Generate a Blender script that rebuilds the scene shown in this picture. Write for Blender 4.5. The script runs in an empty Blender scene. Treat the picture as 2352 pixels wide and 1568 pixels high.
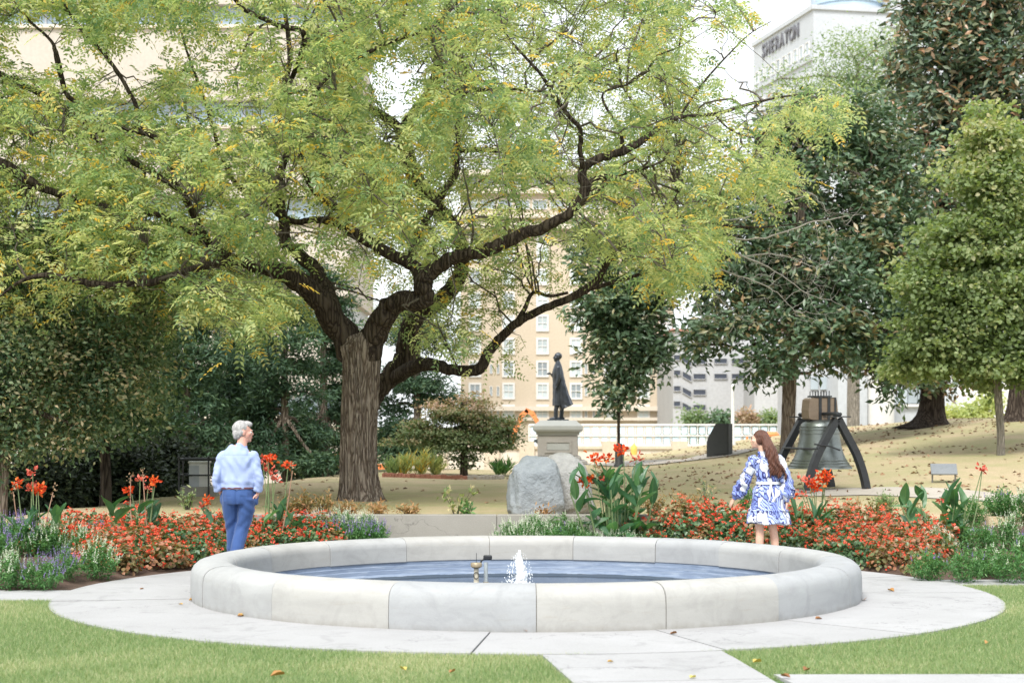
import bpy, bmesh, math, random
import numpy as np
from mathutils import Vector, Matrix

random.seed(7)
RS = np.random.RandomState(11)
SC = bpy.context.scene
COL = SC.collection

# ------------------------------------------------------------------ camera
CAMH = 1.7
FPX = 3979.0          # focal length in the units of the layout grid (2352 wide)
CX, HY = 1176.0, 973.0
cam_d = bpy.data.cameras.new('camera')
cam = bpy.data.objects.new('camera', cam_d)
COL.objects.link(cam)
cam.location = (0, 0, CAMH)
cam.rotation_euler = (math.radians(90), 0, 0)
cam_d.sensor_width = 36
cam_d.lens = FPX / 2352 * 36
cam_d.shift_y = (HY - 784) / 2352
cam_d.clip_start = 0.1
cam_d.clip_end = 3000
cam_d.dof.use_dof = True
cam_d.dof.focus_distance = 20.5
cam_d.dof.aperture_fstop = 2.8
SC.camera = cam

# ------------------------------------------------------------------ light
SUN_EL, SUN_AZ = math.radians(52), math.radians(200)     # azimuth: compass style, 0 = +Y (away), 90 = +X
world = bpy.data.worlds.new('World')
SC.world = world
world.use_nodes = True
nt = world.node_tree
nt.nodes.clear()
wo = nt.nodes.new('ShaderNodeOutputWorld')
bg = nt.nodes.new('ShaderNodeBackground')
sky = nt.nodes.new('ShaderNodeTexSky')
sky.sky_type = 'NISHITA'
sky.sun_disc = False
sky.sun_elevation = SUN_EL
sky.sun_rotation = SUN_AZ
sky.air_density = 1.0
sky.dust_density = 4.0
sky.ozone_density = 1.0
veil = nt.nodes.new('ShaderNodeMix')               # thin even cloud veil over the whole sky
veil.data_type = 'RGBA'
veil.inputs[0].default_value = 0.78
veil.inputs[7].default_value = (9.6, 10.0, 10.3, 1)
nt.links.new(sky.outputs[0], veil.inputs[6])
nt.links.new(veil.outputs[2], bg.inputs[0])
bg.inputs[1].default_value = 0.088
nt.links.new(bg.outputs[0], wo.inputs[0])

sun_d = bpy.data.lights.new('sun', 'SUN')
sun = bpy.data.objects.new('sun', sun_d)
COL.objects.link(sun)
sun_d.energy = 2.3
sun_d.angle = math.radians(20)
sun_d.color = (1.0, 0.97, 0.91)
sdir = Vector((math.sin(SUN_AZ) * math.cos(SUN_EL), math.cos(SUN_AZ) * math.cos(SUN_EL), math.sin(SUN_EL)))
sun.rotation_euler = sdir.to_track_quat('Z', 'Y').to_euler()
sun.location = sdir * 60

SC.view_settings.view_transform = 'Standard'
SC.view_settings.look = 'None'
SC.view_settings.exposure = 0.98
SC.view_settings.gamma = 1
SC.view_settings.use_curve_mapping = False
SC.cycles.max_bounces = 6
SC.cycles.diffuse_bounces = 3
SC.cycles.glossy_bounces = 2
SC.cycles.transmission_bounces = 4
SC.cycles.transparent_max_bounces = 6
SC.cycles.caustics_reflective = False
SC.cycles.caustics_refractive = False
SC.cycles.use_denoising = True

# ------------------------------------------------------------------ materials
def ramp_cols(nt, fac, stops):
    r = nt.nodes.new('ShaderNodeValToRGB')
    el = r.color_ramp.elements
    while len(el) < len(stops):
        el.new(0.5)
    for e, (p, c) in zip(el, stops):
        e.position = p
        e.color = (*c, 1)
    nt.links.new(fac, r.inputs[0])
    return r.outputs[0]

def newmat(name):
    m = bpy.data.materials.new(name)
    m.use_nodes = True
    nt = m.node_tree
    b = nt.nodes['Principled BSDF']
    return m, nt, b

def coords(nt, scale=(1, 1, 1), obj=True):
    t = nt.nodes.new('ShaderNodeTexCoord')
    mp = nt.nodes.new('ShaderNodeMapping')
    mp.inputs['Scale'].default_value = scale
    nt.links.new(t.outputs['Object'], mp.inputs[0])
    return mp.outputs[0]

def noise(nt, vec, scale=5, detail=4, rough=0.55, dist=0.0):
    n = nt.nodes.new('ShaderNodeTexNoise')
    n.inputs['Scale'].default_value = scale
    n.inputs['Detail'].default_value = detail
    n.inputs['Roughness'].default_value = rough
    n.inputs['Distortion'].default_value = dist
    nt.links.new(vec, n.inputs['Vector'])
    return n.outputs[0]

def bump(nt, b, h, strength=0.3, dist=0.02):
    n = nt.nodes.new('ShaderNodeBump')
    n.inputs['Strength'].default_value = strength
    n.inputs['Distance'].default_value = dist
    nt.links.new(h, n.inputs['Height'])
    nt.links.new(n.outputs[0], b.inputs['Normal'])
    return n

def mixc(nt, fac, a, b, mode='MIX'):
    m = nt.nodes.new('ShaderNodeMix')
    m.data_type = 'RGBA'
    m.blend_type = mode
    if isinstance(fac, (int, float)):
        m.inputs[0].default_value = fac
    else:
        nt.links.new(fac, m.inputs[0])
    for i, v in ((6, a), (7, b)):
        if isinstance(v, tuple):
            m.inputs[i].default_value = (*v, 1)
        else:
            nt.links.new(v, m.inputs[i])
    return m.outputs[2]

def math_n(nt, op, a, b=0.0):
    m = nt.nodes.new('ShaderNodeMath')
    m.operation = op
    for i, v in ((0, a), (1, b)):
        if isinstance(v, (int, float)):
            m.inputs[i].default_value = v
        else:
            nt.links.new(v, m.inputs[i])
    return m.outputs[0]

def surf(name, c1, c2, scale=3, rough=0.8, bs=0.2, bscale=40, sc=(1, 1, 1), metal=0, mottled=None, bd=0.01, rnd=0.0, spec=0.5):
    """two-tone noise material with fine bump; rnd: per-object brightness shift"""
    m, nt, b = newmat(name)
    v = coords(nt, sc)
    n = noise(nt, v, scale, 6, 0.6)
    c = ramp_cols(nt, n, [(0.3, c1), (0.7, c2)])
    n2 = noise(nt, v, bscale, 5, 0.65)
    c = mixc(nt, 0.35, c, ramp_cols(nt, n2, [(0.3, tuple(0.75 * x for x in c1)), (0.7, tuple(min(1, 1.15 * x) for x in c2))]))
    if rnd:
        oi = nt.nodes.new('ShaderNodeObjectInfo')
        mr = nt.nodes.new('ShaderNodeMapRange')
        mr.inputs[3].default_value = 1 - rnd
        mr.inputs[4].default_value = 1 + rnd
        nt.links.new(oi.outputs['Random'], mr.inputs[0])
        vm = nt.nodes.new('ShaderNodeVectorMath')
        vm.operation = 'SCALE'
        nt.links.new(c, vm.inputs[0])
        nt.links.new(mr.outputs[0], vm.inputs['Scale'])
        c = vm.outputs[0]
    nt.links.new(c, b.inputs['Base Color'])
    b.inputs['Roughness'].default_value = rough
    b.inputs['Metallic'].default_value = metal
    b.inputs['Specular IOR Level'].default_value = spec
    if bs:
        bump(nt, b, n2, bs, bd)
    return m

def leafmat(name, stops, trans=0.35, rough=0.55, tcol=None, spec=0.35):
    m, nt, b = newmat(name)
    a = nt.nodes.new('ShaderNodeAttribute')
    a.attribute_name = 'tint'
    c = ramp_cols(nt, a.outputs['Fac'], stops)
    nt.links.new(c, b.inputs['Base Color'])
    b.inputs['Roughness'].default_value = rough
    b.inputs['Specular IOR Level'].default_value = spec
    if trans > 0:
        t = nt.nodes.new('ShaderNodeBsdfTranslucent')
        tc = mixc(nt, 1.0, c, tcol or (1.5, 1.6, 0.7), 'MULTIPLY')
        nt.links.new(tc, t.inputs[0])
        mx = nt.nodes.new('ShaderNodeMixShader')
        mx.inputs[0].default_value = trans
        nt.links.new(b.outputs[0], mx.inputs[1])
        nt.links.new(t.outputs[0], mx.inputs[2])
        nt.links.new(mx.outputs[0], nt.nodes['Material Output'].inputs[0])
    return m

# ------------------------------------------------------------------ layout helpers
def P(x, y, Y):
    """point at depth Y seen at layout position x, y"""
    return np.array([(x - CX) * Y / FPX, Y, CAMH - (y - HY) * Y / FPX])

def sst(t):
    t = np.clip(t, 0, 1)
    return t * t * (3 - 2 * t)

WALL_Y = 22.9
def zg(X, Y):
    """terrain height"""
    X = np.asarray(X, float); Y = np.asarray(Y, float)
    z = np.where(Y > WALL_Y + 0.06, 0.47, -0.005)
    hill = 1.4 * sst(X / 15.0) * sst((Y - 24) / 22.0)
    back = sst((Y - 56) / 16.0)
    z = z + hill * (1 - back) - back * 2.0 * np.where(Y > WALL_Y, 1, 0)
    cen = sst((Y - 47) / 8.0) * sst((4 - X) / 6.0)
    z = z - cen * 1.1 * (1 - back)
    # bank falling away to the left of the lawn's far edge
    d = -(X + 6.3) + (Y - 23.4) * 0.128
    z = z - 1.6 * sst((d - 0.2) / 5.0) * (Y > WALL_Y + 0.06) * (1 - 0.5 * back)
    z = z + np.where(Y > WALL_Y + .5, 0.03 * np.sin(X * 1.3 + Y * .7) * np.sin(Y * .9 - X * .4), 0)
    return z

def G(x, y, Y0=23.1, Y1=70):
    """first terrain point seen at layout position x, y beyond Y0"""
    Ys = np.linspace(Y0, Y1, 1500)
    X = (x - CX) * Ys / FPX
    Z = CAMH - (y - HY) * Ys / FPX
    hit = np.nonzero(Z <= zg(X, Ys))[0]
    i = hit[0] if len(hit) else -1
    return np.array([X[i], Ys[i], float(zg(X[i], Ys[i]))])

def flat(x, y, z=0.0):
    Y = (CAMH - z) * FPX / (y - HY)
    return np.array([(x - CX) * Y / FPX, Y, z])

# ------------------------------------------------------------------ mesh building
def link(o, parent=None):
    COL.objects.link(o)
    if parent is not None:
        o.parent = parent
    return o

def empty(name, loc=(0, 0, 0), rz=0.0, **kw):
    o = bpy.data.objects.new(name, None)
    o.empty_display_size = 0.2
    o.location = loc
    o.rotation_euler = (0, 0, rz)
    link(o)
    tag(o, **kw)
    return o

def tag(o, label=None, cat=None, group=None, kind=None):
    if label: o['label'] = label
    if cat: o['category'] = cat
    if group: o['group'] = group
    if kind: o['kind'] = kind
    return o

def mesh_tris(name, V, T, mat, parent=None, tint=None, smooth=False, n=3):
    """fast mesh from numpy arrays of equal-sized polygons"""
    me = bpy.data.meshes.new(name)
    V = np.ascontiguousarray(V, dtype=np.float32); T = np.ascontiguousarray(T, dtype=np.int32)
    me.vertices.add(len(V)); me.vertices.foreach_set('co', V.ravel())
    me.loops.add(T.size); me.loops.foreach_set('vertex_index', T.ravel())
    me.polygons.add(len(T))
    me.polygons.foreach_set('loop_start', np.arange(0, T.size, n, dtype=np.int32))
    if tint is not None:
        a = me.attributes.new('tint', 'FLOAT', 'FACE')
        a.data.foreach_set('value', np.ascontiguousarray(tint, dtype=np.float32))
    if smooth:
        me.polygons.foreach_set('use_smooth', np.ones(len(T), dtype=bool))
    me.update(calc_edges=True)
    me.materials.append(mat)
    o = bpy.data.objects.new(name, me)
    return link(o, parent)

class MB:
    def __init__(s):
        s.v = []; s.f = []; s.n = 0
    def add(s, v, f):
        v = np.asarray(v, float).reshape(-1, 3)
        s.v.append(v)
        k = s.n
        s.f.extend([tuple(int(i) + k for i in q) for q in f])
        s.n += len(v)
        return s
    def box(s, c, size, rz=0.0, bev=0.0, R=None):
        hx, hy, hz = size[0] / 2, size[1] / 2, size[2] / 2
        if bev <= 0:
            v = np.array([[x, y, z] for z in (-hz, hz) for y in (-hy, hy) for x in (-hx, hx)])
            f = [(0, 2, 3, 1), (4, 5, 7, 6), (0, 1, 5, 4), (2, 6, 7, 3), (0, 4, 6, 2), (1, 3, 7, 5)]
        else:
            b = bev
            rings = []
            for z, i in ((-hz, b), (-hz + b, 0), (hz - b, 0), (hz, b)):
                x0, y0 = hx - i, hy - i
                c2 = b * 0.0
                rings.append([[-x0 + b, -y0, z], [x0 - b, -y0, z], [x0, -y0 + b, z], [x0, y0 - b, z], [x0 - b, y0, z], [-x0 + b, y0, z], [-x0, y0 - b, z], [-x0, -y0 + b, z]])
            v = np.array(rings).reshape(-1, 3)
            f = [tuple(reversed(range(8))), tuple(range(24, 32))]
            for r in range(3):
                for j in range(8):
                    k = (j + 1) % 8
                    f.append((r * 8 + j, r * 8 + k, (r + 1) * 8 + k, (r + 1) * 8 + j))
        if rz:
            cs, sn = math.cos(rz), math.sin(rz)
            v = v @ np.array([[cs, sn, 0], [-sn, cs, 0], [0, 0, 1]])
        if R is not None:
            v = v @ np.asarray(R).T
        return s.add(v + np.asarray(c, float), f)
    def tube(s, pts, rad, sides=8, cap=True, flat_=None):
        pts = np.asarray(pts, float); n = len(pts)
        rad = np.broadcast_to(np.asarray(rad, float), (n,)) if np.ndim(rad) < 2 else np.asarray(rad)
        t = np.gradient(pts, axis=0)
        t /= np.linalg.norm(t, axis=1)[:, None] + 1e-9
        u = np.cross(t[0], [0, 0, 1.0])
        if np.linalg.norm(u) < 0.05: u = np.array([1.0, 0, 0])
        u /= np.linalg.norm(u)
        ang = np.arange(sides) * 2 * math.pi / sides
        V = []
        for i in range(n):
            u = u - t[i] * np.dot(u, t[i]); u /= np.linalg.norm(u) + 1e-9
            w = np.cross(t[i], u)
            V.append(pts[i] + rad[i] * (np.cos(ang)[:, None] * u + np.sin(ang)[:, None] * w))
        V = np.vstack(V)
        f = []
        for i in range(n - 1):
            for j in range(sides):
                k = (j + 1) % sides
                f.append((i * sides + j, i * sides + k, (i + 1) * sides + k, (i + 1) * sides + j))
        if cap:
            f.append(tuple(reversed(range(sides))))
            f.append(tuple(range((n - 1) * sides, n * sides)))
        return s.add(V, f)
    def lathe(s, prof, c=(0, 0, 0), sides=32, a0=0.0, a1=2 * math.pi, closed=False):
        full = abs(a1 - a0 - 2 * math.pi) < 1e-6
        na = sides if full else sides + 1
        ang = a0 + (a1 - a0) * np.arange(na) / sides
        prof = np.asarray(prof, float); n = len(prof)
        V = np.array([[r * math.cos(a), r * math.sin(a), z] for a in ang for r, z in prof]) + np.asarray(c, float)
        f = []
        m = n if closed else n - 1
        for i in range(sides):
            k = (i + 1) % na
            for j in range(m):
                j2 = (j + 1) % n
                f.append((i * n + j, k * n + j, k * n + j2, i * n + j2))
        if closed and not full:
            f.append(tuple(reversed(range(n))))
            f.append(tuple(range((na - 1) * n, na * n)))
        return s.add(V, f)
    def prism(s, poly, z0, z1):
        n = len(poly)
        v = [[p[0], p[1], z0] for p in poly] + [[p[0], p[1], z1] for p in poly]
        f = [tuple(reversed(range(n))), tuple(range(n, 2 * n))] + [(i, (i + 1) % n, n + (i + 1) % n, n + i) for i in range(n)]
        return s.add(v, f)
    def ball(s, c, r, seg=12, rings=8, R=None):
        r = np.broadcast_to(np.asarray(r, float), (3,))
        V = [[0, 0, -1]]
        for i in range(1, rings):
            a = -math.pi / 2 + math.pi * i / rings
            for j in range(seg):
                b = 2 * math.pi * j / seg
                V.append([math.cos(a) * math.cos(b), math.cos(a) * math.sin(b), math.sin(a)])
        V.append([0, 0, 1]); V = np.array(V) * r
        if R is not None: V = V @ np.asarray(R).T
        f = [(0, 1 + (j + 1) % seg, 1 + j) for j in range(seg)]
        for i in range(rings - 2):
            for j in range(seg):
                k = (j + 1) % seg
                f.append((1 + i * seg + j, 1 + i * seg + k, 1 + (i + 1) * seg + k, 1 + (i + 1) * seg + j))
        top = len(V) - 1; b0 = 1 + (rings - 2) * seg
        f += [(b0 + j, b0 + (j + 1) % seg, top) for j in range(seg)]
        return s.add(V + np.asarray(c, float), f)
    def loft(s, rings, cap=True):
        """rings: list of (n,3) arrays"""
        n = len(rings[0])
        f = []
        for i in range(len(rings) - 1):
            for j in range(n):
                k = (j + 1) % n
                f.append((i * n + j, i * n + k, (i + 1) * n + k, (i + 1) * n + j))
        if cap:
            f.append(tuple(reversed(range(n)))); f.append(tuple(range((len(rings) - 1) * n, len(rings) * n)))
        return s.add(np.vstack(rings), f)
    def verts(s):
        return np.vstack(s.v)
    def mesh(s, name, mat, smooth=False):
        me = bpy.data.meshes.new(name)
        me.from_pydata(s.verts().tolist(), [], s.f)
        if smooth:
            me.polygons.foreach_set('use_smooth', [True] * len(me.polygons))
        me.materials.append(mat)
        me.update()
        return me
    def build(s, name, mat, parent=None, smooth=False, autos=None):
        me = s.mesh(name, mat, smooth or autos is not None)
        o = bpy.data.objects.new(name, me)
        link(o, parent)
        if autos is not None:
            me.set_sharp_from_angle(angle=math.radians(autos))
        return o

def mobj(name, me, parent=None, loc=None, rot=None, scale=None):
    o = bpy.data.objects.new(name, me)
    link(o, parent)
    if loc is not None: o.location = loc
    if rot is not None: o.rotation_euler = rot
    if scale is not None: o.scale = scale
    return o

def kids(o):
    return [c for c in bpy.data.objects if c.parent is o]

KIDS = {}
def copy_tree(o, parent=None, children=None):
    c = o.copy(); COL.objects.link(c)
    if parent is not None: c.parent = parent
    if o.name not in KIDS: KIDS[o.name] = kids(o)
    for ch in KIDS[o.name]:
        copy_tree(ch, c)
    return c

def rotz(a):
    c, s = math.cos(a), math.sin(a)
    return np.array([[c, -s, 0], [s, c, 0], [0, 0, 1.0]])

def catmull(pts, sub=5):
    pts = np.asarray(pts, float)
    p = np.vstack([2 * pts[0] - pts[1], pts, 2 * pts[-1] - pts[-2]])
    out = []
    for i in range(1, len(p) - 2):
        for k in range(sub):
            t = k / sub
            a, b, c, d = p[i - 1], p[i], p[i + 1], p[i + 2]
            out.append(0.5 * ((2 * b) + (-a + c) * t + (2 * a - 5 * b + 4 * c - d) * t * t + (-a + 3 * b - 3 * c + d) * t ** 3))
    out.append(p[-2])
    return np.array(out)

# ------------------------------------------------------------------ leaves
def unit(v):
    return v / (np.linalg.norm(v, axis=-1, keepdims=True) + 1e-9)

def leaf_arrays(C, D, N, L, W, fold=0.25, six=False):
    """leaf blades: base at C, along D, face normal N. returns verts, tris"""
    n = len(C)
    D = unit(D); S = unit(np.cross(D, N)); N = unit(np.cross(S, D))
    L = np.broadcast_to(L, (n,))[:, None]; W = np.broadcast_to(W, (n,))[:, None]
    if not six:
        v0 = C; v1 = C + D * L * .48 + S * W * .5 + N * W * fold; v2 = C + D * L - N * L * .12; v3 = C + D * L * .48 - S * W * .5 + N * W * fold
        V = np.stack([v0, v1, v2, v3], 1).reshape(-1, 3)
        b = np.arange(n)[:, None, None] * 4
        T = (b + np.array([[0, 1, 2], [0, 2, 3]])).reshape(-1, 3)
        return V, T, 2
    v = [C, C + D * L * .25 + S * W * .42 + N * W * fold, C + D * L * .65 + S * W * .45 + N * W * fold * .8, C + D * L - N * L * .15,
         C + D * L * .65 - S * W * .45 + N * W * fold * .8, C + D * L * .25 - S * W * .42 + N * W * fold]
    V = np.stack(v, 1).reshape(-1, 3)
    b = np.arange(n)[:, None, None] * 6
    T = (b + np.array([[0, 1, 2], [0, 2, 3], [0, 3, 4], [0, 4, 5]])).reshape(-1, 3)
    return V, T, 4

def leaves(name, C, D, N, L, W, tint, mat, parent=None, fold=0.25, six=False):
    V, T, k = leaf_arrays(C, D, N, L, W, fold, six)
    return mesh_tris(name, V, T, mat, parent, np.repeat(np.clip(tint, 0, 1), k))

def rand_dirs(n, up=0.0, rs=RS):
    d = rs.normal(size=(n, 3)); d = unit(d); d[:, 2] += up
    return unit(d)
# ================================================================== MATERIALS
M = {}
def grassmat(name, greens, dry, dscale, dlo, dhi):
    m, nt, b = newmat(name)
    v = coords(nt)
    n1 = noise(nt, v, 60, 8, 0.75)
    c1 = ramp_cols(nt, n1, [(0.3, greens[0]), (0.55, greens[1]), (0.75, greens[2])])
    n2 = noise(nt, v, dscale, 7, 0.68, 0.4)
    f = ramp_cols(nt, n2, [(dlo, (0, 0, 0)), (dhi, (1, 1, 1))])
    n3 = noise(nt, v, 35, 8, 0.8)
    cd = ramp_cols(nt, n3, [(0.3, dry[0]), (0.55, dry[1]), (0.75, dry[2])])
    c = mixc(nt, f, c1, cd)
    nt.links.new(c, b.inputs['Base Color'])
    b.inputs['Roughness'].default_value = 0.95
    b.inputs['Specular IOR Level'].default_value = 0.1
    bump(nt, b, n1, 0.8, 0.03)
    return m
M['lawn'] = grassmat('lawn_turf', [(.09, .15, .06), (.15, .235, .095), (.22, .31, .14)], [(.18, .18, .11), (.28, .27, .17), (.38, .35, .24)], 1.6, .5, .72)
M['dry'] = grassmat('dry_lawn', [(.28, .27, .13), (.39, .37, .20), (.50, .47, .29)], [(.33, .25, .16), (.54, .43, .29), (.66, .55, .40)], .55, .36, .62)
M['soil'] = surf('bed_soil', (.06, .035, .025), (.16, .10, .07), 8, .95, .9, 60, bd=.04)
def concretemat(name, c1, c2, rnd=.06):
    m = surf(name, c1, c2, 1.2, .85, .12, 90, rnd=rnd)
    nt = m.node_tree; b = nt.nodes['Principled BSDF']
    # sparse dark stains
    v = coords(nt)
    n = noise(nt, v, 2.2, 8, .7, 1.0)
    f = ramp_cols(nt, n, [(.54, (0, 0, 0)), (.80, (1, 1, 1))])
    old = b.inputs['Base Color'].links[0].from_socket
    c = mixc(nt, math_n(nt, 'MULTIPLY', f, .8), old, tuple(.62 * x for x in c1))
    g = noise(nt, v, 150, 2, .9)
    c = mixc(nt, ramp_cols(nt, g, [(.68, (0, 0, 0)), (.75, (.6, .6, .6))]), c, tuple(.4 * x for x in c1))
    vo = nt.nodes.new('ShaderNodeTexVoronoi'); vo.feature = 'DISTANCE_TO_EDGE'; vo.inputs['Scale'].default_value = .42
    nn = nt.nodes.new('ShaderNodeTexNoise'); nn.inputs['Scale'].default_value = 2.2; nn.inputs['Detail'].default_value = 8; nt.links.new(v, nn.inputs['Vector'])
    sc = nt.nodes.new('ShaderNodeVectorMath'); sc.operation = 'SCALE'; sc.inputs['Scale'].default_value = 1.1; nt.links.new(nn.outputs['Color'], sc.inputs[0])
    ad = nt.nodes.new('ShaderNodeVectorMath'); ad.operation = 'ADD'; nt.links.new(v, ad.inputs[0]); nt.links.new(sc.outputs[0], ad.inputs[1])
    nt.links.new(ad.outputs[0], vo.inputs['Vector'])
    cr = math_n(nt, 'MULTIPLY', math_n(nt, 'LESS_THAN', vo.outputs['Distance'], .0028), .45)
    c = mixc(nt, cr, c, tuple(.45 * x for x in c1))
    nt.links.new(c, b.inputs['Base Color'])
    return m
M['concrete'] = concretemat('pale_concrete', (.315, .315, .318), (.385, .385, .392), .045)
M['wall_conc'] = concretemat('weathered_concrete', (.23, .22, .195), (.33, .315, .285), .0)
M['asphalt'] = surf('asphalt', (.05, .05, .05), (.07, .07, .07), 1, .9, .3, 60)

# ================================================================== GROUND
def axis(segs):
    out = []
    for a, b, st in segs:
        out += list(np.arange(a, b, st))
    return np.array(out + [segs[-1][1]])
gx = axis([(-900, -100, 100), (-100, -30, 10), (-30, -6, .5), (-6, 6, .25), (6, 30, .5), (30, 100, 10), (100, 900, 100)])
gy = np.concatenate([axis([(-60, 0, 20), (0, 12, 2), (12, 22.4, .25)]), [22.9, 23.0], axis([(23.5, 80, .5), (80, 200, 20), (200, 2000, 200)])])
XX, YY = np.meshgrid(gx, gy)
ZZ = zg(XX, YY)
V = np.stack([XX, YY, ZZ], -1).reshape(-1, 3)
nx, ny = len(gx), len(gy)
ii = (np.arange(ny - 1)[:, None] * nx + np.arange(nx - 1)[None]).ravel()
T = np.stack([ii, ii + 1, ii + nx + 1, ii + nx], 1)
# green front lawn and dry rear ground are two sheets of one terrain, split at the retaining wall
front = V[T].mean(1)[:, 1] < 22.95
under = (np.hypot(V[:, 0] - .17, V[:, 1] - 17.3)[T].max(1) < 3.7) & front     # open where the basin stands
tag(mesh_tris('ground', V, T[~front], M['dry'], n=4, smooth=True), kind='structure')
tag(mesh_tris('lawn', V, T[front & ~under], M['lawn'], n=4), kind='structure')

# ---- patio ring and paths, every slab its own piece
CP = np.array([0.14, 17.3])           # centre of the fountain
RO, RP = 3.29, 4.61                   # outer radius of the basin wall, of the patio
SLAB_Z = 0.016
patio = tag(empty('patio', (CP[0], CP[1], 0)), kind='structure')
def ang_pt(deg, r):                   # deg: 0 towards the camera, + to the right
    a = math.radians(deg)
    return np.array([r * math.sin(a), -r * math.cos(a)])
a_list = [-5.5 + 23.85 * k for k in range(16)]
a_list[-1] = -5.5 + 360
for k in range(15):
    a0, a1 = a_list[k] + .1, a_list[k + 1] - .1
    aa = np.linspace(a0, a1, 9)
    poly = [ang_pt(a, RP) for a in aa] + [ang_pt(a, 2.97) for a in aa[::-1]]
    MB().prism(poly, -.08, SLAB_Z + .002 * (k % 3)).build('slab', M['concrete'], patio)
def quad_slabs(name, corners, n, z=SLAB_Z, gap=.008):
    """corners a,b (one side) c,d (other side): strip from a-d to b-c in n slabs"""
    a, b, c, d = [np.array(q[:2]) for q in corners]
    root = tag(empty(name, (0, 0, 0)), kind='structure')
    L = np.linalg.norm(b - a)
    for i in range(n):
        t0, t1 = i / n + gap / L, (i + 1) / n - gap / L
        MB().prism([a + (b - a) * t0, a + (b - a) * t1, d + (c - d) * t1, d + (c - d) * t0], -.08, z + .001 * (i % 2)).build('slab', M['concrete'], root)
    return root
fl = lambda x, y: flat(x, y)[:2]
def ext(p, q, s):                      # point on line p->q at factor s
    return p + (q - p) * s
# south path (towards the camera)
sl0, sl1 = fl(1240, 1503), fl(1312, 1568)
sr0, sr1 = fl(1650, 1492), fl(1752, 1553)
PATHS = []
def at_y(p, q, y): return p + (q - p) * ((y - p[1]) / (q[1] - p[1]))
def meet(p, q):
    for s in np.linspace(-1.5, 2, 700):
        w = ext(p, q, s)
        if math.hypot(*(w - CP)) > RP + .006: return w
wl, wr = meet(sl0, sl1), meet(sr0, sr1)
aL_ = math.degrees(math.atan2(wl[0] - CP[0], CP[1] - wl[1])); aR_ = math.degrees(math.atan2(wr[0] - CP[0], CP[1] - wr[1]))
ys_ = min(wl[1], wr[1], CP[1] - RP) - .06
pl = [at_y(sl0, sl1, ys_), ext(sl0, sl1, 2.0), ext(sr0, sr1, 2.0), at_y(sr0, sr1, ys_)]
quad_slabs('south_path', pl, 4); PATHS.append(pl)
# arc between patio rim and the south path: covered by a corner slab
tag(MB().prism([ang_pt(a, RP + .006) + CP for a in np.linspace(aL_, aR_, 8)] + [pl[3] + (0, .008), pl[0] + (0, .008)], -.08, SLAB_Z - .004).build('path_apron', M['concrete']), kind='structure')
PATHS.append([ang_pt(a, RP) + CP for a in np.linspace(aL_, aR_, 8)] + [pl[3] + (0, -.02), pl[0] + (0, -.02)])
# cross path, left and right
pl = [np.array([-14, 16.1]), np.array([-4.42, 16.62]), np.array([-4.46, 17.62]), np.array([-14, 17.1])]
pl = [np.array([-14, 16.55]), np.array([-4.40, 16.62]), np.array([-4.42, 17.62]), np.array([-14, 17.55])]
quad_slabs('cross_path', pl, 7, SLAB_Z - .006); PATHS.append(pl)
pl = [np.array([4.70, 18.15]), np.array([14, 18.3]), np.array([14, 18.95]), np.array([4.53, 18.82])]
quad_slabs('cross_path', pl, 7, SLAB_Z - .006); PATHS.append(pl)
# sidewalk at the lower right
pl = [np.array([1.755, 11.665]), np.array([12, 11.75]), np.array([12, 10.2]), np.array([1.98, 10.2])]
quad_slabs('sidewalk', pl, 5); PATHS.append(pl)
# path north of the basin to the step wall
pl = [np.array([-1.9, 21.5]), np.array([-1.9, 22.82]), np.array([.0, 22.82]), np.array([0, 21.9])]
quad_slabs('north_path', pl, 1); PATHS.append(pl)

def in_poly(X, Y, poly):
    ins = np.zeros(X.shape, bool)
    n = len(poly)
    for i in range(n):
        x0, y0 = poly[i][:2]; x1, y1 = poly[(i + 1) % n][:2]
        c = ((y0 > Y) != (y1 > Y)) & (X < (x1 - x0) * (Y - y0) / (y1 - y0 + 1e-12) + x0)
        ins ^= c
    return ins
def on_slab(X, Y, grow=0.0):
    r = np.hypot(X - CP[0], Y - CP[1])
    o = r < RP + grow
    for p in PATHS: o |= in_poly(X, Y, p)
    return o

# ---- planting soil, gently mounded
def soil_rise(X, Y):
    return np.where(X < 0, .12, .2) * sst((Y - 21.4) / 1.5) * np.where(X < 0, sst((-3.1 - X) / .8), sst((X - 1.3) / .9))
def soil_sheet(x0, x1, front_y):
    xs = np.arange(x0, x1 + .01, .1); ys = np.arange(17.0, 22.86, .1)
    X, Y = np.meshgrid(xs, ys)
    r = np.hypot(X - CP[0], Y - CP[1])
    fy = front_y(X)
    edge = np.minimum(r - RP, Y - fy)
    # snap rim vertices onto the patio circle
    Z = 0.006 + 0.16 * sst(edge / 1.0) + soil_rise(X, Y) + .02 * np.sin(9 * X + 3 * Y) * np.sin(7 * Y - 2 * X) * sst(edge * 3)
    nx, ny = len(xs), len(ys)
    V = np.stack([X, Y, Z], -1).reshape(-1, 3)
    ii = (np.arange(ny - 1)[:, None] * nx + np.arange(nx - 1)[None]).ravel()
    T = np.stack([ii, ii + 1, ii + nx + 1, ii + nx], 1)
    keep = edge.ravel()[T].max(1) > 0.0
    return tag(mesh_tris('planting_bed', V, T[keep], M['soil'], n=4, smooth=True), kind='structure')
soil_sheet(-14, -2.0, lambda X: 17.58 + X * 0)
soil_sheet(.1, 14, lambda X: 18.9 + X * 0)
def soil_z(X, Y):
    r = math.hypot(X - CP[0], Y - CP[1])
    fy = 17.58 if X < 0 else 18.9
    return 0.0 + 0.16 * float(sst(min(r - RP, Y - fy) / 1.0)) + float(soil_rise(np.array(X), np.array(Y)))

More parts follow.
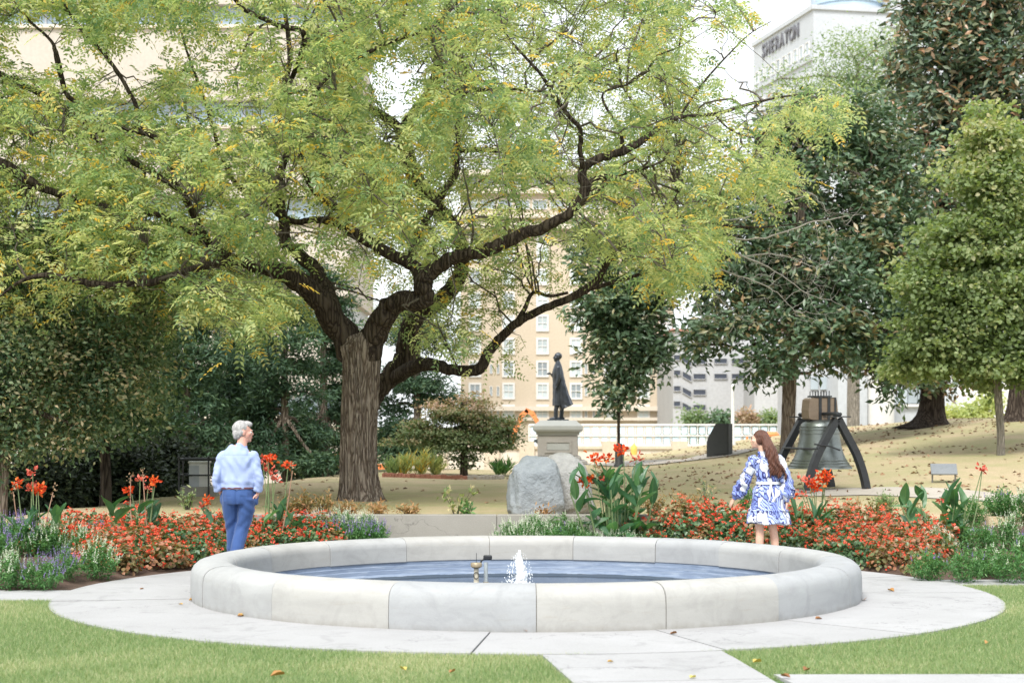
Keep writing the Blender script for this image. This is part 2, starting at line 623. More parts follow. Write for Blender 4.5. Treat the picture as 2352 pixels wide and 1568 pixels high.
# ---- retaining wall, cast panels with a thin coping lip
rw = empty('retaining_wall', (-.6, WALL_Y + .08, 0), label='low grey concrete retaining wall behind the fountain at the edge of the dry lawn', cat='wall')
for i in range(3):
    x = -3.6 + i * 2.0
    MB().box((x + 1, 0, .235), (1.995, .20, .53), bev=.006).build('panel', M['wall_conc'], rw)

# ---- leaf litter on the dry lawn and the hill
def litter():
    n = 6800
    X = RS.uniform(-6, 22, n); Y = RS.uniform(23.3, 55, n)
    dens = np.where(X > 2, .35 + .65 * sst((Y - 27) / 8), .12)
    dens = dens * (0.35 + 0.65 * (np.sin(X * .9 + 1.3 * np.sin(Y * .5)) * np.sin(Y * .6 + X * .3) > -.2))
    k = RS.rand(n) < dens
    X, Y = X[k], Y[k]; n = len(X)
    C = np.stack([X, Y, zg(X, Y) + .012], 1)
    D = rand_dirs(n); D[:, 2] *= .2
    N = np.tile([0, 0, 1.0], (n, 1)) + RS.normal(size=(n, 3)) * .35
    o = leaves('leaf_litter', C, D, N, RS.uniform(.06, .14, n), RS.uniform(.03, .08, n), RS.rand(n), M['litter'], fold=.3)
    tag(o, 'brown fallen leaves strewn over the dry grass slope behind the bell', 'fallen leaves', kind='stuff')
M['litter'] = leafmat('litter_leaf', [(0, (.14, .08, .045)), (.5, (.28, .17, .10)), (1, (.44, .30, .18))], 0.0, .8)
litter()

# ---- lawn blades
M['blade'] = leafmat('grass_blade', [(0, (.115, .185, .08)), (.4, (.215, .30, .135)), (.66, (.32, .395, .20)), (.80, (.44, .45, .28)), (1, (.56, .51, .36))], .3, .6)
def blades(name, n, x0, x1, y0, y1, label):
    X = RS.uniform(x0, x1, n); Y = y0 + (y1 - y0) * RS.rand(n) ** 1.0
    k = ~on_slab(X, Y, -.03 + .02 * RS.rand(len(X)))
    k &= (np.abs(X) < Y * .31 + .3) & ~((Y > 17.5) & (X < 0)) & ~((X > 1) & (Y > 18.2))
    X, Y = X[k], Y[k]; n = len(X)
    C = np.stack([X, Y, np.full(n, -.006)], 1)
    D = RS.normal(size=(n, 3)) * [.5, .5, .2] + [0, 0, 1]
    N = RS.normal(size=(n, 3)); 
    patch = .5 + .5 * np.sin(X * 2.1 + 1.7 * np.sin(Y * 1.3)) * np.sin(Y * 1.9 + 1.1 * np.sin(X * 1.7 + 2))
    patch2 = .5 + .5 * np.sin(X * .9 + 2 * np.sin(Y * .7 + 1)) * np.sin(Y * .8)
    tint = .15 + .5 * RS.rand(n) + .35 * patch * patch2 * RS.rand(n) ** .5
    tint = np.where(RS.rand(n) < .11 + .6 * np.clip(patch * patch2 * 2.0 - .4, 0, 1), RS.uniform(.68, 1, n), tint)
    D = unit(D); S = unit(np.cross(D, N))
    L = RS.uniform(.025, .052, n)[:, None]; W = RS.uniform(.003, .006, n)[:, None]
    Vv = np.stack([C - S * W * .6, C + S * W * .6, C + D * L], 1).reshape(-1, 3)
    T = np.arange(3 * n).reshape(-1, 3)
    tag(mesh_tris(name, Vv, T, M['blade'], tint=tint), label, 'grass', kind='stuff')
blades('lawn_grass', 360000, -5.6, .6, 11.0, 17.5, 'green mown grass at the lower left of the round patio')
blades('lawn_grass', 280000, 1.4, 6.2, 11.5, 18.3, 'green mown grass at the lower right beside the sidewalk')

# ================================================================== FOUNTAIN
def stonemat(name, c1, c2, streak):
    m, nt, b = newmat(name)
    v = coords(nt, (1, 1, 3.5))
    n = noise(nt, v, 2.0, 7, .6, .6)
    c = ramp_cols(nt, n, [(.3, c1), (.7, c2)])
    n2 = noise(nt, coords(nt, (1, 1, 9)), 3.5, 6, .7, .8)
    f = ramp_cols(nt, n2, [(.56, (0, 0, 0)), (.72, (1, 1, 1))])
    fm = math_n(nt, 'MULTIPLY', f, .5)
    c = mixc(nt, fm, c, streak)
    n3 = noise(nt, coords(nt), 120, 4, .7)
    c = mixc(nt, .15, c, ramp_cols(nt, n3, [(.3, tuple(.7 * x for x in c1)), (.7, c2)]))
    # dirt splash along the foot and water marks below the lip, broken up by noise
    t = nt.nodes.new('ShaderNodeTexCoord'); sx = nt.nodes.new('ShaderNodeSeparateXYZ'); nt.links.new(t.outputs['Object'], sx.inputs[0])
    nf = noise(nt, coords(nt, (1, 1, .35)), 9, 6, .7)
    foot = ramp_cols(nt, math_n(nt, 'ADD', sx.outputs[2], math_n(nt, 'MULTIPLY', nf, .16)), [(.07, (1, 1, 1)), (.15, (0, 0, 0))])
    c = mixc(nt, math_n(nt, 'MULTIPLY', foot, .45), c, (.17, .155, .12))
    pit = noise(nt, coords(nt), 46, 3, .8)
    pf = ramp_cols(nt, pit, [(.66, (0, 0, 0)), (.74, (1, 1, 1))])
    c = mixc(nt, math_n(nt, 'MULTIPLY', pf, .35), c, tuple(.55 * x for x in c1))
    blot = noise(nt, coords(nt), 3.1, 7, .7, 1.2)
    c = mixc(nt, math_n(nt, 'MULTIPLY', ramp_cols(nt, blot, [(.48, (0, 0, 0)), (.68, (1, 1, 1))]), .5), c, tuple(.78 * x for x in c1))
    nt.links.new(c, b.inputs['Base Color'])
    b.inputs['Roughness'].default_value = .8
    bump(nt, b, math_n(nt, 'ADD', n3, math_n(nt, 'MULTIPLY', pit, .8)), .3, .006)
    return m
M['stone_warm'] = stonemat('limestone_cream', (.345, .342, .328), (.415, .412, .395), (.33, .30, .245))
M['stone_grey'] = stonemat('limestone_grey', (.31, .32, .332), (.365, .377, .388), (.29, .285, .26))
M['stone_pale'] = stonemat('limestone_pale', (.33, .335, .335), (.395, .402, .40), (.31, .295, .26))
M['joint'] = surf('mortar', (.24, .22, .18), (.32, .30, .26), 10, .9, .2, 80)
basin = empty('fountain_basin', (CP[0], CP[1], 0), label='round fountain basin of pale curved limestone blocks with dark water inside', cat='fountain')
prof = [(3.288, -.02), (3.292, .10), (3.290, .22), (3.282, .285), (3.262, .325), (3.225, .357), (3.175, .377), (3.110, .387), (3.010, .389), (2.950, .380), (2.905, .358), (2.882, .325), (2.875, .28), (2.870, .125), (2.890, .11), (2.950, .1)]
cuts = [-88, -65, -42, -20.5, 1, 20, 40.5, 64, 88, 111, 131.5, 148.7, 168.6, 188, 208, 228.5, 249, 272]
kinds = ['stone_pale', 'stone_warm', 'stone_warm', 'stone_grey', 'stone_warm', 'stone_warm', 'stone_grey', 'stone_pale', 'stone_grey',
         'stone_pale', 'stone_grey', 'stone_grey', 'stone_pale', 'stone_warm', 'stone_pale', 'stone_warm', 'stone_warm']
kinds = ['stone_pale', 'stone_pale', 'stone_warm', 'stone_grey', 'stone_warm', 'stone_warm', 'stone_grey', 'stone_grey', 'stone_pale',
         'stone_pale', 'stone_grey', 'stone_pale', 'stone_warm', 'stone_warm', 'stone_pale', 'stone_warm', 'stone_pale']
for i in range(17):
    g = .055
    a0, a1 = math.radians(cuts[i] + g - 90), math.radians(cuts[i + 1] - g - 90)
    off = [.004, -.003, 0, .003, -.004][i % 5]
    p2 = [(r + off, z + off * .5) for r, z in prof]
    MB().lathe(p2, sides=14, a0=a0, a1=a1, closed=True).build('stone_block', M[kinds[i]], basin, autos=40)
MB().lathe([(3.28, 0), (3.28, .22), (3.245, .33), (3.15, .372), (3.0, .378), (2.91, .345), (2.885, .28), (2.885, .13)], sides=96).build('mortar_core', M['joint'], basin, smooth=True)
# painted concrete liner below the stones, stepped
def linermat():
    m, nt, b = newmat('painted_liner')
    v = coords(nt, (1, 1, 14))
    n = noise(nt, v, 2.5, 8, .7, .5)
    c = ramp_cols(nt, n, [(.3, (.10, .14, .22)), (.5, (.19, .24, .33)), (.7, (.29, .34, .42))])
    n2 = noise(nt, coords(nt, (1, 1, 30)), 3, 6, .75, 1)
    c = mixc(nt, ramp_cols(nt, n2, [(.58, (0, 0, 0)), (.7, (.8, .8, .8))]), c, (.05, .07, .11))
    t = nt.nodes.new('ShaderNodeTexCoord'); sx = nt.nodes.new('ShaderNodeSeparateXYZ'); nt.links.new(t.outputs['Object'], sx.inputs[0])
    algae = math_n(nt, 'LESS_THAN', math_n(nt, 'ADD', sx.outputs[2], math_n(nt, 'MULTIPLY', n2, .03)), -.012)
    c = mixc(nt, math_n(nt, 'MULTIPLY', algae, .85), c, (.02, .035, .055))
    nt.links.new(c, b.inputs['Base Color'])
    b.inputs['Roughness'].default_value = .55
    bump(nt, b, n2, .2, .01)
    return m
M['liner'] = linermat()
lp = [(2.92, .13), (2.885, .13), (2.88, .085), (2.855, .078), (2.85, .04), (2.825, .033), (2.817, -.005), (2.74, -.03), (2.66, -.075), (2.62, -.2), (0.01, -.2)]
MB().lathe(lp, sides=128).build('liner', M['liner'], basin, autos=30)
def watermat():
    m, nt, b = newmat('dark_water')
    v = coords(nt)
    n = noise(nt, v, 7, 4, .55, .3)
    n2 = noise(nt, coords(nt, (1, 2.5, 1)), 1.4, 5, .6)
    c = ramp_cols(nt, n2, [(.3, (.012, .02, .035)), (.7, (.028, .045, .07))])
    nt.links.new(c, b.inputs['Base Color'])
    b.inputs['Roughness'].default_value = .12
    b.inputs['Specular IOR Level'].default_value = .16
    bump(nt, b, n, .05, .006)
    return m
M['water'] = watermat()
tag(MB().lathe([(2.71, -.05), (1.4, -.05), (.01, -.05)], c=(CP[0], CP[1], 0), sides=96).build('water', M['water']), kind='structure')

# jet of white water: a ragged column plus droplets
M['foam'], _nt, _b = newmat('white_foam')
_b.inputs['Base Color'].default_value = (.86, .90, .94, 1)
_b.inputs['Roughness'].default_value = .35
_b.inputs['Subsurface Weight'].default_value = .3
_b.inputs['Subsurface Radius'].default_value = (.05, .05, .05)
def jet():
    root = empty('water_jet', (CP[0] - .055, CP[1], -.05), label='small white bubbling water jet rising in the middle of the basin', cat='water jet')
    rs = np.random.RandomState(3)
    m = MB()
    H = .49
    for zf, r in [(0, .10)]:
        pass
    rings = []
    for i in range(26):
        t = i / 25
        z = t * H
        base = .088 * (1 - t) ** .9 + .008 + .016 * math.sin(t * 9 + 1) * (1 - t)
        a = np.arange(20) * 2 * math.pi / 20
        rr = base * (1 + .22 * np.sin(a * 3 + t * 14) * rs.uniform(.5, 1) + .16 * rs.normal(size=20))
        cx = .012 * math.sin(t * 5)
        rings.append(np.stack([cx + rr * np.cos(a), rr * np.sin(a), np.full(20, z)], 1))
    m.loft(rings)
    m.build('column', M['foam'], root, smooth=True)
    d = MB()
    for i in range(420):
        t = rs.rand() ** .8
        side = rs.normal() * .5
        a = rs.uniform(0, 2 * math.pi)
        rad = (.06 + .10 * rs.rand()) * (1 - t) ** .5 + .02
        if rs.rand() < .35: a = math.pi + rs.normal() * .5; rad *= 1.35
        z = t * H * .95
        s = rs.uniform(.002, .0075) * (1.3 - t)
        d.ball((rad * math.cos(a), rad * math.sin(a), z), (s, s, s * rs.uniform(1, 2.4)), 5, 4)
    tag(d.build('spray', M['foam'], root, smooth=True), kind='stuff')
jet()

M['brass'] = surf('old_brass', (.30, .24, .15), (.45, .38, .27), 12, .5, .1, 60, metal=.5)
M['blackmetal'] = surf('black_metal', (.012, .014, .018), (.03, .033, .038), 9, .45, .1, 60)
M['plastic'] = surf('clear_pipe', (.35, .40, .42), (.5, .54, .56), 9, .3, .05, 60)
M['beige'] = surf('pale_fitting', (.45, .42, .33), (.58, .54, .44), 9, .6, .05, 60)
# pump fitting left of the jet
fp = P(1094, 1336, 18.8); fp[2] = -.05
fr = empty('fountain_nozzle', fp, label='small pale riser nozzle with a flat disc head standing in the basin', cat='nozzle')
MB().lathe([(.0, -.14), (.055, -.14), (.055, .008), (.03, .02), (.028, .05), (.026, .17), (.026, .185), (.0, .185)], sides=16).build('riser', M['beige'], fr, autos=40)
MB().lathe([(0, .185), (.03, .185), (.06, .2), (.062, .235), (.055, .245), (0, .247)], sides=20).build('disc_head', M['brass'], fr, autos=40)
MB().tube([(0, 0, .245), (.001, 0, .35)], .003, 6).build('antenna', M['blackmetal'], fr)
a = np.linspace(0, 2 * math.pi, 14)
MB().tube(np.stack([.028 * np.cos(a), np.full(14, -.035), .11 + .035 * np.sin(a)], 1), .004, 5, cap=False).build('cable_loop', M['blackmetal'], fr)
pp = P(1116, 1338, 18.9); pp[2] = -.05
sr = empty('fountain_spotlight', pp, label='small black spotlight on a clear upright pipe beside the riser nozzle', cat='spotlight')
MB().lathe([(0, -.14), (.022, -.14), (.022, .24), (0, .24)], sides=12).build('pipe', M['plastic'], sr, autos=40)
MB().lathe([(0, -.02), (.028, -.02), (.03, .03), (0, .03)], sides=12).build('pipe_collar', M['brass'], sr, autos=40)
MB().tube([(-.06, 0, .23), (-.045, 0, .265), (.0, 0, .285)], .012, 6).build('bracket', M['blackmetal'], sr)
MB().box((.02, -.01, .295), (.095, .07, .05), bev=.01).build('lamp_head', M['blackmetal'], sr)

# single fallen leaves
M['fallen'] = leafmat('fallen_leaf', [(0, (.16, .07, .03)), (.4, (.38, .18, .07)), (.75, (.55, .38, .10)), (1, (.62, .55, .14))], .1, .7)
def fallen(x, y, z, tint, s, label, grp=None, Y0=None):
    p = flat(x, y, z) if Y0 is None else np.array([(x - CX) * Y0 / FPX, Y0, z])
    a = random.uniform(0, 6.28)
    D = np.array([[math.cos(a), math.sin(a), .1]]); N = np.array([[random.uniform(-.3, .3), random.uniform(-.3, .3), 1]])
    V, T, k = leaf_arrays(np.zeros((1, 3)), D, N, s, s * .55, .35, True)
    o = mesh_tris('fallen_leaf', V, T, M['fallen'], None, np.full(k, tint))
    o.location = (p[0], p[1], z + .004)
    tag(o, label, 'leaf', grp)
SZ = SLAB_Z + .006
for x, y, t, s, lab in [
    (1210, 1450, .35, .09, 'curled orange leaf lying against the front of the fountain wall'),
    (433, 1379, .5, .09, 'brown yellow leaf against the left end of the fountain wall'),
    (545, 1414, .6, .07, 'orange leaf on the concrete at the foot of the left wall block'),
    (555, 1415, .1, .05, 'dark brown leaf beside the orange leaf at the wall foot'),
    (420, 1388, .6, .05, 'small tan leaf on the patio left of the fountain'),
    (1985, 1378, .2, .10, 'dark brown leaf against the right end of the fountain wall'),
    (1555, 1454, .15, .07, 'brown leaf in the joint below the front wall block'),
    (1872, 1421, .2, .07, 'brown leaf at the wall foot toward the right'),
    (1585, 1557, .95, .07, 'yellow leaf on the south path near the bottom edge'),
    (2040, 1355, .45, .10, 'pale brown leaf on the patio right of the fountain'),
    (330, 1352, .2, .05, 'tiny brown leaf on the patio near the left flower bed'),
    (1395, 1520, .6, .05, 'pale leaf on the patio slab in front of the basin')]:
    fallen(x, y, SZ, t, s, lab)
for x, y, t, s, lab in [
    (905, 1358, .95, .09, 'yellow leaf floating at the left of the water'),
    (885, 1357, .9, .06, 'small yellow leaf floating left of the larger yellow leaf'),
    (1366, 1354, .8, .08, 'orange yellow leaf floating right of the jet'),
    (1408, 1357, .05, .05, 'tiny dark leaf floating far right of the jet'),
    (1315, 1340, .9, .05, 'pale leaf floating near the rear rim behind the jet')]:
    fallen(x, y, -.046, t, s, lab)
for x, y, t, s, lab in [
    (1730, 1521, .8, .09, 'yellow leaf on the right lawn near its left corner'),
    (1846, 1540, .2, .09, 'red brown leaf on the right lawn above the sidewalk'),
    (2270, 1475, .5, .08, 'orange leaf far right on the lawn'),
    (1793, 1552, .15, .08, 'brown leaf on the lawn edge by the sidewalk'),
    (655, 1548, .45, .11, 'tan curled leaf on the left lawn near the bottom'),
    (920, 1535, .85, .08, 'yellow leaf on the left lawn right of the tan leaf'),
    (1045, 1541, .4, .07, 'orange leaf on the left lawn toward the path')]:
    fallen(x, y, .03, t, s, lab)
# ================================================================== TREES
def barkmat(name, c1, c2, c3, vs=9):
    m, nt, b = newmat(name)
    v = coords(nt, (1, 1, .11))
    vo = nt.nodes.new('ShaderNodeTexVoronoi')
    vo.feature = 'DISTANCE_TO_EDGE'
    vo.inputs['Scale'].default_value = vs
    n0 = noise(nt, v, 3, 4, .6)
    wv = nt.nodes.new('ShaderNodeVectorMath'); wv.operation = 'ADD'
    sc = nt.nodes.new('ShaderNodeVectorMath'); sc.operation = 'SCALE'; sc.inputs['Scale'].default_value = .25
    nn = nt.nodes.new('ShaderNodeTexNoise'); nn.inputs['Scale'].default_value = 5; nt.links.new(v, nn.inputs['Vector'])
    nt.links.new(nn.outputs['Color'], sc.inputs[0])
    nt.links.new(v, wv.inputs[0]); nt.links.new(sc.outputs[0], wv.inputs[1])
    nt.links.new(wv.outputs[0], vo.inputs['Vector'])
    n1 = noise(nt, v, 30, 6, .7)
    h = math_n(nt, 'ADD', math_n(nt, 'MULTIPLY', vo.outputs['Distance'], 2.2), math_n(nt, 'MULTIPLY', n1, .35))
    c = ramp_cols(nt, h, [(.10, c1), (.30, c2), (.62, c3)])
    nt.links.new(c, b.inputs['Base Color'])
    b.inputs['Roughness'].default_value = .95
    b.inputs['Specular IOR Level'].default_value = .15
    bump(nt, b, h, 1.0, .04)
    return m
M['bark'] = barkmat('furrowed_bark', (.04, .028, .022), (.155, .12, .097), (.31, .26, .22), 17)
M['bark_dark_and_shaded'] = barkmat('dark_and_shaded_bark', (.014, .010, .009), (.045, .034, .028), (.095, .075, .06), 14)  # dark bark; on walnut limbs it puts the shade of their undersides into colour
M['bark_grey'] = barkmat('grey_bark', (.12, .11, .09), (.22, .20, .17), (.33, .30, .26), 20)
M['twig'] = surf('twig_bark', (.06, .05, .04), (.13, .11, .09), 6, .9, .2, 40)
M['twig_grey'] = surf('bare_twig', (.25, .23, .20), (.38, .36, .33), 6, .9, .2, 40)

M['walnut'] = leafmat('walnut_leaf', [(0, (.15, .25, .12)), (.3, (.31, .41, .19)), (.6, (.49, .54, .24)), (.86, (.64, .64, .34)), (.93, (.72, .55, .12)), (1, (.74, .46, .10))], .58, .45, tcol=(1.25, 1.25, .9))
M['magnolia'] = leafmat('magnolia_leaf', [(0, (.045, .085, .045)), (.45, (.085, .145, .08)), (.68, (.15, .22, .13)), (.82, (.27, .25, .13)), (1, (.42, .25, .14))], .14, .36, spec=.5)
M['magnolia_rusty'] = leafmat('rusty_magnolia_leaf', [(0, (.05, .09, .06)), (.45, (.11, .17, .11)), (.62, (.19, .23, .14)), (.8, (.35, .22, .14)), (1, (.48, .26, .15))], .12, .35, spec=.5)
M['maple'] = leafmat('maple_leaf', [(0, (.12, .175, .075)), (.45, (.22, .285, .135)), (.7, (.36, .39, .21)), (1, (.62, .52, .38))], .42, .5)
M['locust'] = leafmat('pale_tree_leaf', [(0, (.13, .20, .11)), (.6, (.24, .32, .17)), (1, (.40, .43, .24))], .4, .55)
M['dogwood'] = leafmat('dogwood_leaf', [(0, (.04, .085, .05)), (.35, (.10, .17, .10)), (.65, (.24, .30, .18)), (.82, (.50, .43, .29)), (1, (.64, .47, .33))], .35, .5)
M['pinkdog'] = leafmat('small_dogwood_leaf', [(0, (.08, .13, .06)), (.45, (.16, .21, .10)), (.7, (.34, .27, .17)), (1, (.50, .33, .27))], .25, .5)
M['cedar'] = leafmat('cedar_leaf', [(0, (.025, .055, .035)), (.6, (.07, .135, .08)), (1, (.16, .24, .13))], .2, .6)
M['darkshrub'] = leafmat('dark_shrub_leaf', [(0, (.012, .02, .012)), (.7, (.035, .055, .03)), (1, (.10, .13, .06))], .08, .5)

def limb(mb, pts, sides=10, sub=5, jit=.0, rs=RS):
    """pts: (x, y, Y, width in layout units)"""
    A = np.array([list(P(x, y, Y)) + [w * .5 * Y / FPX] for x, y, Y, w in pts])
    S = catmull(A, sub)
    S[:, 3] = np.maximum(S[:, 3], .004)
    if jit:
        S[1:-1, :3] += rs.normal(size=(len(S) - 2, 3)) * jit * S[1:-1, 3:4]
    mb.tube(S[:, :3], S[:, 3], sides)
    return S

def trunk_mesh(path, name, mat, parent, seed=1, sides=72, ridge=.06, flare=.35, sub=8):
    """path rows: x,y,z,r world.  Bark furrows cut into the silhouette"""
    rs = np.random.RandomState(seed)
    S = catmull(np.array(path), sub)
    n = len(S)
    t = np.gradient(S[:, :3], axis=0); t = unit(t)
    u = np.array([1.0, 0, 0]); ang = np.arange(sides) * 2 * math.pi / sides
    ph = rs.uniform(0, 6.28, 8)
    rings = []
    for i in range(n):
        u = u - t[i] * np.dot(u, t[i]); u /= np.linalg.norm(u); w = np.cross(t[i], u)
        z = S[i, 2] - S[0, 2]
        f = 1 + flare * math.exp(-z / .18) * (1 + .45 * np.sin(ang * 5 + ph[0]) + .2 * np.sin(ang * 9 + ph[1]))
        wob = ang * 1.0 + .12 * np.sin(z * 2.3 + ang * 3 + ph[2])
        k1, k2 = 23, 37
        rd = np.abs(np.sin(wob * k1 / 2 + 1.2 * np.sin(z * 3.1 + ph[3]))) * .6 + np.abs(np.sin(wob * k2 / 2 + .9 * np.sin(z * 5.3 + ang * 2 + ph[4]))) * .4
        big = .04 * np.sin(ang * 2 + ph[5] + z * .6) + .03 * np.sin(ang * 3 + ph[6] - z)
        rr = S[i, 3] * (f + ridge * (rd - .5) * 2 * .5 + big + .012 * rs.normal(size=sides))
        rings.append(S[i, :3] + rr[:, None] * (np.cos(ang)[:, None] * u + np.sin(ang)[:, None] * w))
    m = MB(); m.loft(rings)
    return m.build(name, mat, parent, smooth=True), S

def nearest_idx(nodes, q):
    out = np.empty(len(q), int)
    for s in range(0, len(q), 400):
        d = ((q[s:s + 400, None, :] - nodes[None]) ** 2).sum(-1)
        out[s:s + 400] = d.argmin(1)
    return out

def grow(mb, nodes, targets, r0, r1, sides=4, seg=6, sag=.08, rs=RS, back=None):
    """curved shoots from the closest existing node to each target; returns new nodes"""
    new = []
    order = rs.permutation(len(targets))
    idx = nearest_idx(nodes, targets)
    for i in order:
        a = nodes[idx[i]]; b = targets[i]
        d = b - a; L = np.linalg.norm(d)
        if L < .05: continue
        t = np.linspace(0, 1, seg + 1)[:, None]
        mid = rs.normal(size=3) * .12 * L
        pts = a + d * t + mid * (t * (1 - t) * 2) + np.array([0, 0, 1]) * (t * (1 - t)) * L * sag * 4
        pts[1:-1] += rs.normal(size=(seg - 1, 3)) * .025 * L
        rr = np.linspace(r0, r1, seg + 1) * min(1.0, .5 + L)
        mb.tube(pts, rr, sides, cap=False)
        new.append(pts[1:])
    return np.vstack(new) if new else np.zeros((0, 3))

def compound(tips, dirs, per, rs, Llen=(.20, .32), nleaf=5, lsz=(.060, .085), lw=.34, spread=.12):
    """pinnate leaves: returns arrays for leaflets"""
    n = len(tips) * per
    base = np.repeat(tips, per, 0) + rs.normal(size=(n, 3)) * spread
    d = rand_dirs(n, -.05, rs); d = unit(d * [1, 1, .55] + np.repeat(dirs, per, 0) * .35)
    d[:, 2] -= .12; d = unit(d)
    up = np.tile([0, 0, 1.0], (n, 1)) + rs.normal(size=(n, 3)) * .45
    side = unit(np.cross(d, up)); nrm = unit(np.cross(side, d))
    L = rs.uniform(*Llen, n)
    tl = rs.rand(n)
    Cs, Ds, Ns, Ls, Ts = [], [], [], [], []
    for k in range(nleaf + 1):
        t = (k + 1) / (nleaf + .5)
        droop = -t * t * .25
        c = base + d * (L * t)[:, None] + np.array([0, 0, 1.0]) * (L * droop)[:, None]
        sz = rs.uniform(*lsz, n) * (1.05 - .5 * abs(t - .55))
        if k == nleaf:
            Cs.append(c); Ds.append(d + [0, 0, -.3]); Ns.append(nrm); Ls.append(sz); Ts.append(tl)
        else:
            for s in (-1, 1):
                Cs.append(c); Ds.append(side * s + d * .55 + rs.normal(size=(n, 3)) * .12 + [0, 0, -.12]); Ns.append(nrm + rs.normal(size=(n, 3)) * .25); Ls.append(sz); Ts.append(tl)
    C, D, N = np.vstack(Cs), np.vstack(Ds), np.vstack(Ns)
    L = np.concatenate(Ls); T = np.concatenate(Ts)
    return C, D, N, L, L * lw, T

# ------------------------------------------------------------------ big walnut
def inside(x, y, poly):
    return in_poly(np.asarray(x, float), np.asarray(y, float), poly)
CR1 = [(-420, -700), (500, -900), (1100, -900), (1480, -500), (1500, -60), (1600, 10), (1760, 30), (1740, 110), (1700, 150), (1790, 170), (1930, 170), (1960, 230), (1850, 300), (1810, 430),
       (1720, 450), (1640, 500), (1600, 640), (1500, 640), (1390, 560), (1310, 660), (1240, 720), (1130, 850), (1090, 840), (1020, 760), (900, 720), (820, 700), (720, 690), (660, 740), (560, 780), (430, 720), (290, 690), (190, 650), (90, 690), (-30, 740), (-420, 760)]
def dens1(x, y):
    d = np.ones(len(x))
    d *= np.where(x > 1000, .85, 1.0)
    d *= np.where((x > 1480) & (y > 140), 1.15, 1.0)
    d *= np.where((x > 640) & (x < 1420) & (y < 180), .8, 1)
    d *= np.where((x < 900) & (y > 330), 1.15, 1)
    d *= np.where((x > 1000) & (x < 1500) & (y > 560), .55, 1)
    def hole(cx, cy, rx, ry, k):
        q = ((x - cx) / rx) ** 2 + ((y - cy) / ry) ** 2
        return np.where(q < 1, k, 1)
    for h in [(1800, 80, 80, 80, .04), (1210, 745, 170, 80, .2), (1290, 610, 110, 50, .5), (1080, 650, 140, 55, .35), (850, 600, 130, 60, .5), (1150, 470, 120, 50, .6), (905, 190, 75, 110, .03), (470, 265, 95, 42, .12), (400, 95, 110, 55, .35), (1090, 375, 60, 35, .15), (1340, 500, 70, 40, .2), (470, 745, 60, 40, .3),
              (60, 130, 90, 60, .35), (1650, 110, 90, 60, .25), (1590, 380, 60, 40, .35), (250, 170, 60, 40, .4), (700, 620, 50, 60, .3), (1560, 260, 70, 30, .5), (1180, 600, 70, 40, .35),
              (1200, 200, 60, 30, .4), (40, 475, 120, 50, .5), (760, 640, 80, 50, .25), (570, 400, 40, 60, 1), (1130, 320, 90, 40, .4), (1240, 420, 60, 60, .4), (960, 400, 50, 40, .35),
              (900, 660, 60, 30, .3), (1060, 500, 60, 40, .4), (330, 120, 90, 60, .35), (560, 120, 60, 60, .5), (1370, 260, 50, 60, .4), (1450, 200, 40, 50, .4)]:
        d *= hole(*h)
    return d
def crown_targets(n, poly, dens, Yc, dY, rs, clump=None):
    out = []
    got = 0
    while got < n:
        x = rs.uniform(-420, 2000, n * 3); y = rs.uniform(-900, 880, n * 3)
        if clump is not None:
            cc = clump[rs.randint(len(clump), size=n * 3)]
            x = cc[:, 0] + rs.normal(size=n * 3) * cc[:, 2]; y = cc[:, 1] + rs.normal(size=n * 3) * cc[:, 2] * .55
        k = inside(x, y, poly) & (rs.rand(n * 3) < dens(x, y) / 1.4) & (rs.rand(n * 3) < np.where(y < -80, .45, 1))
        x, y = x[k], y[k]
        u = rs.uniform(-1, 1, len(x))
        cxn = (x - 780) / 1200; cyn = (y - 500) / 1500
        w = np.sqrt(np.clip(1 - cxn ** 2 * .85 - cyn ** 2 * .5, .12, 1))
        Y = Yc(x, y) + u * dY * w
        out.append(np.stack([(x - CX) * Y / FPX, Y, CAMH - (y - HY) * Y / FPX], 1)); got += len(x)
    return np.vstack(out)[:n]

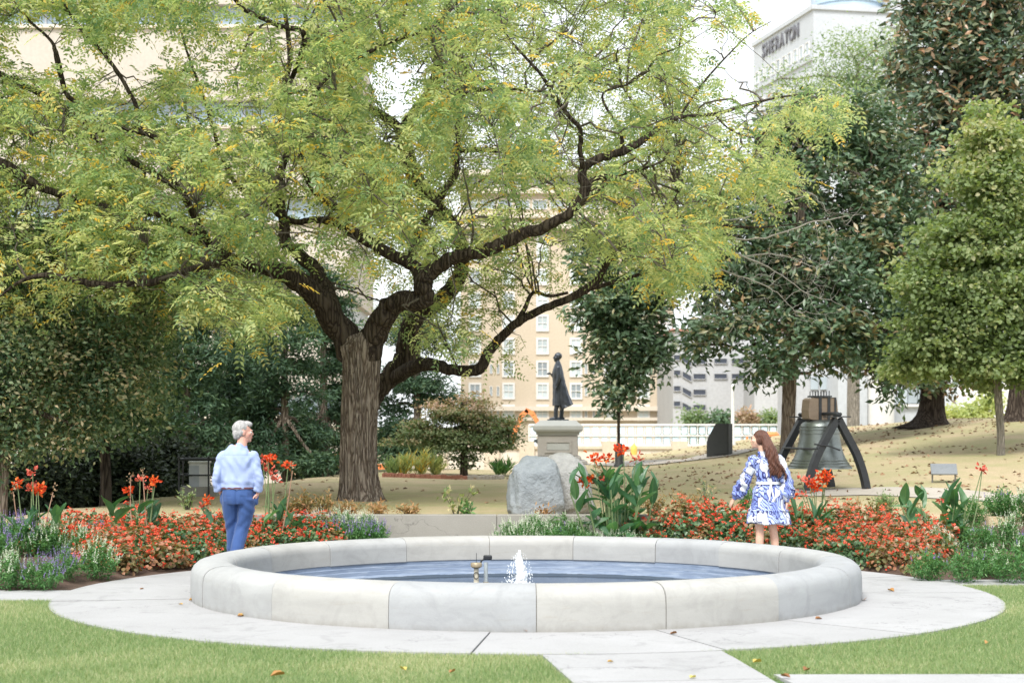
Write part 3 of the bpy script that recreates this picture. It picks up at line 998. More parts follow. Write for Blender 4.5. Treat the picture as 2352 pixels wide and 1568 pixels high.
def big_tree():
    rs = np.random.RandomState(21)
    b0 = G(827, 1150)
    Y0 = b0[1]
    root = empty('walnut_tree', tuple(b0), label='big spreading walnut tree with furrowed trunk and airy yellow green crown over the fountain', cat='tree')
    off = -b0
    def W(p): return np.asarray(p) + off
    # trunk (object space starts at its base)
    path = []
    for x, y, w in [(828, 1156, 95), (826, 1110, 88), (824, 1040, 84), (826, 960, 83), (829, 880, 84), (830, 830, 88), (828, 790, 96), (820, 768, 70)]:
        p = P(x, y, Y0); path.append(list(W(p)) + [w * .5 * Y0 / FPX])
    trunk_mesh(path, 'trunk', M['bark'], root, 5, sides=110, ridge=.14, flare=.26)
    mb = MB()
    Y = Y0
    L = [
        # left limb and what it feeds
        ([(815, 830, Y, 58), (790, 770, Y, 62), (745, 700, Y - .2, 54), (690, 650, Y - .4, 46), (640, 625, Y - .6, 36), (580, 612, Y - .9, 26), (530, 590, Y - 1.2, 22), (480, 560, Y - 1.6, 20), (440, 480, Y - 2, 19), (420, 440, Y - 2.2, 18)], 12),
        ([(775, 740, Y + .1, 40), (745, 660, Y + .6, 36), (705, 600, Y + 1, 30), (660, 560, Y + 1.2, 28), (650, 500, Y + 1.4, 24), (640, 420, Y + 1.6, 20), (660, 330, Y + 1.8, 16), (640, 250, Y + 2, 14), (665, 140, Y + 2, 13), (655, 30, Y + 2, 10), (640, -80, Y + 2, 7)], 10),
        ([(480, 560, Y - 1.6, 17), (400, 510, Y - 2, 14), (350, 490, Y - 2.3, 13), (270, 480, Y - 2.8, 12), (190, 462, Y - 3, 14), (120, 440, Y - 3.2, 18), (60, 410, Y - 3.3, 24), (0, 375, Y - 3.4, 25), (-120, 340, Y - 3.5, 18), (-280, 300, Y - 3.5, 10)], 9),
        ([(120, 440, Y - 3.2, 13), (60, 430, Y - 3, 10), (0, 432, Y - 2.8, 10), (-100, 440, Y - 2.6, 6)], 7),
        ([(420, 440, Y - 2.2, 18), (390, 385, Y - 2.4, 17), (380, 335, Y - 2.5, 15), (345, 310, Y - 2.6, 13), (325, 300, Y - 2.6, 13), (315, 250, Y - 2.6, 11), (260, 150, Y - 2.5, 9), (180, 60, Y - 2.4, 8), (130, -20, Y - 2.4, 5)], 8),
        ([(345, 310, Y - 2.6, 10), (300, 302, Y - 2.9, 9), (270, 290, Y - 3.1, 9), (230, 305, Y - 3.3, 7), (170, 325, Y - 3.4, 4)], 7),
        ([(420, 440, Y - 2.2, 14), (330, 385, Y - 1.4, 14), (240, 340, Y - 1.2, 15), (205, 300, Y - 1.1, 17), (160, 260, Y - 1.0, 18), (90, 215, Y - .9, 17), (0, 170, Y - .8, 14), (-130, 110, Y - .7, 9)], 9),
        ([(210, 300, Y - 1.1, 14), (175, 240, Y - 1, 12), (150, 210, Y - 1, 13), (132, 140, Y - 1, 15), (118, 95, Y - .9, 8), (60, 40, Y - .8, 6), (10, -30, Y - .8, 4)], 8),
        ([(640, 625, Y - .6, 26), (560, 600, Y - 2, 22), (470, 610, Y - 3.3, 20), (380, 640, Y - 4, 19), (310, 650, Y - 4.2, 19), (240, 655, Y - 4.3, 19), (180, 645, Y - 4.4, 16), (110, 632, Y - 4.4, 14), (50, 645, Y - 4.3, 9), (0, 680, Y - 4.2, 5)], 8),
        ([(650, 500, Y + 1.4, 16), (600, 460, Y + 1, 14), (540, 420, Y + .6, 12), (500, 330, Y + .4, 10), (470, 230, Y + .3, 8), (430, 120, Y + .2, 6), (400, 10, Y, 4)], 7),
        # right limb
        ([(838, 850, Y, 54), (850, 790, Y - .1, 60), (880, 730, Y - .3, 52), (905, 700, Y - .4, 46), (945, 692, Y - .6, 44), (975, 688, Y - .7, 42), (972, 655, Y - .7, 42), (985, 630, Y - .7, 36), (1020, 604, Y - .8, 32), (1060, 588, Y - .9, 30), (1110, 578, Y - 1, 28), (1150, 562, Y - 1.1, 29), (1200, 538, Y - 1.2, 26), (1250, 522, Y - 1.2, 25), (1300, 495, Y - 1.3, 24), (1330, 465, Y - 1.3, 24), (1345, 432, Y - 1.3, 25), (1335, 395, Y - 1.3, 22), (1370, 365, Y - 1.2, 20), (1430, 348, Y - 1, 20), (1480, 320, Y - .8, 16), (1520, 288, Y - .6, 13), (1560, 270, Y - .4, 10), (1640, 262, Y - .2, 9), (1720, 240, Y, 8), (1800, 222, Y, 5), (1880, 215, Y, 3)], 12),
        ([(972, 660, Y - .7, 34), (955, 615, Y - .6, 28), (905, 590, Y - .5, 27), (860, 562, Y - .3, 27), (800, 525, Y - .2, 25), (770, 510, Y, 22), (720, 505, Y + .2, 16), (670, 508, Y + .3, 14), (620, 470, Y + .4, 10)], 10),
        ([(800, 525, Y - .2, 16), (770, 480, Y - 1, 13), (720, 440, Y - 1.8, 11), (690, 360, Y - 2.4, 10), (700, 280, Y - 2.8, 9), (740, 190, Y - 3, 9), (830, 130, Y - 3, 10), (900, 95, Y - 3, 9), (985, 66, Y - 3, 8), (1040, 20, Y - 3, 5)], 8),
        ([(1345, 432, Y - 1.3, 17), (1370, 410, Y - 1.2, 14), (1410, 402, Y - 1.1, 11), (1450, 396, Y - 1, 9), (1500, 380, Y - .9, 6)], 7),
        ([(1340, 395, Y - 1.3, 14), (1332, 345, Y - 1.5, 12), (1333, 300, Y - 1.6, 12), (1310, 270, Y - 1.7, 11), (1280, 230, Y - 1.8, 10), (1245, 175, Y - 1.9, 9), (1200, 125, Y - 2, 7), (1160, 75, Y - 2, 6), (1140, 0, Y - 2, 4)], 7),
        ([(1430, 348, Y - 1, 11), (1425, 300, Y - 1.1, 9), (1400, 260, Y - 1.2, 7), (1385, 215, Y - 1.2, 6), (1440, 195, Y - 1.2, 4)], 6),
        ([(940, 600, Y - .5, 20), (960, 540, Y + .3, 18), (1000, 470, Y + .8, 16), (1045, 400, Y + 1, 18), (1052, 350, Y + 1.1, 15), (1078, 345, Y + 1.1, 13), (1130, 345, Y + 1.1, 12), (1180, 350, Y + 1.2, 8)], 8),
        ([(1050, 370, Y + 1, 14), (1052, 320, Y + 1, 12), (1048, 270, Y + 1, 14), (1040, 235, Y + 1, 19), (1038, 190, Y + 1, 12), (1035, 135, Y + .9, 10), (1048, 70, Y + .9, 7), (1050, -10, Y + .8, 5)], 8),
        ([(1040, 235, Y + 1, 12), (1060, 195, Y + .8, 9), (1070, 160, Y + .7, 8), (1050, 110, Y + .6, 6)], 6),
        ([(1045, 230, Y + 1, 11), (1080, 212, Y + 1, 8), (1140, 205, Y + 1, 8), (1210, 208, Y + 1, 6), (1290, 215, Y + .9, 4)], 6),
        ([(640, 250, Y + 2, 12), (700, 90, Y - 1, 14), (640, 60, Y - 1.2, 13), (560, 20, Y - 1.4, 12), (520, -30, Y - 1.5, 9)], 7),
        ([(1640, 262, Y - .2, 6), (1680, 300, Y - .3, 4), (1740, 320, Y - .4, 3)], 5),
        ([(1560, 270, Y - .4, 7), (1600, 210, Y - .3, 6), (1650, 150, Y - .3, 5), (1720, 80, Y - .2, 3), (1770, 50, Y - .2, 2)], 5),
    ]
    nodes = []
    for pts, sides in L:
        S = limb(mb, [(x, y, Yv, w * (1.06 if w > 24 else .95)) for x, y, Yv, w in pts], sides, 5, .10, rs)
        nodes.append(S[:, :3])
    nodes = np.vstack(nodes)
    br = mb.build('limb', M['bark_dark_and_shaded'], root, smooth=True)  # limbs darker than the trunk: shade painted into their bark
    br.location = off
    Yc = lambda x, y: Y0 - .6 - .0 * x
    tw = MB()
    t1 = crown_targets(330, CR1, dens1, Yc, 4.6, rs)
    n1 = grow(tw, nodes, t1, .021, .009, 5, 7, .10, rs)
    nodes = np.vstack([nodes[::2], n1])
    # clumpy foliage pads
    pads = []
    rsx = rs.uniform(-420, 2000, 1250); rsy = rs.uniform(-700, 860, 1250)
    k = inside(rsx, rsy, CR1) & (rs.rand(1250) < dens1(rsx, rsy) / 1.2)
    clump = np.stack([rsx[k], rsy[k], rs.uniform(10, 38, k.sum())], 1)
    t2 = crown_targets(4300, CR1, dens1, Yc, 5.2, rs, clump)
    n2 = grow(tw, nodes, t2, .0075, .003, 3, 4, .05, rs)
    o = tw.build('branch', M['twig'], root); o.location = off
    tag(o, kind='stuff')
    tips = t2 + rs.normal(size=t2.shape) * .02
    near = nodes[nearest_idx(nodes, tips)]
    dirs = unit(tips - near)
    C, D, N, Ln, Wd, T = compound(tips, dirs, 9, rs, spread=.17, Llen=(.22, .36), lw=.42, lsz=(.066, .108))
    # leaves that would hang right in front of a bold limb are sparse: the wood there is bare
    nb = len(tips) * 9
    keep = np.ones(nb, bool)
    for ch in (0, 5):
        Q = C[ch * nb:(ch + 1) * nb]; qx = CX + Q[:, 0] * FPX / Q[:, 1]; qy = HY - (Q[:, 2] - CAMH) * FPX / Q[:, 1]
        for pts, _s in L:
            for (xa, ya, Ya, wa), (xb, yb, Yb_, wb) in zip(pts[:-1], pts[1:]):
                if min(wa, wb) < 10: continue
                gap = 1.0 if min(wa, wb) > 21 else (.5 + .5 * np.sin(qx * .031 + qy * .023 + Ya) * np.sin(qx * .017 - qy * .041))
                dx, dy = xb - xa, yb - ya
                t = np.clip(((qx - xa) * dx + (qy - ya) * dy) / (dx * dx + dy * dy), 0, 1)
                d = np.hypot(qx - xa - t * dx, qy - ya - t * dy)
                keep &= ~((gap > .48) & (d < .55 * (wa + (wb - wa) * t) + 7) & (Q[:, 1] < Ya + (Yb_ - Ya) * t))
    keep |= rs.rand(nb) < .16
    kk = np.tile(keep, len(C) // nb)
    C, D, N, Ln, Wd, T = C[kk], D[kk], N[kk], Ln[kk], Wd[kk], T[kk]
    # colour: yellower at low left edge, green elsewhere, a few orange leaves
    tt = .05 + .75 * T
    patch = np.sin(C[:, 0] * 1.1 + 2 * np.sin(C[:, 2] * .9)) * np.sin(C[:, 2] * 1.7 + C[:, 1])
    tt = tt + .12 * patch
    tt = tt + rs.normal(size=len(tt)) * .10
    tt = np.where(T > .955, .90 + rs.rand(len(T)) * .1, tt)
    tt = np.where(rs.rand(len(T)) < .015, .94, tt)
    fo = leaves('foliage', C, D, N, Ln, Wd, tt, M['walnut'], root, .12)
    fo.location = off
    tag(fo, kind='stuff')
    return Y0
Y_BIG = big_tree()

# ------------------------------------------------------------------ second walnut behind it
CR2 = [(760, -500), (1500, -500), (1560, 60), (1640, 260), (1660, 480), (1560, 650), (1400, 600), (1300, 700), (1230, 770), (1110, 870), (1060, 860), (950, 780), (860, 720), (800, 420), (720, 200)]
def back_tree():
    rs = np.random.RandomState(5)
    Y = Y_BIG + 4.2
    bx, by = 826, 1120
    X = (bx - CX) * Y / FPX; z = float(zg(X, Y))
    b0 = np.array([X, Y, z])
    root = empty('walnut_tree', tuple(b0), label='second walnut tree hidden behind the big trunk, one long limb sweeping toward the statue', cat='tree')
    off = -b0
    mb = MB()
    L = [
        ([(826, 1120, Y, 60), (826, 1040, Y, 54), (832, 970, Y, 52), (852, 915, Y, 50), (892, 868, Y, 46), (930, 815, Y, 46), (935, 770, Y, 44), (960, 725, Y, 42), (1010, 690, Y, 40), (1045, 650, Y, 36), (1062, 600, Y, 34), (1050, 540, Y, 32), (1010, 480, Y, 34), (960, 420, Y, 36), (935, 360, Y, 36), (930, 300, Y, 32), (950, 262, Y, 26), (990, 210, Y, 26), (1005, 150, Y, 24), (1000, 80, Y, 22), (1030, 10, Y, 18), (1050, -80, Y, 14), (1070, -250, Y, 8)], 16),
        ([(900, 870, Y, 34), (950, 842, Y - .6, 34), (990, 836, Y - 1, 30), (1030, 848, Y - 1.3, 26), (1070, 852, Y - 1.5, 26), (1103, 845, Y - 1.6, 27), (1122, 808, Y - 1.6, 24), (1150, 775, Y - 1.6, 22), (1190, 740, Y - 1.7, 20), (1240, 712, Y - 1.7, 19), (1300, 688, Y - 1.8, 18), (1345, 665, Y - 1.8, 20), (1375, 640, Y - 1.8, 17), (1400, 595, Y - 1.9, 15), (1440, 555, Y - 2, 13), (1475, 528, Y - 2, 10), (1520, 500, Y - 2, 7), (1560, 440, Y - 2, 5)], 12),
        ([(1185, 742, Y - 1.7, 13), (1205, 710, Y - 1.7, 11), (1225, 672, Y - 1.7, 9), (1262, 680, Y - 1.8, 8), (1305, 672, Y - 1.8, 7)], 7),
        ([(940, 320, Y, 24), (890, 272, Y, 22), (850, 250, Y, 20), (800, 215, Y, 18), (775, 170, Y, 14), (740, 110, Y, 10), (700, 40, Y, 7)], 9),
        ([(985, 60, Y, 9), (920, 95, Y - .3, 8), (860, 120, Y - .5, 7), (790, 165, Y - .6, 6)], 6),
        ([(1345, 665, Y - 1.8, 12), (1440, 640, Y - 1.9, 9), (1540, 600, Y - 2, 8), (1600, 560, Y - 2.1, 6), (1700, 540, Y - 2.2, 4)], 7),
        ([(1475, 528, Y - 2, 8), (1540, 500, Y - 2.1, 8), (1600, 505, Y - 2.2, 7), (1680, 520, Y - 2.3, 6), (1780, 520, Y - 2.4, 4), (1880, 505, Y - 2.4, 3), (1960, 480, Y - 2.4, 2)], 6),
    ]
    nodes = []
    for pts, sides in L:
        S = limb(mb, pts, sides, 5, .08, rs); nodes.append(S[:, :3])
    nodes = np.vstack(nodes)
    br = mb.build('limb', M['bark_dark_and_shaded'], root, smooth=True); br.location = off  # same darkened bark, limb shade carried by the colour
    tw = MB()
    d2 = lambda x, y: dens1(x, y) * np.where(x < 900, .7, 1) * np.where(y > 480, .8, 1)
    Yc = lambda x, y: Y + 0 * x
    t1 = crown_targets(150, CR2, d2, Yc, 3.5, rs)
    n1 = grow(tw, nodes, t1, .020, .009, 5, 7, .10, rs)
    # drooping bare twigs at the right
    bare = MB()
    tb = []
    for i in range(75):
        x = rs.uniform(1560, 1900); y = 520 + (x - 1560) * -.02 + rs.uniform(-90, 190)
        tb.append(P(x, y, Y - 2.2 + rs.uniform(-.9, .9)))
    tb = np.array(tb)
    start = np.vstack([nodes[nodes[:, 0] > P(1480, 500, Y)[0]]])
    arms = [[(1470, 590, 9), (1550, 600, 6), (1620, 650, 5), (1670, 705, 4), (1720, 750, 2)], [(1475, 560, 9), (1580, 585, 8), (1690, 600, 7), (1790, 640, 5), (1880, 700, 3)],
            [(1500, 540, 9), (1620, 560, 8), (1760, 575, 6), (1880, 540, 5), (1975, 520, 3)], [(1500, 520, 8), (1600, 545, 7), (1700, 610, 5), (1810, 610, 4), (1900, 640, 2)],
            [(1560, 610, 7), (1610, 690, 5), (1640, 760, 3)], [(1490, 540, 8), (1600, 500, 6), (1700, 530, 5), (1800, 500, 4), (1890, 470, 2)], [(1560, 600, 6), (1700, 650, 5), (1800, 690, 4), (1850, 740, 2)]]
    nb = []
    for i, arm in enumerate(arms):
        dY = rs.uniform(-1.2, .6)
        S = limb(bare, [(x - 25, y - 25, Y - 2.1 + dY * j / 4, w * .68) for j, (x, y, w) in enumerate(arm)], 5, 6, .8, rs); nb.append(S[2:, :3])
    nb = np.vstack(nb)
    tb = nb[rs.randint(len(nb), size=110)] + rs.normal(size=(110, 3)) * [.35, .4, .28] + [.35, 0, -.12]
    nb2 = grow(bare, nb, tb, .0065, .003, 4, 7, -.05, rs)
    nb = np.vstack([nb, nb2])
    tb2 = nb[rs.randint(len(nb), size=420)] + rs.normal(size=(420, 3)) * [.22, .25, .16] + [.12, 0, -.05]
    grow(bare, nb, tb2, .004, .002, 3, 5, .0, rs)
    o = bare.build('bare_twig', M['twig_grey'], root); o.location = off
    tag(o, kind='stuff')
    nodes = np.vstack([nodes[::2], n1])
    t2 = crown_targets(1350, CR2, d2, Yc, 4.0, rs)
    ht = np.array([P(rs.uniform(1030, 1215), rs.uniform(600, 820), Y - 1.6 + rs.uniform(-.7, .7)) for _ in range(60)])
    ht = ht[(ht[:, 2] > .0)]
    t2 = np.vstack([t2, ht])
    grow(tw, nodes, t2, .009, .003, 3, 4, .05, rs)
    o = tw.build('branch', M['twig'], root); o.location = off
    tag(o, kind='stuff')
    near = nodes[nearest_idx(nodes, t2)]
    C, D, N, Ln, Wd, T = compound(t2, unit(t2 - near), 8, rs, spread=.17, nleaf=4, lsz=(.07, .10), lw=.40)
    nb = len(t2) * 8
    keep = np.ones(nb, bool)
    for ch in (0, 5):
        Q = C[ch * nb:(ch + 1) * nb]; qx = CX + Q[:, 0] * FPX / Q[:, 1]; qy = HY - (Q[:, 2] - CAMH) * FPX / Q[:, 1]
        pts = L[1][0][1:10]
        for (xa, ya, Ya, wa), (xb, yb, Yb_, wb) in zip(pts[:-1], pts[1:]):
            dx, dy = xb - xa, yb - ya
            t = np.clip(((qx - xa) * dx + (qy - ya) * dy) / (dx * dx + dy * dy), 0, 1)
            keep &= ~(np.hypot(qx - xa - t * dx, qy - ya - t * dy) < .55 * wa + 10)
        keep &= ~((qx > 1225) & (qy > 740))
    kk = np.tile(keep, len(C) // nb)
    C, D, N, Ln, Wd, T = C[kk], D[kk], N[kk], Ln[kk], Wd[kk], T[kk]
    tt = .15 + .6 * T; tt = np.where(T > .955, .9 + rs.rand(len(T)) * .1, tt)
    fo = leaves('foliage', C, D, N, Ln, Wd, tt, M['walnut'], root, .12); fo.location = off
    tag(fo, kind='stuff')
back_tree()

# ------------------------------------------------------------------ other trees, lobed crowns of leaf clumps
def crown_tree(name, label, base, lobes, leafm, trunk, n_clump=200, per=26, L=(.12, .2), W=.4, cs=.28, barkm='bark_dark_and_shaded', seed=1, up=.2, tb=(0, 1), six=False, group=None, cat='tree', flatten=.6, orient='out', limb_n=60, rise=0.0, trunk_ridge=.06, toptint=None, flare=.3, shell=.45):
    """base: world point; lobes: (x, y, Y, rx, ry) in layout units (depth radius = rx in metres); trunk: (x,y,w) layout at the base depth"""
    rs = np.random.RandomState(seed)
    root = empty(name, tuple(base), label=label, cat=cat, group=group)
    off = -np.asarray(base)
    Y0 = base[1]
    if trunk:
        path = [list(P(x, y, Y0) + off) + [w * .5 * Y0 / FPX] for x, y, w in trunk]
        path[0][2] = -.12
        trunk_mesh(path, 'trunk', M[barkm], root, seed, sides=36, ridge=trunk_ridge, sub=5, flare=flare)
        nodes = catmull(np.array(path), 6)[:, :3] - off
        nodes = nodes[len(nodes) // 3:]
    else:
        nodes = np.array([base + [0, 0, .1]])
    lob = []
    for x, y, Y, rx, ry in lobes:
        c = P(x, y, Y); s = Y / FPX
        lob.append((c, np.array([rx * s, rx * s * .9, ry * s])))
    vol = np.array([r[0] * r[1] * r[2] for c, r in lob]) ** .75; vol /= vol.sum()
    k = rs.choice(len(lob), n_clump, p=vol)
    d = rand_dirs(n_clump, rise, rs); rad = rs.rand(n_clump) ** shell
    ph = rs.uniform(0, 6.28, (len(lob), 3))[k]
    rad = rad * (.74 + .42 * np.abs(np.sin(3.1 * d[:, 0] + ph[:, 0]) * np.sin(3.7 * d[:, 2] + ph[:, 1]) + .5 * np.sin(5 * d[:, 1] + ph[:, 2])))
    ctr = np.array([lob[j][0] for j in k]) + d * rad[:, None] * np.array([lob[j][1] for j in k])
    outd = d.copy()
    mb = MB()
    lc = np.array([c for c, r in lob])
    n1 = grow(mb, nodes, lc, .05, .03, 6, 6, .05, rs) if trunk else grow(mb, nodes, lc, .03, .015, 5, 5, .05, rs)
    nn = np.vstack([nodes, n1])
    n2 = grow(mb, nn, ctr[rs.permutation(n_clump)[:limb_n]], .025, .008, 4, 5, .02, rs)
    o = mb.build('branch', M[barkm], root); o.location = off; tag(o, kind='stuff')
    n = n_clump * per
    C = np.repeat(ctr, per, 0) + rs.normal(size=(n, 3)) * cs * [1, 1, flatten]
    OD = np.repeat(outd, per, 0)
    D = unit(rand_dirs(n, 0, rs) * [1, 1, .6] + OD * .6 + [0, 0, -.15])
    N = unit(np.array([0, 0, 1.0]) * up * 3 + OD * .5 + rs.normal(size=(n, 3)) * .6)
    Ln = rs.uniform(*L, n)
    ct = np.repeat(rs.rand(n_clump), per)
    T = tb[0] + (tb[1] - tb[0]) * (.55 * ct + .45 * rs.rand(n))
    if toptint is not None:
        h = (C[:, 2] - C[:, 2].min()) / (np.ptp(C[:, 2]) + .01)
        T = T + toptint * (h - .45)
    f = leaves('foliage', C, D, N, Ln, Ln * W, T, M[leafm], root, .15, six)
    f.location = off
    tag(f, kind='stuff')
    return root
# right side
g = G(1812, 1040)
crown_tree('magnolia_tree', 'large dark green magnolia with a single brown trunk standing behind the bronze bell', g,
    [(1700, 560, g[1], 130, 150), (1850, 430, g[1] + 1, 170, 150), (2000, 560, g[1] + 1, 130, 200), (1850, 650, g[1], 200, 150), (1690, 740, g[1] - .5, 110, 70), (1900, 780, g[1] - .5, 150, 80), (2030, 760, g[1], 110, 90),
     (1930, 300, g[1] + 1, 140, 90), (1640, 650, g[1], 60, 90), (1760, 840, g[1] - 1, 90, 45), (2080, 640, g[1] + 1, 90, 160), (2060, 860, g[1], 70, 50), (1600, 780, g[1] - .5, 50, 50), (1620, 480, g[1], 70, 80), (2060, 400, g[1] + 1.5, 100, 150), (1800, 300, g[1] + 1, 90, 60)],
    'magnolia', [(1806, 1050, 32), (1810, 990, 30), (1812, 920, 30), (1815, 840, 30), (1822, 700, 26), (1840, 500, 20), (1850, 350, 10)],
    n_clump=1350, per=26, L=(.15, .25), W=.44, cs=.20, seed=31, tb=(0, 1), six=False, flatten=.7, barkm='bark', limb_n=120, flare=.2)
g = P(1422, 1052, 45); g[2] = float(zg(g[0], 45))
crown_tree('magnolia_tree', 'slim young magnolia with a thin straight trunk just right of the statue', g,
    [(1340, 545, 45, 45, 55), (1375, 620, 45, 60, 70), (1430, 720, 45, 110, 100), (1490, 690, 45, 70, 60), (1440, 810, 45, 95, 90), (1420, 900, 45, 60, 55), (1500, 790, 45, 55, 60), (1430, 560, 45.5, 60, 50), (1395, 700, 45, 70, 60), (1460, 640, 45, 70, 60)],
    'magnolia', [(1422, 1062, 8), (1421, 1000, 7), (1421, 940, 7), (1422, 860, 8), (1420, 740, 8), (1400, 620, 6), (1350, 540, 3)],
    n_clump=620, per=16, L=(.16, .26), W=.42, cs=.17, seed=32, tb=(0, .9), limb_n=60, flare=.05)
g = G(2298, 1045)
crown_tree('maple_tree', 'young green maple with thin pale trunk at the right edge, top leaves turning tan', g,
    [(2262, 262, g[1], 34, 40), (2255, 330, g[1], 62, 60), (2310, 330, g[1], 70, 60), (2240, 430, g[1], 90, 75), (2330, 430, g[1], 100, 90), (2205, 545, g[1], 100, 75), (2300, 580, g[1], 140, 100), (2130, 660, g[1], 100, 70), (2250, 700, g[1], 150, 90),
     (2380, 700, g[1], 120, 110), (2160, 780, g[1], 120, 70), (2290, 830, g[1], 120, 60), (2400, 850, g[1], 100, 70), (2120, 830, g[1] + .5, 80, 50)],
    'maple', [(2299, 1055, 17), (2298, 980, 17), (2292, 900, 18), (2288, 820, 17), (2290, 680, 14), (2300, 500, 10), (2300, 350, 5)],
    n_clump=760, per=54, L=(.08, .13), W=.75, cs=.21, seed=33, barkm='bark_grey', tb=(0, .85), toptint=.35, six=True, flatten=.45, flare=.15, shell=.35)
g = G(2136, 978, 40, 60)
crown_tree('magnolia_tree', 'broad magnolia with rusty leaves rising high at the upper right behind the maple', g,
    [(2180, 120, g[1], 120, 150), (2300, 200, g[1], 120, 180), (2150, 300, g[1], 110, 120), (2290, 0, g[1], 140, 120), (2120, 20, g[1], 70, 80), (2080, 560, g[1], 90, 110), (2200, 450, g[1], 100, 100), (2080, 800, g[1], 110, 80), (2170, 870, g[1] - .5, 60, 35), (1960, 790, g[1], 80, 60), (2350, 380, g[1], 100, 120), (2070, 180, g[1] + 1, 60, 80)],
    'magnolia_rusty', [(2136, 990, 84), (2138, 960, 64), (2140, 920, 56), (2142, 880, 54), (2145, 760, 50), (2150, 600, 40), (2180, 300, 26), (2200, 100, 14)],
    n_clump=1500, per=15, L=(.18, .30), W=.42, cs=.26, seed=34, tb=(0, 1), flare=.9, limb_n=120)
g = G(2335, 966, 40, 60)
crown_tree('magnolia_tree', 'dark trunk partly cut off by the right edge, behind the pale maple', g,
    [(2400, 700, g[1], 100, 150), (2420, 850, g[1], 90, 60), (2480, 500, g[1], 120, 200)],
    'magnolia', [(2345, 975, 72), (2345, 930, 60), (2350, 880, 58), (2360, 700, 50), (2400, 400, 30)],
    n_clump=260, per=15, L=(.18, .30), W=.42, cs=.26, seed=35, flare=.6, limb_n=40)
g = P(1960, 1000, 68); g[2] = float(zg(g[0], 68))
crown_tree('locust_tree', 'pale feathery green tree far behind the magnolia below the hotel lettering', g,
    [(1960, 130, 68, 90, 70), (2010, 200, 68, 110, 90), (1880, 240, 68, 110, 80), (1990, 330, 68, 120, 80), (2060, 100, 68, 50, 60), (1790, 180, 68, 50, 30)],
    'locust', [(1960, 1010, 30), (1960, 800, 28), (1960, 500, 24), (1970, 250, 14), (1970, 150, 6)],
    n_clump=420, per=30, L=(.12, .2), W=.35, cs=.42, seed=36, barkm='bark_grey', limb_n=60)
g = P(2235, 965, 62); g[2] = float(zg(g[0], 62))
crown_tree('bush', 'sunlit yellow green bush glimpsed beyond the crest between the trunks at the right', g,
    [(2235, 945, 62, 50, 18), (2180, 950, 62, 30, 12), (2270, 925, 62, 25, 20)], 'walnut', None, n_clump=90, per=26, L=(.12, .2), W=.5, cs=.2, seed=37, cat='bush', tb=(.35, .85), limb_n=20)

# left side
g = np.array([*P(5, 1170, 25.5)[:2], 0]); g[2] = float(zg(g[0], 25.5))
crown_tree('dogwood_tree', 'dense tree at the left edge with green leaves turning russet above a thick trunk', g,
    [(60, 700, g[1], 150, 100), (200, 760, g[1] + .3, 150, 90), (300, 820, g[1] + .5, 90, 90), (80, 860, g[1], 150, 100), (240, 900, g[1] + .3, 120, 80), (20, 980, g[1], 110, 60), (170, 980, g[1] + .2, 110, 50), (-100, 800, g[1], 120, 200), (130, 600, g[1] + .8, 150, 80), (330, 720, g[1] + .8, 60, 50), (-60, 620, g[1], 150, 100), (60, 1020, g[1] - .2, 60, 30), (330, 620, g[1] + 1.2, 110, 80), (220, 560, g[1] + 1.2, 130, 60), (20, 560, g[1] + 1, 120, 70), (-60, 1000, g[1], 100, 60), (-20, 900, g[1] - .3, 110, 80), (30, 780, g[1] - .3, 120, 90), (-40, 1080, g[1], 70, 40)],
    'dogwood', [(2, 1185, 26), (6, 1130, 24), (10, 1060, 24), (20, 1000, 24), (50, 930, 18), (80, 800, 14), (100, 650, 8)],
    n_clump=900, per=58, L=(.065, .11), W=.5, cs=.20, seed=41, barkm='bark', tb=(0, 1), flatten=.8, flare=.2, shell=.4)
g = np.array([*P(243, 1142, 29)[:2], 0]); g[2] = float(zg(g[0], 29))
crown_tree('dogwood_tree', 'darker shaded tree with a black trunk just behind the russet leaved tree', g,
    [(240, 960, 29, 140, 60), (130, 940, 29.5, 110, 90), (330, 900, 29.5, 90, 60), (300, 760, 30, 110, 90), (180, 860, 30, 130, 110)],
    'dogwood', [(242, 1190, 26), (243, 1100, 24), (240, 1030, 22), (236, 940, 18), (240, 800, 10)],
    n_clump=380, per=38, L=(.08, .13), W=.55, cs=.22, seed=42, tb=(0, .75), limb_n=70, flare=.25)
for i, (x, Yd, sx, h0, lab) in enumerate([
    (430, 40, 1.0, 560, 'dark green cedar left of the man, the leftmost of the row of cedars'),
    (560, 43, .95, 620, 'dark green cedar directly behind the white haired man'),
    (655, 41, 1.0, 600, 'dark green cedar between the man and the big walnut trunk'),
    (745, 44, .9, 620, 'dark green cedar seen just left of the big walnut trunk'),
    (960, 46, 1.0, 690, 'dark green cedar right of the big walnut trunk'),
    (500, 50, 1.1, 560, 'tall cedar far back in the row, above the box with railing'),
    (330, 42, 1.0, 640, 'dark cedar behind the black trunk at the left')]):
    g = P(x, 1100, Yd); g[2] = float(zg(g[0], Yd)) - .1
    lob = []
    rs = np.random.RandomState(60 + i)
    top = h0
    yb = 1075
    ny = 9
    for j in range(ny):
        yy = top + (yb - top) * (j + .5) / ny
        for s in (-1, 1):
            w = (36 + 40 * (j + 1) / ny) * sx
            if rs.rand() < .14: continue
            lob.append((x + s * w * rs.uniform(.3, 1.0), yy + rs.uniform(-16, 16), Yd + rs.uniform(-.5, .5), w * rs.uniform(.6, .95), 22))
    crown_tree('cedar_tree', lab, g, lob, 'cedar', [(x + 3, 1150, 20), (x, 1000, 18), (x - 2, 860, 16), (x, 700, 11), (x, h0 - 20, 4)],
               n_clump=280, per=60, L=(.11, .20), W=.26, cs=.2, seed=70 + i, tb=(0, 1), flatten=.45, up=.1, limb_n=110, group='row of dark cedars behind the lawn', barkm='bark', shell=.5, flare=.1)
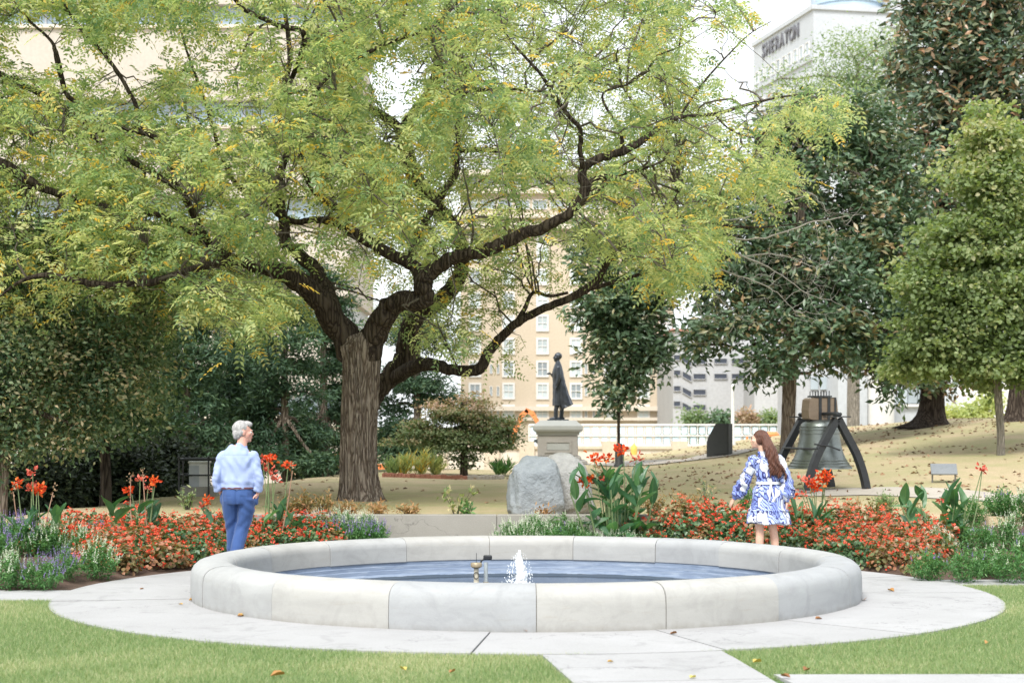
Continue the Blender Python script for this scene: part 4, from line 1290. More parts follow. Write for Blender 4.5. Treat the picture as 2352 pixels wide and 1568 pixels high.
# shaded shrubs below the left trees
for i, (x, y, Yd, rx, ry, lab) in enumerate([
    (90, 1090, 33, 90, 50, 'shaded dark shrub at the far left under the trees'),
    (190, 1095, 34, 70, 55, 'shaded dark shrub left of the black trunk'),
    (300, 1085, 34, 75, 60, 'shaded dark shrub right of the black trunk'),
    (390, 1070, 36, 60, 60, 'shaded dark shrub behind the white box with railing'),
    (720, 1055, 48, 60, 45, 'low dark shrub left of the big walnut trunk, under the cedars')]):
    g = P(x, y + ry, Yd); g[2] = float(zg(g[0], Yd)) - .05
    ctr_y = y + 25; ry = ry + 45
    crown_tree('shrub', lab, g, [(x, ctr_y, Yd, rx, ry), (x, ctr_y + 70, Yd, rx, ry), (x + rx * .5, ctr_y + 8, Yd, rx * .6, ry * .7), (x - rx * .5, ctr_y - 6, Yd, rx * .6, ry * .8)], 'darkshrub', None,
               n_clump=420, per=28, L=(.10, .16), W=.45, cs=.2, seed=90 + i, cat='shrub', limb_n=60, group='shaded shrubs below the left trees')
# small spreading dogwood in its ringed bed
g = G(1065, 1092)
crown_tree('dogwood_tree', 'small spreading dogwood with pinkish top leaves in a ringed bed left of the statue', g,
    [(1020, 945, g[1], 60, 26), (1080, 955, g[1], 70, 30), (975, 985, g[1], 50, 22), (1130, 975, g[1], 60, 24), (1060, 1000, g[1], 70, 30), (940, 1010, g[1], 38, 18), (1170, 990, g[1], 42, 20), (1000, 1020, g[1], 60, 20), (1120, 1015, g[1], 60, 22), (1090, 920, g[1], 22, 18), (1065, 1050, g[1], 30, 25)],
    'pinkdog', [(1066, 1100, 18), (1065, 1060, 16), (1066, 1020, 14), (1062, 970, 9), (1060, 930, 4)],
    n_clump=230, per=70, L=(.06, .10), W=.55, cs=.17, seed=51, tb=(0, .8), toptint=.7, flatten=.22, limb_n=90, flare=.2)
# ================================================================== BUILDINGS
M['stucco'] = surf('cream_stucco', (.52, .445, .345), (.57, .49, .39), .5, .9, .05, 8)
M['stucco_lt'] = surf('pale_cornice', (.60, .545, .465), (.66, .60, .52), .5, .9, .05, 8)
M['white'] = surf('white_paint', (.66, .66, .65), (.72, .72, .71), .7, .6, .03, 9)
M['tower_c'] = surf('cream_concrete', (.47, .425, .375), (.52, .475, .43), .3, .9, .05, 5)
M['garage'] = surf('pale_grey_concrete', (.38, .39, .41), (.45, .46, .48), .3, .85, .05, 5)
M['hotelwhite'] = surf('hotel_white', (.44, .47, .51), (.50, .53, .57), .3, .8, .03, 5)
M['greywall'] = surf('pale_grey_panel', (.42, .44, .47), (.50, .52, .55), .3, .8, .03, 5)  # plain pale grey of the panels themselves
def glassmat(name, c, rough=.15):
    m, nt, b = newmat(name)
    v = coords(nt)
    n = noise(nt, v, .8, 3, .5)
    cc = ramp_cols(nt, n, [(.3, tuple(.7 * x for x in c)), (.7, tuple(min(1, 1.3 * x) for x in c))])
    oi = nt.nodes.new('ShaderNodeObjectInfo')
    cc = mixc(nt, math_n(nt, 'MULTIPLY', oi.outputs['Random'], .5), cc, tuple(min(1, 1.8 * x + .05) for x in c))
    nt.links.new(cc, b.inputs['Base Color'])
    b.inputs['Roughness'].default_value = rough
    b.inputs['Specular IOR Level'].default_value = .6
    return m
M['glass_blue'] = glassmat('blue_glass', (.27, .35, .42))
M['glass_grey'] = glassmat('grey_glass', (.26, .30, .33))
M['glass_pale'] = glassmat('drawn_blind_glass', (.42, .48, .50), .4)
M['dark'] = surf('dark_opening', (.03, .04, .06), (.06, .07, .10), 1, .8, 0)
M['reddish'] = surf('brick_red_trim', (.35, .16, .13), (.42, .2, .16), 1, .9, 0)

def window_proto(w, h, name='window', cross=True, glass='glass_pale', fr=.16, dep=.12, muntin=.06, rows=2):
    """returns (frame mesh, pane mesh): origin at the centre, facing -Y"""
    f = MB()
    for x in (-w / 2 - fr / 2, w / 2 + fr / 2): f.box((x, 0, 0), (fr, dep, h + 2 * fr))
    for z in (-h / 2 - fr / 2, h / 2 + fr / 2): f.box((0, 0, z), (w, dep * .98, fr))
    if cross:
        f.box((0, .0, 0), (muntin, dep * .7, h - .002))
        for r in range(1, rows): f.box((0, 0, -h / 2 + h * r / rows), (w - .002, dep * .8, muntin))
    fm = f.mesh(name, M['white'])
    p = MB().box((0, dep * .25, 0), (w, .03, h)).mesh('pane', M[glass])
    return fm, p

# ---- cream hotel across the street -------------------------------------------------
def hotel():
    Y = 150.0; s = Y / FPX
    x0, x1 = P(1058, 0, Y)[0], P(1546, 0, Y)[0]
    zt = P(0, 395, Y)[2]
    root = empty('hotel_building', ((x0 + x1) / 2, Y + 8, -2), label='cream stuccoed hotel with rows of white framed windows behind the statue', cat='building')
    ox, oy, oz = (x0 + x1) / 2, Y + 8, -2
    def Lc(x, y, z): return (x - ox, y - oy, z - oz)
    MB().box(Lc((x0 + x1) / 2, Y + 9, (zt - 2) / 2), (x1 - x0, 18, zt + 2)).build('wall', M['stucco'], root)
    # cornices
    for yy, h, d in [(938, .38, .5), (962, .25, .3), (520, .55, .8), (497, .3, .5), (440, .4, .5), (398, .5, .7)]:
        MB().box(Lc((x0 + x1) / 2, Y - d / 2 + .01, P(0, yy, Y)[2]), (x1 - x0 + d, d, h)).build('cornice', M['stucco_lt'], root)
    fa = window_proto(.78, 1.12, glass='glass_pale'); fb = window_proto(.78, 1.12, glass='glass_grey')
    sl = window_proto(.14, .75, glass='glass_grey', cross=False, fr=.05)
    rs = np.random.RandomState(2)
    cols = [1091, 1168, 1246, 1323, 1401, 1478, 1530]
    rows = [948, 898, 847, 795, 742, 689, 636, 583, 545]
    for r, yy in enumerate(rows):
        for c, xx in enumerate(cols):
            p = P(xx, yy, Y)
            f, g = fa if rs.rand() < .6 else fb
            w = mobj('window', f, root, Lc(p[0], Y - .05, p[2])); mobj('pane', g, w)
        for xx in (1144, 1346, 1364, 1128) if r < 3 else ():
            p = P(xx, yy, Y)
            w = mobj('slit_window', sl[0], root, Lc(p[0], Y - .03, p[2])); mobj('pane', sl[1], w)
    # recessed penthouse storeys
    for xa, xb, ya, yb in [(1075, 1235, 352, 396), (1120, 1180, 335, 352)]:
        a, b = P(xa, ya, Y + 4), P(xb, yb, Y + 4)
        MB().box(Lc((a[0] + b[0]) / 2, Y + 6, (a[2] + b[2]) / 2), (b[0] - a[0], 4, a[2] - b[2])).build('penthouse', M['greywall'], root)
    for yy in (470, 418):
        for xx in range(1080, 1540, 40):
            p = P(xx, yy, Y)
            w = mobj('window', window_hb[0], root, Lc(p[0], Y - .05, p[2])); mobj('pane', window_hb[1], w)
window_hb = window_proto(1.15, .7, glass='glass_grey', cross=False, fr=.07)
hotel()

# ---- modern block at the upper left ------------------------------------------------
def left_block():
    Y = 110.0
    x0, x1 = P(-260, 0, Y)[0], P(800, 0, Y)[0]
    zt = P(0, -260, Y)[2]
    ox, oy, oz = (x0 + x1) / 2, Y + 10, -2
    root = empty('office_building', (ox, oy, oz), label='tall cream office block with blue window bands behind the walnut crown', cat='building')
    def Lc(x, y, z): return (x - ox, y - oy, z - oz)
    bands = [(10, 66), (230, 296), (455, 515), (680, 740), (905, 960)]
    edges = [P(0, -260, Y)[2]]
    for a, b in bands:
        edges += [P(0, a, Y)[2], P(0, b, Y)[2]]
    edges.append(-2)
    for i in range(0, len(edges), 2):
        MB().box(Lc((x0 + x1) / 2, Y + 10, (edges[i] + edges[i + 1]) / 2), (x1 - x0, 20, edges[i] - edges[i + 1])).build('wall_band', M['tower_c'], root)
    for i in range(1, len(edges) - 1, 2):
        zc, h = (edges[i] + edges[i + 1]) / 2, edges[i] - edges[i + 1]
        MB().box(Lc((x0 + x1) / 2, Y + 10.4, zc), (x1 - x0 - .8, 19, h)).build('core', M['greywall'], root)
        n = 18
        w = (x1 - x0 - .8) / n
        pm = MB().box((0, 0, 0), (w - .14, .08, h - .1)).mesh('window_pane', M['glass_blue'])
        mm = MB().box((0, 0, 0), (.13, .2, h)).mesh('mullion', M['greywall'])
        for k in range(n):
            mobj('window_pane', pm, root, Lc(x0 + .4 + w * (k + .5), Y + .8, zc))
            mobj('mullion', mm, root, Lc(x0 + .4 + w * k, Y + .78, zc))
        MB().box(Lc((x0 + x1) / 2, Y - .05, edges[i + 1] + .12), (x1 - x0, .3, .22)).build('sill', M['stucco_lt'], root)
left_block()

# ---- parking garage --------------------------------------------------------------------
def garage():
    Y = 135.0; s = Y / FPX
    x0, x1 = P(1546, 0, Y)[0], P(1990, 0, Y)[0]
    zt = P(0, 762, Y)[2]
    ox, oy, oz = (x0 + x1) / 2, Y + 8, -2
    root = empty('parking_garage', (ox, oy, oz), label='pale grey parking garage with stepped dark openings between the magnolias', cat='building')
    def Lc(x, y, z): return (x - ox, y - oy, z - oz)
    MB().box(Lc((x0 + x1) / 2, Y + 8, (zt - 2) / 2), (x1 - x0, 16, zt + 2)).build('wall', M['garage'], root)
    MB().box(Lc((x0 + x1) / 2, Y + 8, zt + .12), (x1 - x0 + .3, 16.3, .24)).build('roof_edge', M['reddish'], root)
    def opening(pts):
        poly = [P(x, y, Y) for x, y in pts]
        cx = sum(p[0] for p in poly) / 4; cz = sum(p[2] for p in poly) / 4
        m = MB(); v = []
        for yy in (-.06, .06):
            v += [[p[0] - cx, yy, p[2] - cz] for p in poly]
        m.add(v, [(3, 2, 1, 0), (4, 5, 6, 7), (0, 1, 5, 4), (1, 2, 6, 5), (2, 3, 7, 6), (3, 0, 4, 7)])
        w = m.build('opening', M['dark'], root); w.location = Lc(cx, Y - .03, cz)
        f = MB()
        for a, b in ((0, 1), (1, 2), (2, 3), (3, 0)):
            f.tube([[poly[a][0] - cx, -.08, poly[a][2] - cz], [poly[b][0] - cx, -.08, poly[b][2] - cz]], .03, 4)
        f.build('frame', M['garage'], w)
    for y in (787, 823, 858, 894, 929):
        opening([(1592, y), (1621, y), (1621, y + 13), (1592, y + 13)])
        opening([(1567, y - 6), (1588, y + 5), (1588, y + 19), (1567, y + 7)])
        opening([(1547, y - 8), (1563, y - 8), (1563, y + 4), (1547, y + 4)])
    for y in (823, 858):
        for x in (1640, 1680, 1720, 1760):
            opening([(x, y), (x + 30, y), (x + 30, y + 12), (x, y + 12)])
    MB().box(Lc(P(1770, 0, Y)[0], Y - 3, 2.5), (4.2, 6, 9)).build('annex', M['garage'], root)
garage()

# ---- white tower with the lettering ---------------------------------------------------
def text_mesh(ch, size, depth, mat, font_scale=(1, 1)):
    c = bpy.data.curves.new('letter', 'FONT')
    c.body = ch; c.size = size; c.extrude = depth; c.align_x = 'CENTER'; c.offset = size * .018; c.resolution_u = 3
    o = bpy.data.objects.new('letter', c); COL.objects.link(o)
    dg = bpy.context.evaluated_depsgraph_get(); dg.update()
    me = bpy.data.meshes.new_from_object(o.evaluated_get(dg))
    bpy.data.objects.remove(o); bpy.data.curves.remove(c)
    me.materials.clear(); me.materials.append(mat)
    return me
M['letter'] = surf('dark_letter', (.10, .10, .12), (.16, .16, .18), 1, .6, 0)
def tower():
    A = np.array([34.8, 200.0]); B = np.array([30.7, 220.0])       # near corner, far end of the left face
    u = unit(A - B); r = np.array([-u[1], u[0]]); r = -r if r[0] < 0 else r     # u: along left face toward the corner; r: along the right face
    zt = P(0, 22, 200)[2]
    root = empty('hotel_tower', (A[0], A[1], -2), label='white high rise hotel tower with dark roof lettering at the upper right', cat='building')
    off = np.array([A[0], A[1], -2])
    C2 = A + r * 62; D2 = B + r * 62
    poly = [A - off[:2], C2 - off[:2], D2 - off[:2], B - off[:2]]
    MB().prism(poly, 0, zt + 2).build('wall', M['hotelwhite'], root)
    # parapet cap
    e = .25
    cap = [p + q for p, q in zip(poly, [u * e - r * e, u * e + r * e, -u * e + r * e, -u * e - r * e])]
    MB().prism(cap, zt + 2, zt + 2.5).build('parapet', M['hotelwhite'], root)
    q1, q2, q3, q4 = A + r * 9.5 + u * .2, C2 + u * .2, C2 - u * 12, A + r * 9.5 - u * 12
    MB().prism([q - off[:2] for q in (q1, q2, q3, q4)], zt + .4, zt + 4.1).build('raised_parapet', M['hotelwhite'], root)
    # letters on the left face, reading from far end to the corner
    zc = zt - 2.15
    aL = math.atan2(u[1], u[0])
    word = 'SHERATON'
    n = len(word)
    nrmL = np.array([u[1], -u[0]]); nrmL = nrmL if np.dot(nrmL, -A) > 0 else -nrmL
    for i, ch in enumerate(word):
        t = 3.9 + i * 1.62
        p = B + u * t + nrmL * .12
        me = text_mesh(ch, 2.35, .06, M['letter'])
        o = mobj('letter', me, root, (p[0] - off[0], p[1] - off[1], zc + 2), (math.radians(90), 0, aL), (.92, 1, 1))
    aR = math.atan2(r[1], r[0])
    nrmR = u
    for i, ch in enumerate(word):
        t = 12.1 + i * 2.0
        p = A + r * t + nrmR * .32
        me = text_mesh(ch, 1.9, .06, M['letter'])
        mobj('letter', me, root, (p[0] - off[0], p[1] - off[1], zt + 2.5), (math.radians(90), 0, aR), (.8, 1, 1))
    # windows: left face columns, right face columns
    hL = window_proto(.95, 1.35, glass='glass_grey', fr=.1, cross=False)
    hR = window_proto(1.5, 1.6, glass='glass_grey', fr=.1, cross=False)
    lw = MB().box((0, 0, 0), (20.0, .25, .5)).mesh('ledge', M['hotelwhite'])
    for f in range(9):
        zz = zt - 4.2 - f * 3.6
        for k in range(10):
            p = B + u * (1.4 + k * 1.92) + nrmL * .06
            w = mobj('window', hL[0], root, (p[0] - off[0], p[1] - off[1], zz + 2), (0, 0, aL)); mobj('pane', hL[1], w)
        p = B + u * 10.2 + nrmL * .1
        mobj('ledge', lw, root, (p[0] - off[0], p[1] - off[1], zz + 2 - 1.35), (0, 0, aL))
        for k in range(9):
            p = A + r * (12 + k * 4.2) + nrmR * .06
            w = mobj('window', hR[0], root, (p[0] - off[0], p[1] - off[1], zz + 1), (0, 0, aR)); mobj('pane', hR[1], w)
    # round glass crown on the roof
    c = A + r * 6.2 - u * 5.0
    cr = empty('roof_drum', (c[0] - off[0], c[1] - off[1], zt + 2.5)); cr.parent = root
    MB().lathe([(4.2, 0), (4.2, 1.1), (4.35, 1.1), (4.35, 1.4), (4.2, 1.4), (4.2, 3.4), (4.5, 3.4), (4.5, 4.2), (0, 4.2)], sides=40).build('drum_wall', M['glass_blue'], cr, autos=30)
    for k in range(20):
        a = 2 * math.pi * k / 20
        MB().box((4.24 * math.cos(a), 4.24 * math.sin(a), 2.4), (.22, .22, 2.0), rz=a).build('mullion', M['hotelwhite'], cr)
    MB().lathe([(4.6, 0), (4.6, .5), (4.2, .5), (4.2, 0)], sides=40, closed=True).build('drum_ring', M['hotelwhite'], cr, autos=30)
    MB().lathe([(4.66, 3.5), (4.66, 4.4), (4.2, 4.4), (4.2, 3.5)], sides=40, closed=True).build('drum_ring', M['hotelwhite'], cr, autos=30)
tower()

# ---- white low building behind the bell -------------------------------------------------
def white_hall():
    Y = 80.0
    ox, oy, oz = P(2010, 0, Y)[0], Y + 6, -2
    root = empty('white_building', (ox, oy, oz), label='plain white low building behind the bell with pale wall panels and one dark window strip', cat='building')
    def Lc(x, y, z): return (x - ox, y - oy, z - oz)
    def slab(xa, xb, ya, Yd, dep, m, name, zb=-2):
        a, b = P(xa, ya, Yd), P(xb, ya, Yd)
        o = MB().box((0, dep / 2, 0), (b[0] - a[0], dep, a[2] - zb)).build(name, M[m], root)
        o.location = Lc((a[0] + b[0]) / 2, Yd, (a[2] + zb) / 2)
    slab(1830, 1925, 838, Y + 3, 6, 'garage', 'wall_panel')
    slab(1925, 1952, 860, Y, 9, 'hotelwhite', 'wall_panel')
    slab(1953, 1992, 855, Y - .1, 9, 'hotelwhite', 'wall_panel')
    slab(2030, 2200, 888, Y + 2, 9, 'hotelwhite', 'wall_panel')
    slab(2200, 2420, 880, Y + 4, 9, 'white', 'wall_panel')
    c = P(2012, 855, Y + 1)
    m = MB()
    m.lathe([(.0, 0), (.75, 0), (.75, c[2] + 2), (0, c[2] + 2)], sides=32)
    o = m.build('curved_wall', M['white'], root, autos=30); o.location = Lc(c[0], Y + .6, -2)
    a = P(2095, 909, Y + 2)
    for k in range(3):
        o = MB().box((0, 0, 0), (.42, .1, .68)).build('window', M['glass_grey'], root); o.location = Lc(a[0] + (k - 1) * .46, Y + 1.96, a[2])
    o = MB().box((0, 0, 0), (1.6, .2, .12)).build('sill', M['white'], root); o.location = Lc(a[0], Y + 1.9, a[2] - .45)
    for k in range(2):
        p = P(1870 + k * 22, 880, Y + 3)
        o = MB().box((0, 0, 0), (.36, .1, .6)).build('window', M['glass_grey'], root); o.location = Lc(p[0], Y + 2.96, p[2])
    for k in range(3):
        p = P(2110 + k * 14, 962, Y + 2)
        o = MB().box((0, 0, 0), (.25, .1, .35)).build('vent_panel', M['greywall'], root); o.location = Lc(p[0], Y + 1.95, p[2])
white_hall()

# ---- street bridge with glass panelled railing, cream parapet below -----------------------
M['panel_glass'] = glassmat('pale_panel_glass', (.42, .54, .62), .25)
def bridge():
    Y = 90.0; s = Y / FPX
    x0, x1 = P(1215, 0, Y)[0], P(1990, 0, Y)[0]
    root = empty('bridge_parapet', ((x0 + x1) / 2, Y, -2), label='long white railing with two tiers of pale glass panels across the street', cat='railing')
    ox, oz = (x0 + x1) / 2, -2
    zc0, zc1 = P(0, 1026, Y)[2], P(0, 974, Y)[2]
    MB().box((0, .4, (zc0 + 2) / 2), (x1 - x0, .8, zc0 + 2)).build('parapet', M['stucco_lt'], root)
    for yy, h in ((975, .09), (1000, .07), (1022, .09)):
        MB().box((0, 0, P(0, yy, Y)[2] + 2), (x1 - x0, .10, h)).build('rail', M['white'], root)
    n = 38
    w = (x1 - x0) / n
    pm = MB().box((0, 0, 0), (w - .16, .03, .40)).mesh('glass_panel', M['panel_glass'])
    post = MB().box((0, 0, 0), (.06, .08, zc1 - zc0)).mesh('post', M['white'])
    for k in range(n):
        for yy in (988, 1011):
            mobj('glass_panel', pm, root, (x0 + w * (k + .5) - ox, 0, P(0, yy, Y)[2] + 2), (math.radians(-14), 0, 0))
        mobj('post', post, root, (x0 + w * k - ox, .07, (zc0 + zc1) / 2 + 2))
bridge()
# cream wall with steps around the excavation left of the statue
def low_wall():
    Y = 80.0
    x0, x1 = P(820, 0, Y)[0], P(1640, 0, Y)[0]
    root = empty('boundary_wall', ((x0 + x1) / 2, Y, -2), label='low cream wall running behind the statue and the small dogwood', cat='wall')
    zt = P(0, 1030, Y)[2]
    MB().box((0, 0, (zt + 2) / 2), (x1 - x0, .4, zt + 2)).build('wall_panel', M['stucco_lt'], root)
    MB().box((0, 0, zt + 2.05), (x1 - x0, .6, .12)).build('coping', M['stucco'], root)
    for xx in (860, 1010, 1130, 1210, 1400, 1560):
        p = P(xx, 1030, Y)
        MB().box((p[0] - (x0 + x1) / 2, 0, (zt + 2.35) / 2), (.7, .7, zt + 2.35)).build('pier', M['stucco'], root)
low_wall()
# pale wall glimpsed through the cedars on the left
def garden_wall():
    Y = 62.0
    x0, x1 = P(-300, 0, Y)[0], P(860, 0, Y)[0]
    root = empty('garden_wall', ((x0 + x1) / 2, Y, -2.2), label='pale tan wall glimpsed through the trunks of the cedars at the left', cat='wall')
    zt = P(0, 980, Y)[2]
    MB().box((0, 0, (zt + 2.2) / 2), (x1 - x0, .4, zt + 2.2)).build('wall_panel', M['tower_c'], root)
    MB().box((0, 0, zt + 2.25), (x1 - x0, .55, .12)).build('coping', M['stucco_lt'], root)
garden_wall()
# ================================================================== PLANTING
M['beg_leaf'] = leafmat('begonia_leaf', [(0, (.06, .11, .045)), (.35, (.12, .18, .07)), (.6, (.24, .17, .08)), (.8, (.36, .16, .09)), (1, (.46, .23, .14))], .25, .35, spec=.5)
M['beg_green'] = leafmat('begonia_green_leaf', [(0, (.045, .10, .055)), (.6, (.11, .20, .09)), (.85, (.22, .22, .09)), (1, (.38, .20, .11))], .25, .35, spec=.5)
M['red_petal'] = leafmat('red_petal', [(0, (.66, .06, .03)), (.5, (.82, .12, .06)), (.85, (.88, .22, .13)), (1, (.88, .36, .24))], .35, .5, tcol=(1, .6, .5))
M['canna_petal'] = leafmat('canna_petal', [(0, (.6, .05, .012)), (.6, (.82, .10, .02)), (1, (.88, .24, .05))], .35, .5, tcol=(1, .6, .5))
M['canna_pink'] = leafmat('faded_canna_petal', [(0, (.65, .12, .09)), (.6, (.75, .2, .14)), (1, (.75, .38, .25))], .35, .5, tcol=(1, .6, .5))
M['salvia_leaf'] = leafmat('salvia_leaf', [(0, (.05, .13, .05)), (.5, (.11, .25, .09)), (1, (.22, .37, .15))], .35, .5)
M['purple'] = leafmat('purple_spike', [(0, (.16, .11, .34)), (.6, (.28, .21, .50)), (1, (.45, .38, .62))], .2, .6)
M['whitefl'] = leafmat('white_spike', [(0, (.42, .48, .36)), (.6, (.62, .66, .56)), (1, (.8, .82, .76))], .2, .6)
M['brownleaf'] = leafmat('faded_perennial_leaf', [(0, (.10, .10, .035)), (.4, (.20, .17, .06)), (.7, (.36, .2, .10)), (1, (.48, .30, .16))], .25, .6)
M['stem'] = surf('green_stem', (.10, .16, .06), (.20, .26, .12), 8, .6, .1, 30)
M['pinkstem'] = surf('reddish_stem', (.28, .15, .10), (.38, .24, .16), 8, .6, .1, 30)
M['canna_dry'] = leafmat('dry_seedhead', [(0, (.25, .15, .09)), (1, (.45, .33, .22))], .2, .8)

# canna leaf: broad curved blade with a midrib fold, cupped
def canna_leafmat():
    m, nt, b = newmat('canna_leaf')
    oi = nt.nodes.new('ShaderNodeObjectInfo')
    uv = nt.nodes.new('ShaderNodeTexCoord')
    c = ramp_cols(nt, oi.outputs['Random'], [(0, (.035, .11, .06)), (.5, (.06, .165, .08)), (1, (.11, .23, .10))])
    at = nt.nodes.new('ShaderNodeAttribute'); at.attribute_name = 'tint'
    c = mixc(nt, math_n(nt, 'MULTIPLY', at.outputs['Fac'], .5), c, (.20, .30, .12))
    nt.links.new(c, b.inputs['Base Color'])
    b.inputs['Roughness'].default_value = .38
    b.inputs['Specular IOR Level'].default_value = .5
    t = nt.nodes.new('ShaderNodeBsdfTranslucent'); nt.links.new(mixc(nt, 1, c, (1.6, 1.8, .8), 'MULTIPLY'), t.inputs[0])
    mx = nt.nodes.new('ShaderNodeMixShader'); mx.inputs[0].default_value = .3
    nt.links.new(b.outputs[0], mx.inputs[1]); nt.links.new(t.outputs[0], mx.inputs[2])
    nt.links.new(mx.outputs[0], nt.nodes['Material Output'].inputs[0])
    return m
M['canna_leaf'] = canna_leafmat()
def canna_leaf_mesh(L, W, droop, cup, seed):
    rs = np.random.RandomState(seed)
    nu = 12; cols = [-1, -.66, -.33, -.06, .06, .33, .66, 1]
    V = []; tint = []
    for i in range(nu + 1):
        t = i / nu
        w = W * (math.sin(math.pi * min(1, t * .96 + .03) ** .85) ** .8) * (1 - .12 * t)
        if i == nu: w = .002
        # centre line leaves upwards and droops
        x = L * (t - .12 * droop * t * t); z = L * (-.55 * droop * t * t)
        for c in cols:
            y = c * w * .5
            zz = z + abs(c) * w * cup - (.006 if abs(c) < .1 else 0) + .012 * math.sin(t * 9 + c * 2 + seed) * abs(c)
            V.append([x, y, zz])
    F = []
    nc = len(cols)
    for i in range(nu):
        for j in range(nc - 1):
            F.append((i * nc + j, (i + 1) * nc + j, (i + 1) * nc + j + 1, i * nc + j + 1)); tint.append(1.0 if j == 3 else rs.uniform(0, .25))
    return mesh_tris('leaf', V, F, M['canna_leaf'], None, tint, True, 4)
CANNA = []
for k, (L, W, dr, cu) in enumerate([(.46, .18, .5, .25), (.42, .16, .15, .30), (.5, .16, .9, .2), (.36, .15, .3, .35), (.46, .14, .05, .4)]):
    o = canna_leaf_mesh(L, W, dr, cu, k); CANNA.append(o.data); bpy.data.objects.remove(o)

def petals_mesh(name, n, size, R, mat, rs, elong=1.0, flat_=.8):
    """cluster of ruffled petals round a centre"""
    C = rs.normal(size=(n, 3)) * R * [1, 1, flat_ * elong]
    D = unit(C + rs.normal(size=(n, 3)) * R * .6 + [0, 0, R * .3])
    N = rs.normal(size=(n, 3)); 
    L = rs.uniform(.6, 1.15, n) * size
    V, T, k = leaf_arrays(C - D * L[:, None] * .3, D, N, L, L * .62, .3, True)
    o = mesh_tris(name, V, T, M[mat], None, np.repeat(rs.rand(n), k)); me = o.data
    bpy.data.objects.remove(o); return me
_rs = np.random.RandomState(4)
CFLOW = [petals_mesh('flower', 26, .062, .036, 'canna_petal', _rs) for _ in range(3)]
CPINK = [petals_mesh('flower', 18, .05, .028, 'canna_pink', _rs, 1.3) for _ in range(2)]
CDRY = [petals_mesh('seed_head', 16, .03, .026, 'canna_dry', _rs, 1.8) for _ in range(2)]

def canna(x, y, Yd, label, flowers, nl, spread=.12, seed=1, hgt=.55, lean=0.0, grp='clumps of flowering canna in the beds', bloom=1.0):
    """x,y: layout position of the foot. flowers: list of (x, y, kind) in layout units at the same depth"""
    rs = np.random.RandomState(seed)
    p = P(x, y, Yd); p[2] = soil_z(p[0], p[1]) - .01 if Yd < WALL_Y else .46
    root = empty('canna_plant', tuple(p), label=label, cat='canna plant', group=grp)
    tops = []
    for fx, fy, kind in flowers:
        q = P(fx, fy, Yd + rs.uniform(-.1, .1)) - p
        b = np.array([q[0] * .35 + rs.normal() * .04, q[1] * .3 + rs.normal() * .04, 0])
        m = q * .55 + b * .45 + [rs.normal() * .02, rs.normal() * .02, 0]; m[2] = q[2] * .5
        pts = catmull([b, m, q], 5)
        MB().tube(pts, np.linspace(.011, .005, len(pts)), 6).build('stem', M['stem' if kind != 'd' else 'pinkstem'], root)
        me = {'r': CFLOW, 'p': CPINK, 'd': CDRY}[kind][rs.randint(2)]
        s = rs.uniform(.85, 1.15) * bloom
        if kind == 'r' and len(flowers) < 4: s *= 1.15
        mobj(me.name.split('.')[0], me, root, q, (rs.uniform(-.3, .3), rs.uniform(-.3, .3), rs.uniform(0, 6)), (s, s, s))
    nst = max(3, nl // 5)
    bases = [(rs.normal() * spread, rs.normal() * spread) for _ in range(nst)]
    for bx, by in bases:
        t = np.array([bx * 1.8 + lean * .2, by * 1.8, hgt * rs.uniform(.7, 1.0)])
        pts = catmull([[bx, by, 0], [(bx + t[0]) / 2 + rs.normal() * .01, (by + t[1]) / 2, t[2] * .5], t], 4)
        MB().tube(pts, np.linspace(.014, .008, len(pts)), 6).build('stem', M['stem'], root)
    for i in range(nl):
        bx, by = bases[i % nst]
        h = hgt * (.12 + .85 * rs.rand())
        a = rs.uniform(0, 2 * math.pi)
        up = (.45 + .9 * h / hgt) * rs.uniform(.7, 1.15)
        me = CANNA[rs.randint(5)]
        s = rs.uniform(.7, 1.0) * (1.05 - .25 * h / hgt)
        f = 1 + .8 * h / hgt
        mobj('leaf', me, root, (bx * f, by * f, h), (rs.uniform(-.5, .5), -min(up, 1.35), a), (s, s, s))
canna(95, 1232, 20.2, 'canna clump at the far left with a big orange bloom above drooping leaves', [(87, 1120, 'r'), (40, 1110, 'r'), (75, 1085, 'p'), (72, 1115, 'p'), (122, 1130, 'd'), (30, 1128, 'd'), (84, 1128, 'r')], 15, seed=3, hgt=.42)
canna(325, 1215, 21.6, 'canna clump left of the man with three orange blooms on tall stems', [(350, 1102, 'r'), (300, 1124, 'r'), (322, 1100, 'p'), (300, 1095, 'd'), (328, 1085, 'd'), (356, 1106, 'r'), (340, 1122, 'p')], 16, seed=4, hgt=.48)
canna(620, 1205, 21.8, 'canna clump directly right of the man, coral blooms on bare stems', [(616, 1052, 'r'), (604, 1064, 'p'), (618, 1078, 'p'), (625, 1090, 'p'), (662, 1066, 'r'), (632, 1100, 'p'), (612, 1050, 'p'), (672, 1080, 'd')], 11, seed=5, hgt=.38)
canna(1418, 1222, 22.3, 'large leafy canna clump with red blooms right of the boulder', [(1338, 1101, 'r'), (1364, 1051, 'r'), (1390, 1050, 'r'), (1432, 1032, 'r'), (1392, 1100, 'p'), (1344, 1104, 'r'), (1462, 1052, 'p')], 90, .15, 6, .92, bloom=1.1)
canna(1890, 1190, 22.0, 'canna clump with clustered scarlet blooms in front of the bell', [(1892, 1088, 'r'), (1888, 1100, 'r'), (1838, 1098, 'p'), (1868, 1110, 'r'), (1875, 1118, 'r'), (1858, 1104, 'p'), (1823, 1136, 'r'), (1842, 1134, 'p'), (1900, 1096, 'r')], 14, .16, 7, .34)
canna(2182, 1232, 21.4, 'canna clump at the right, large leaves and one small red bloom', [(2256, 1076, 'p'), (2256, 1080, 'p'), (2160, 1150, 'p')], 40, .20, 8, .62)
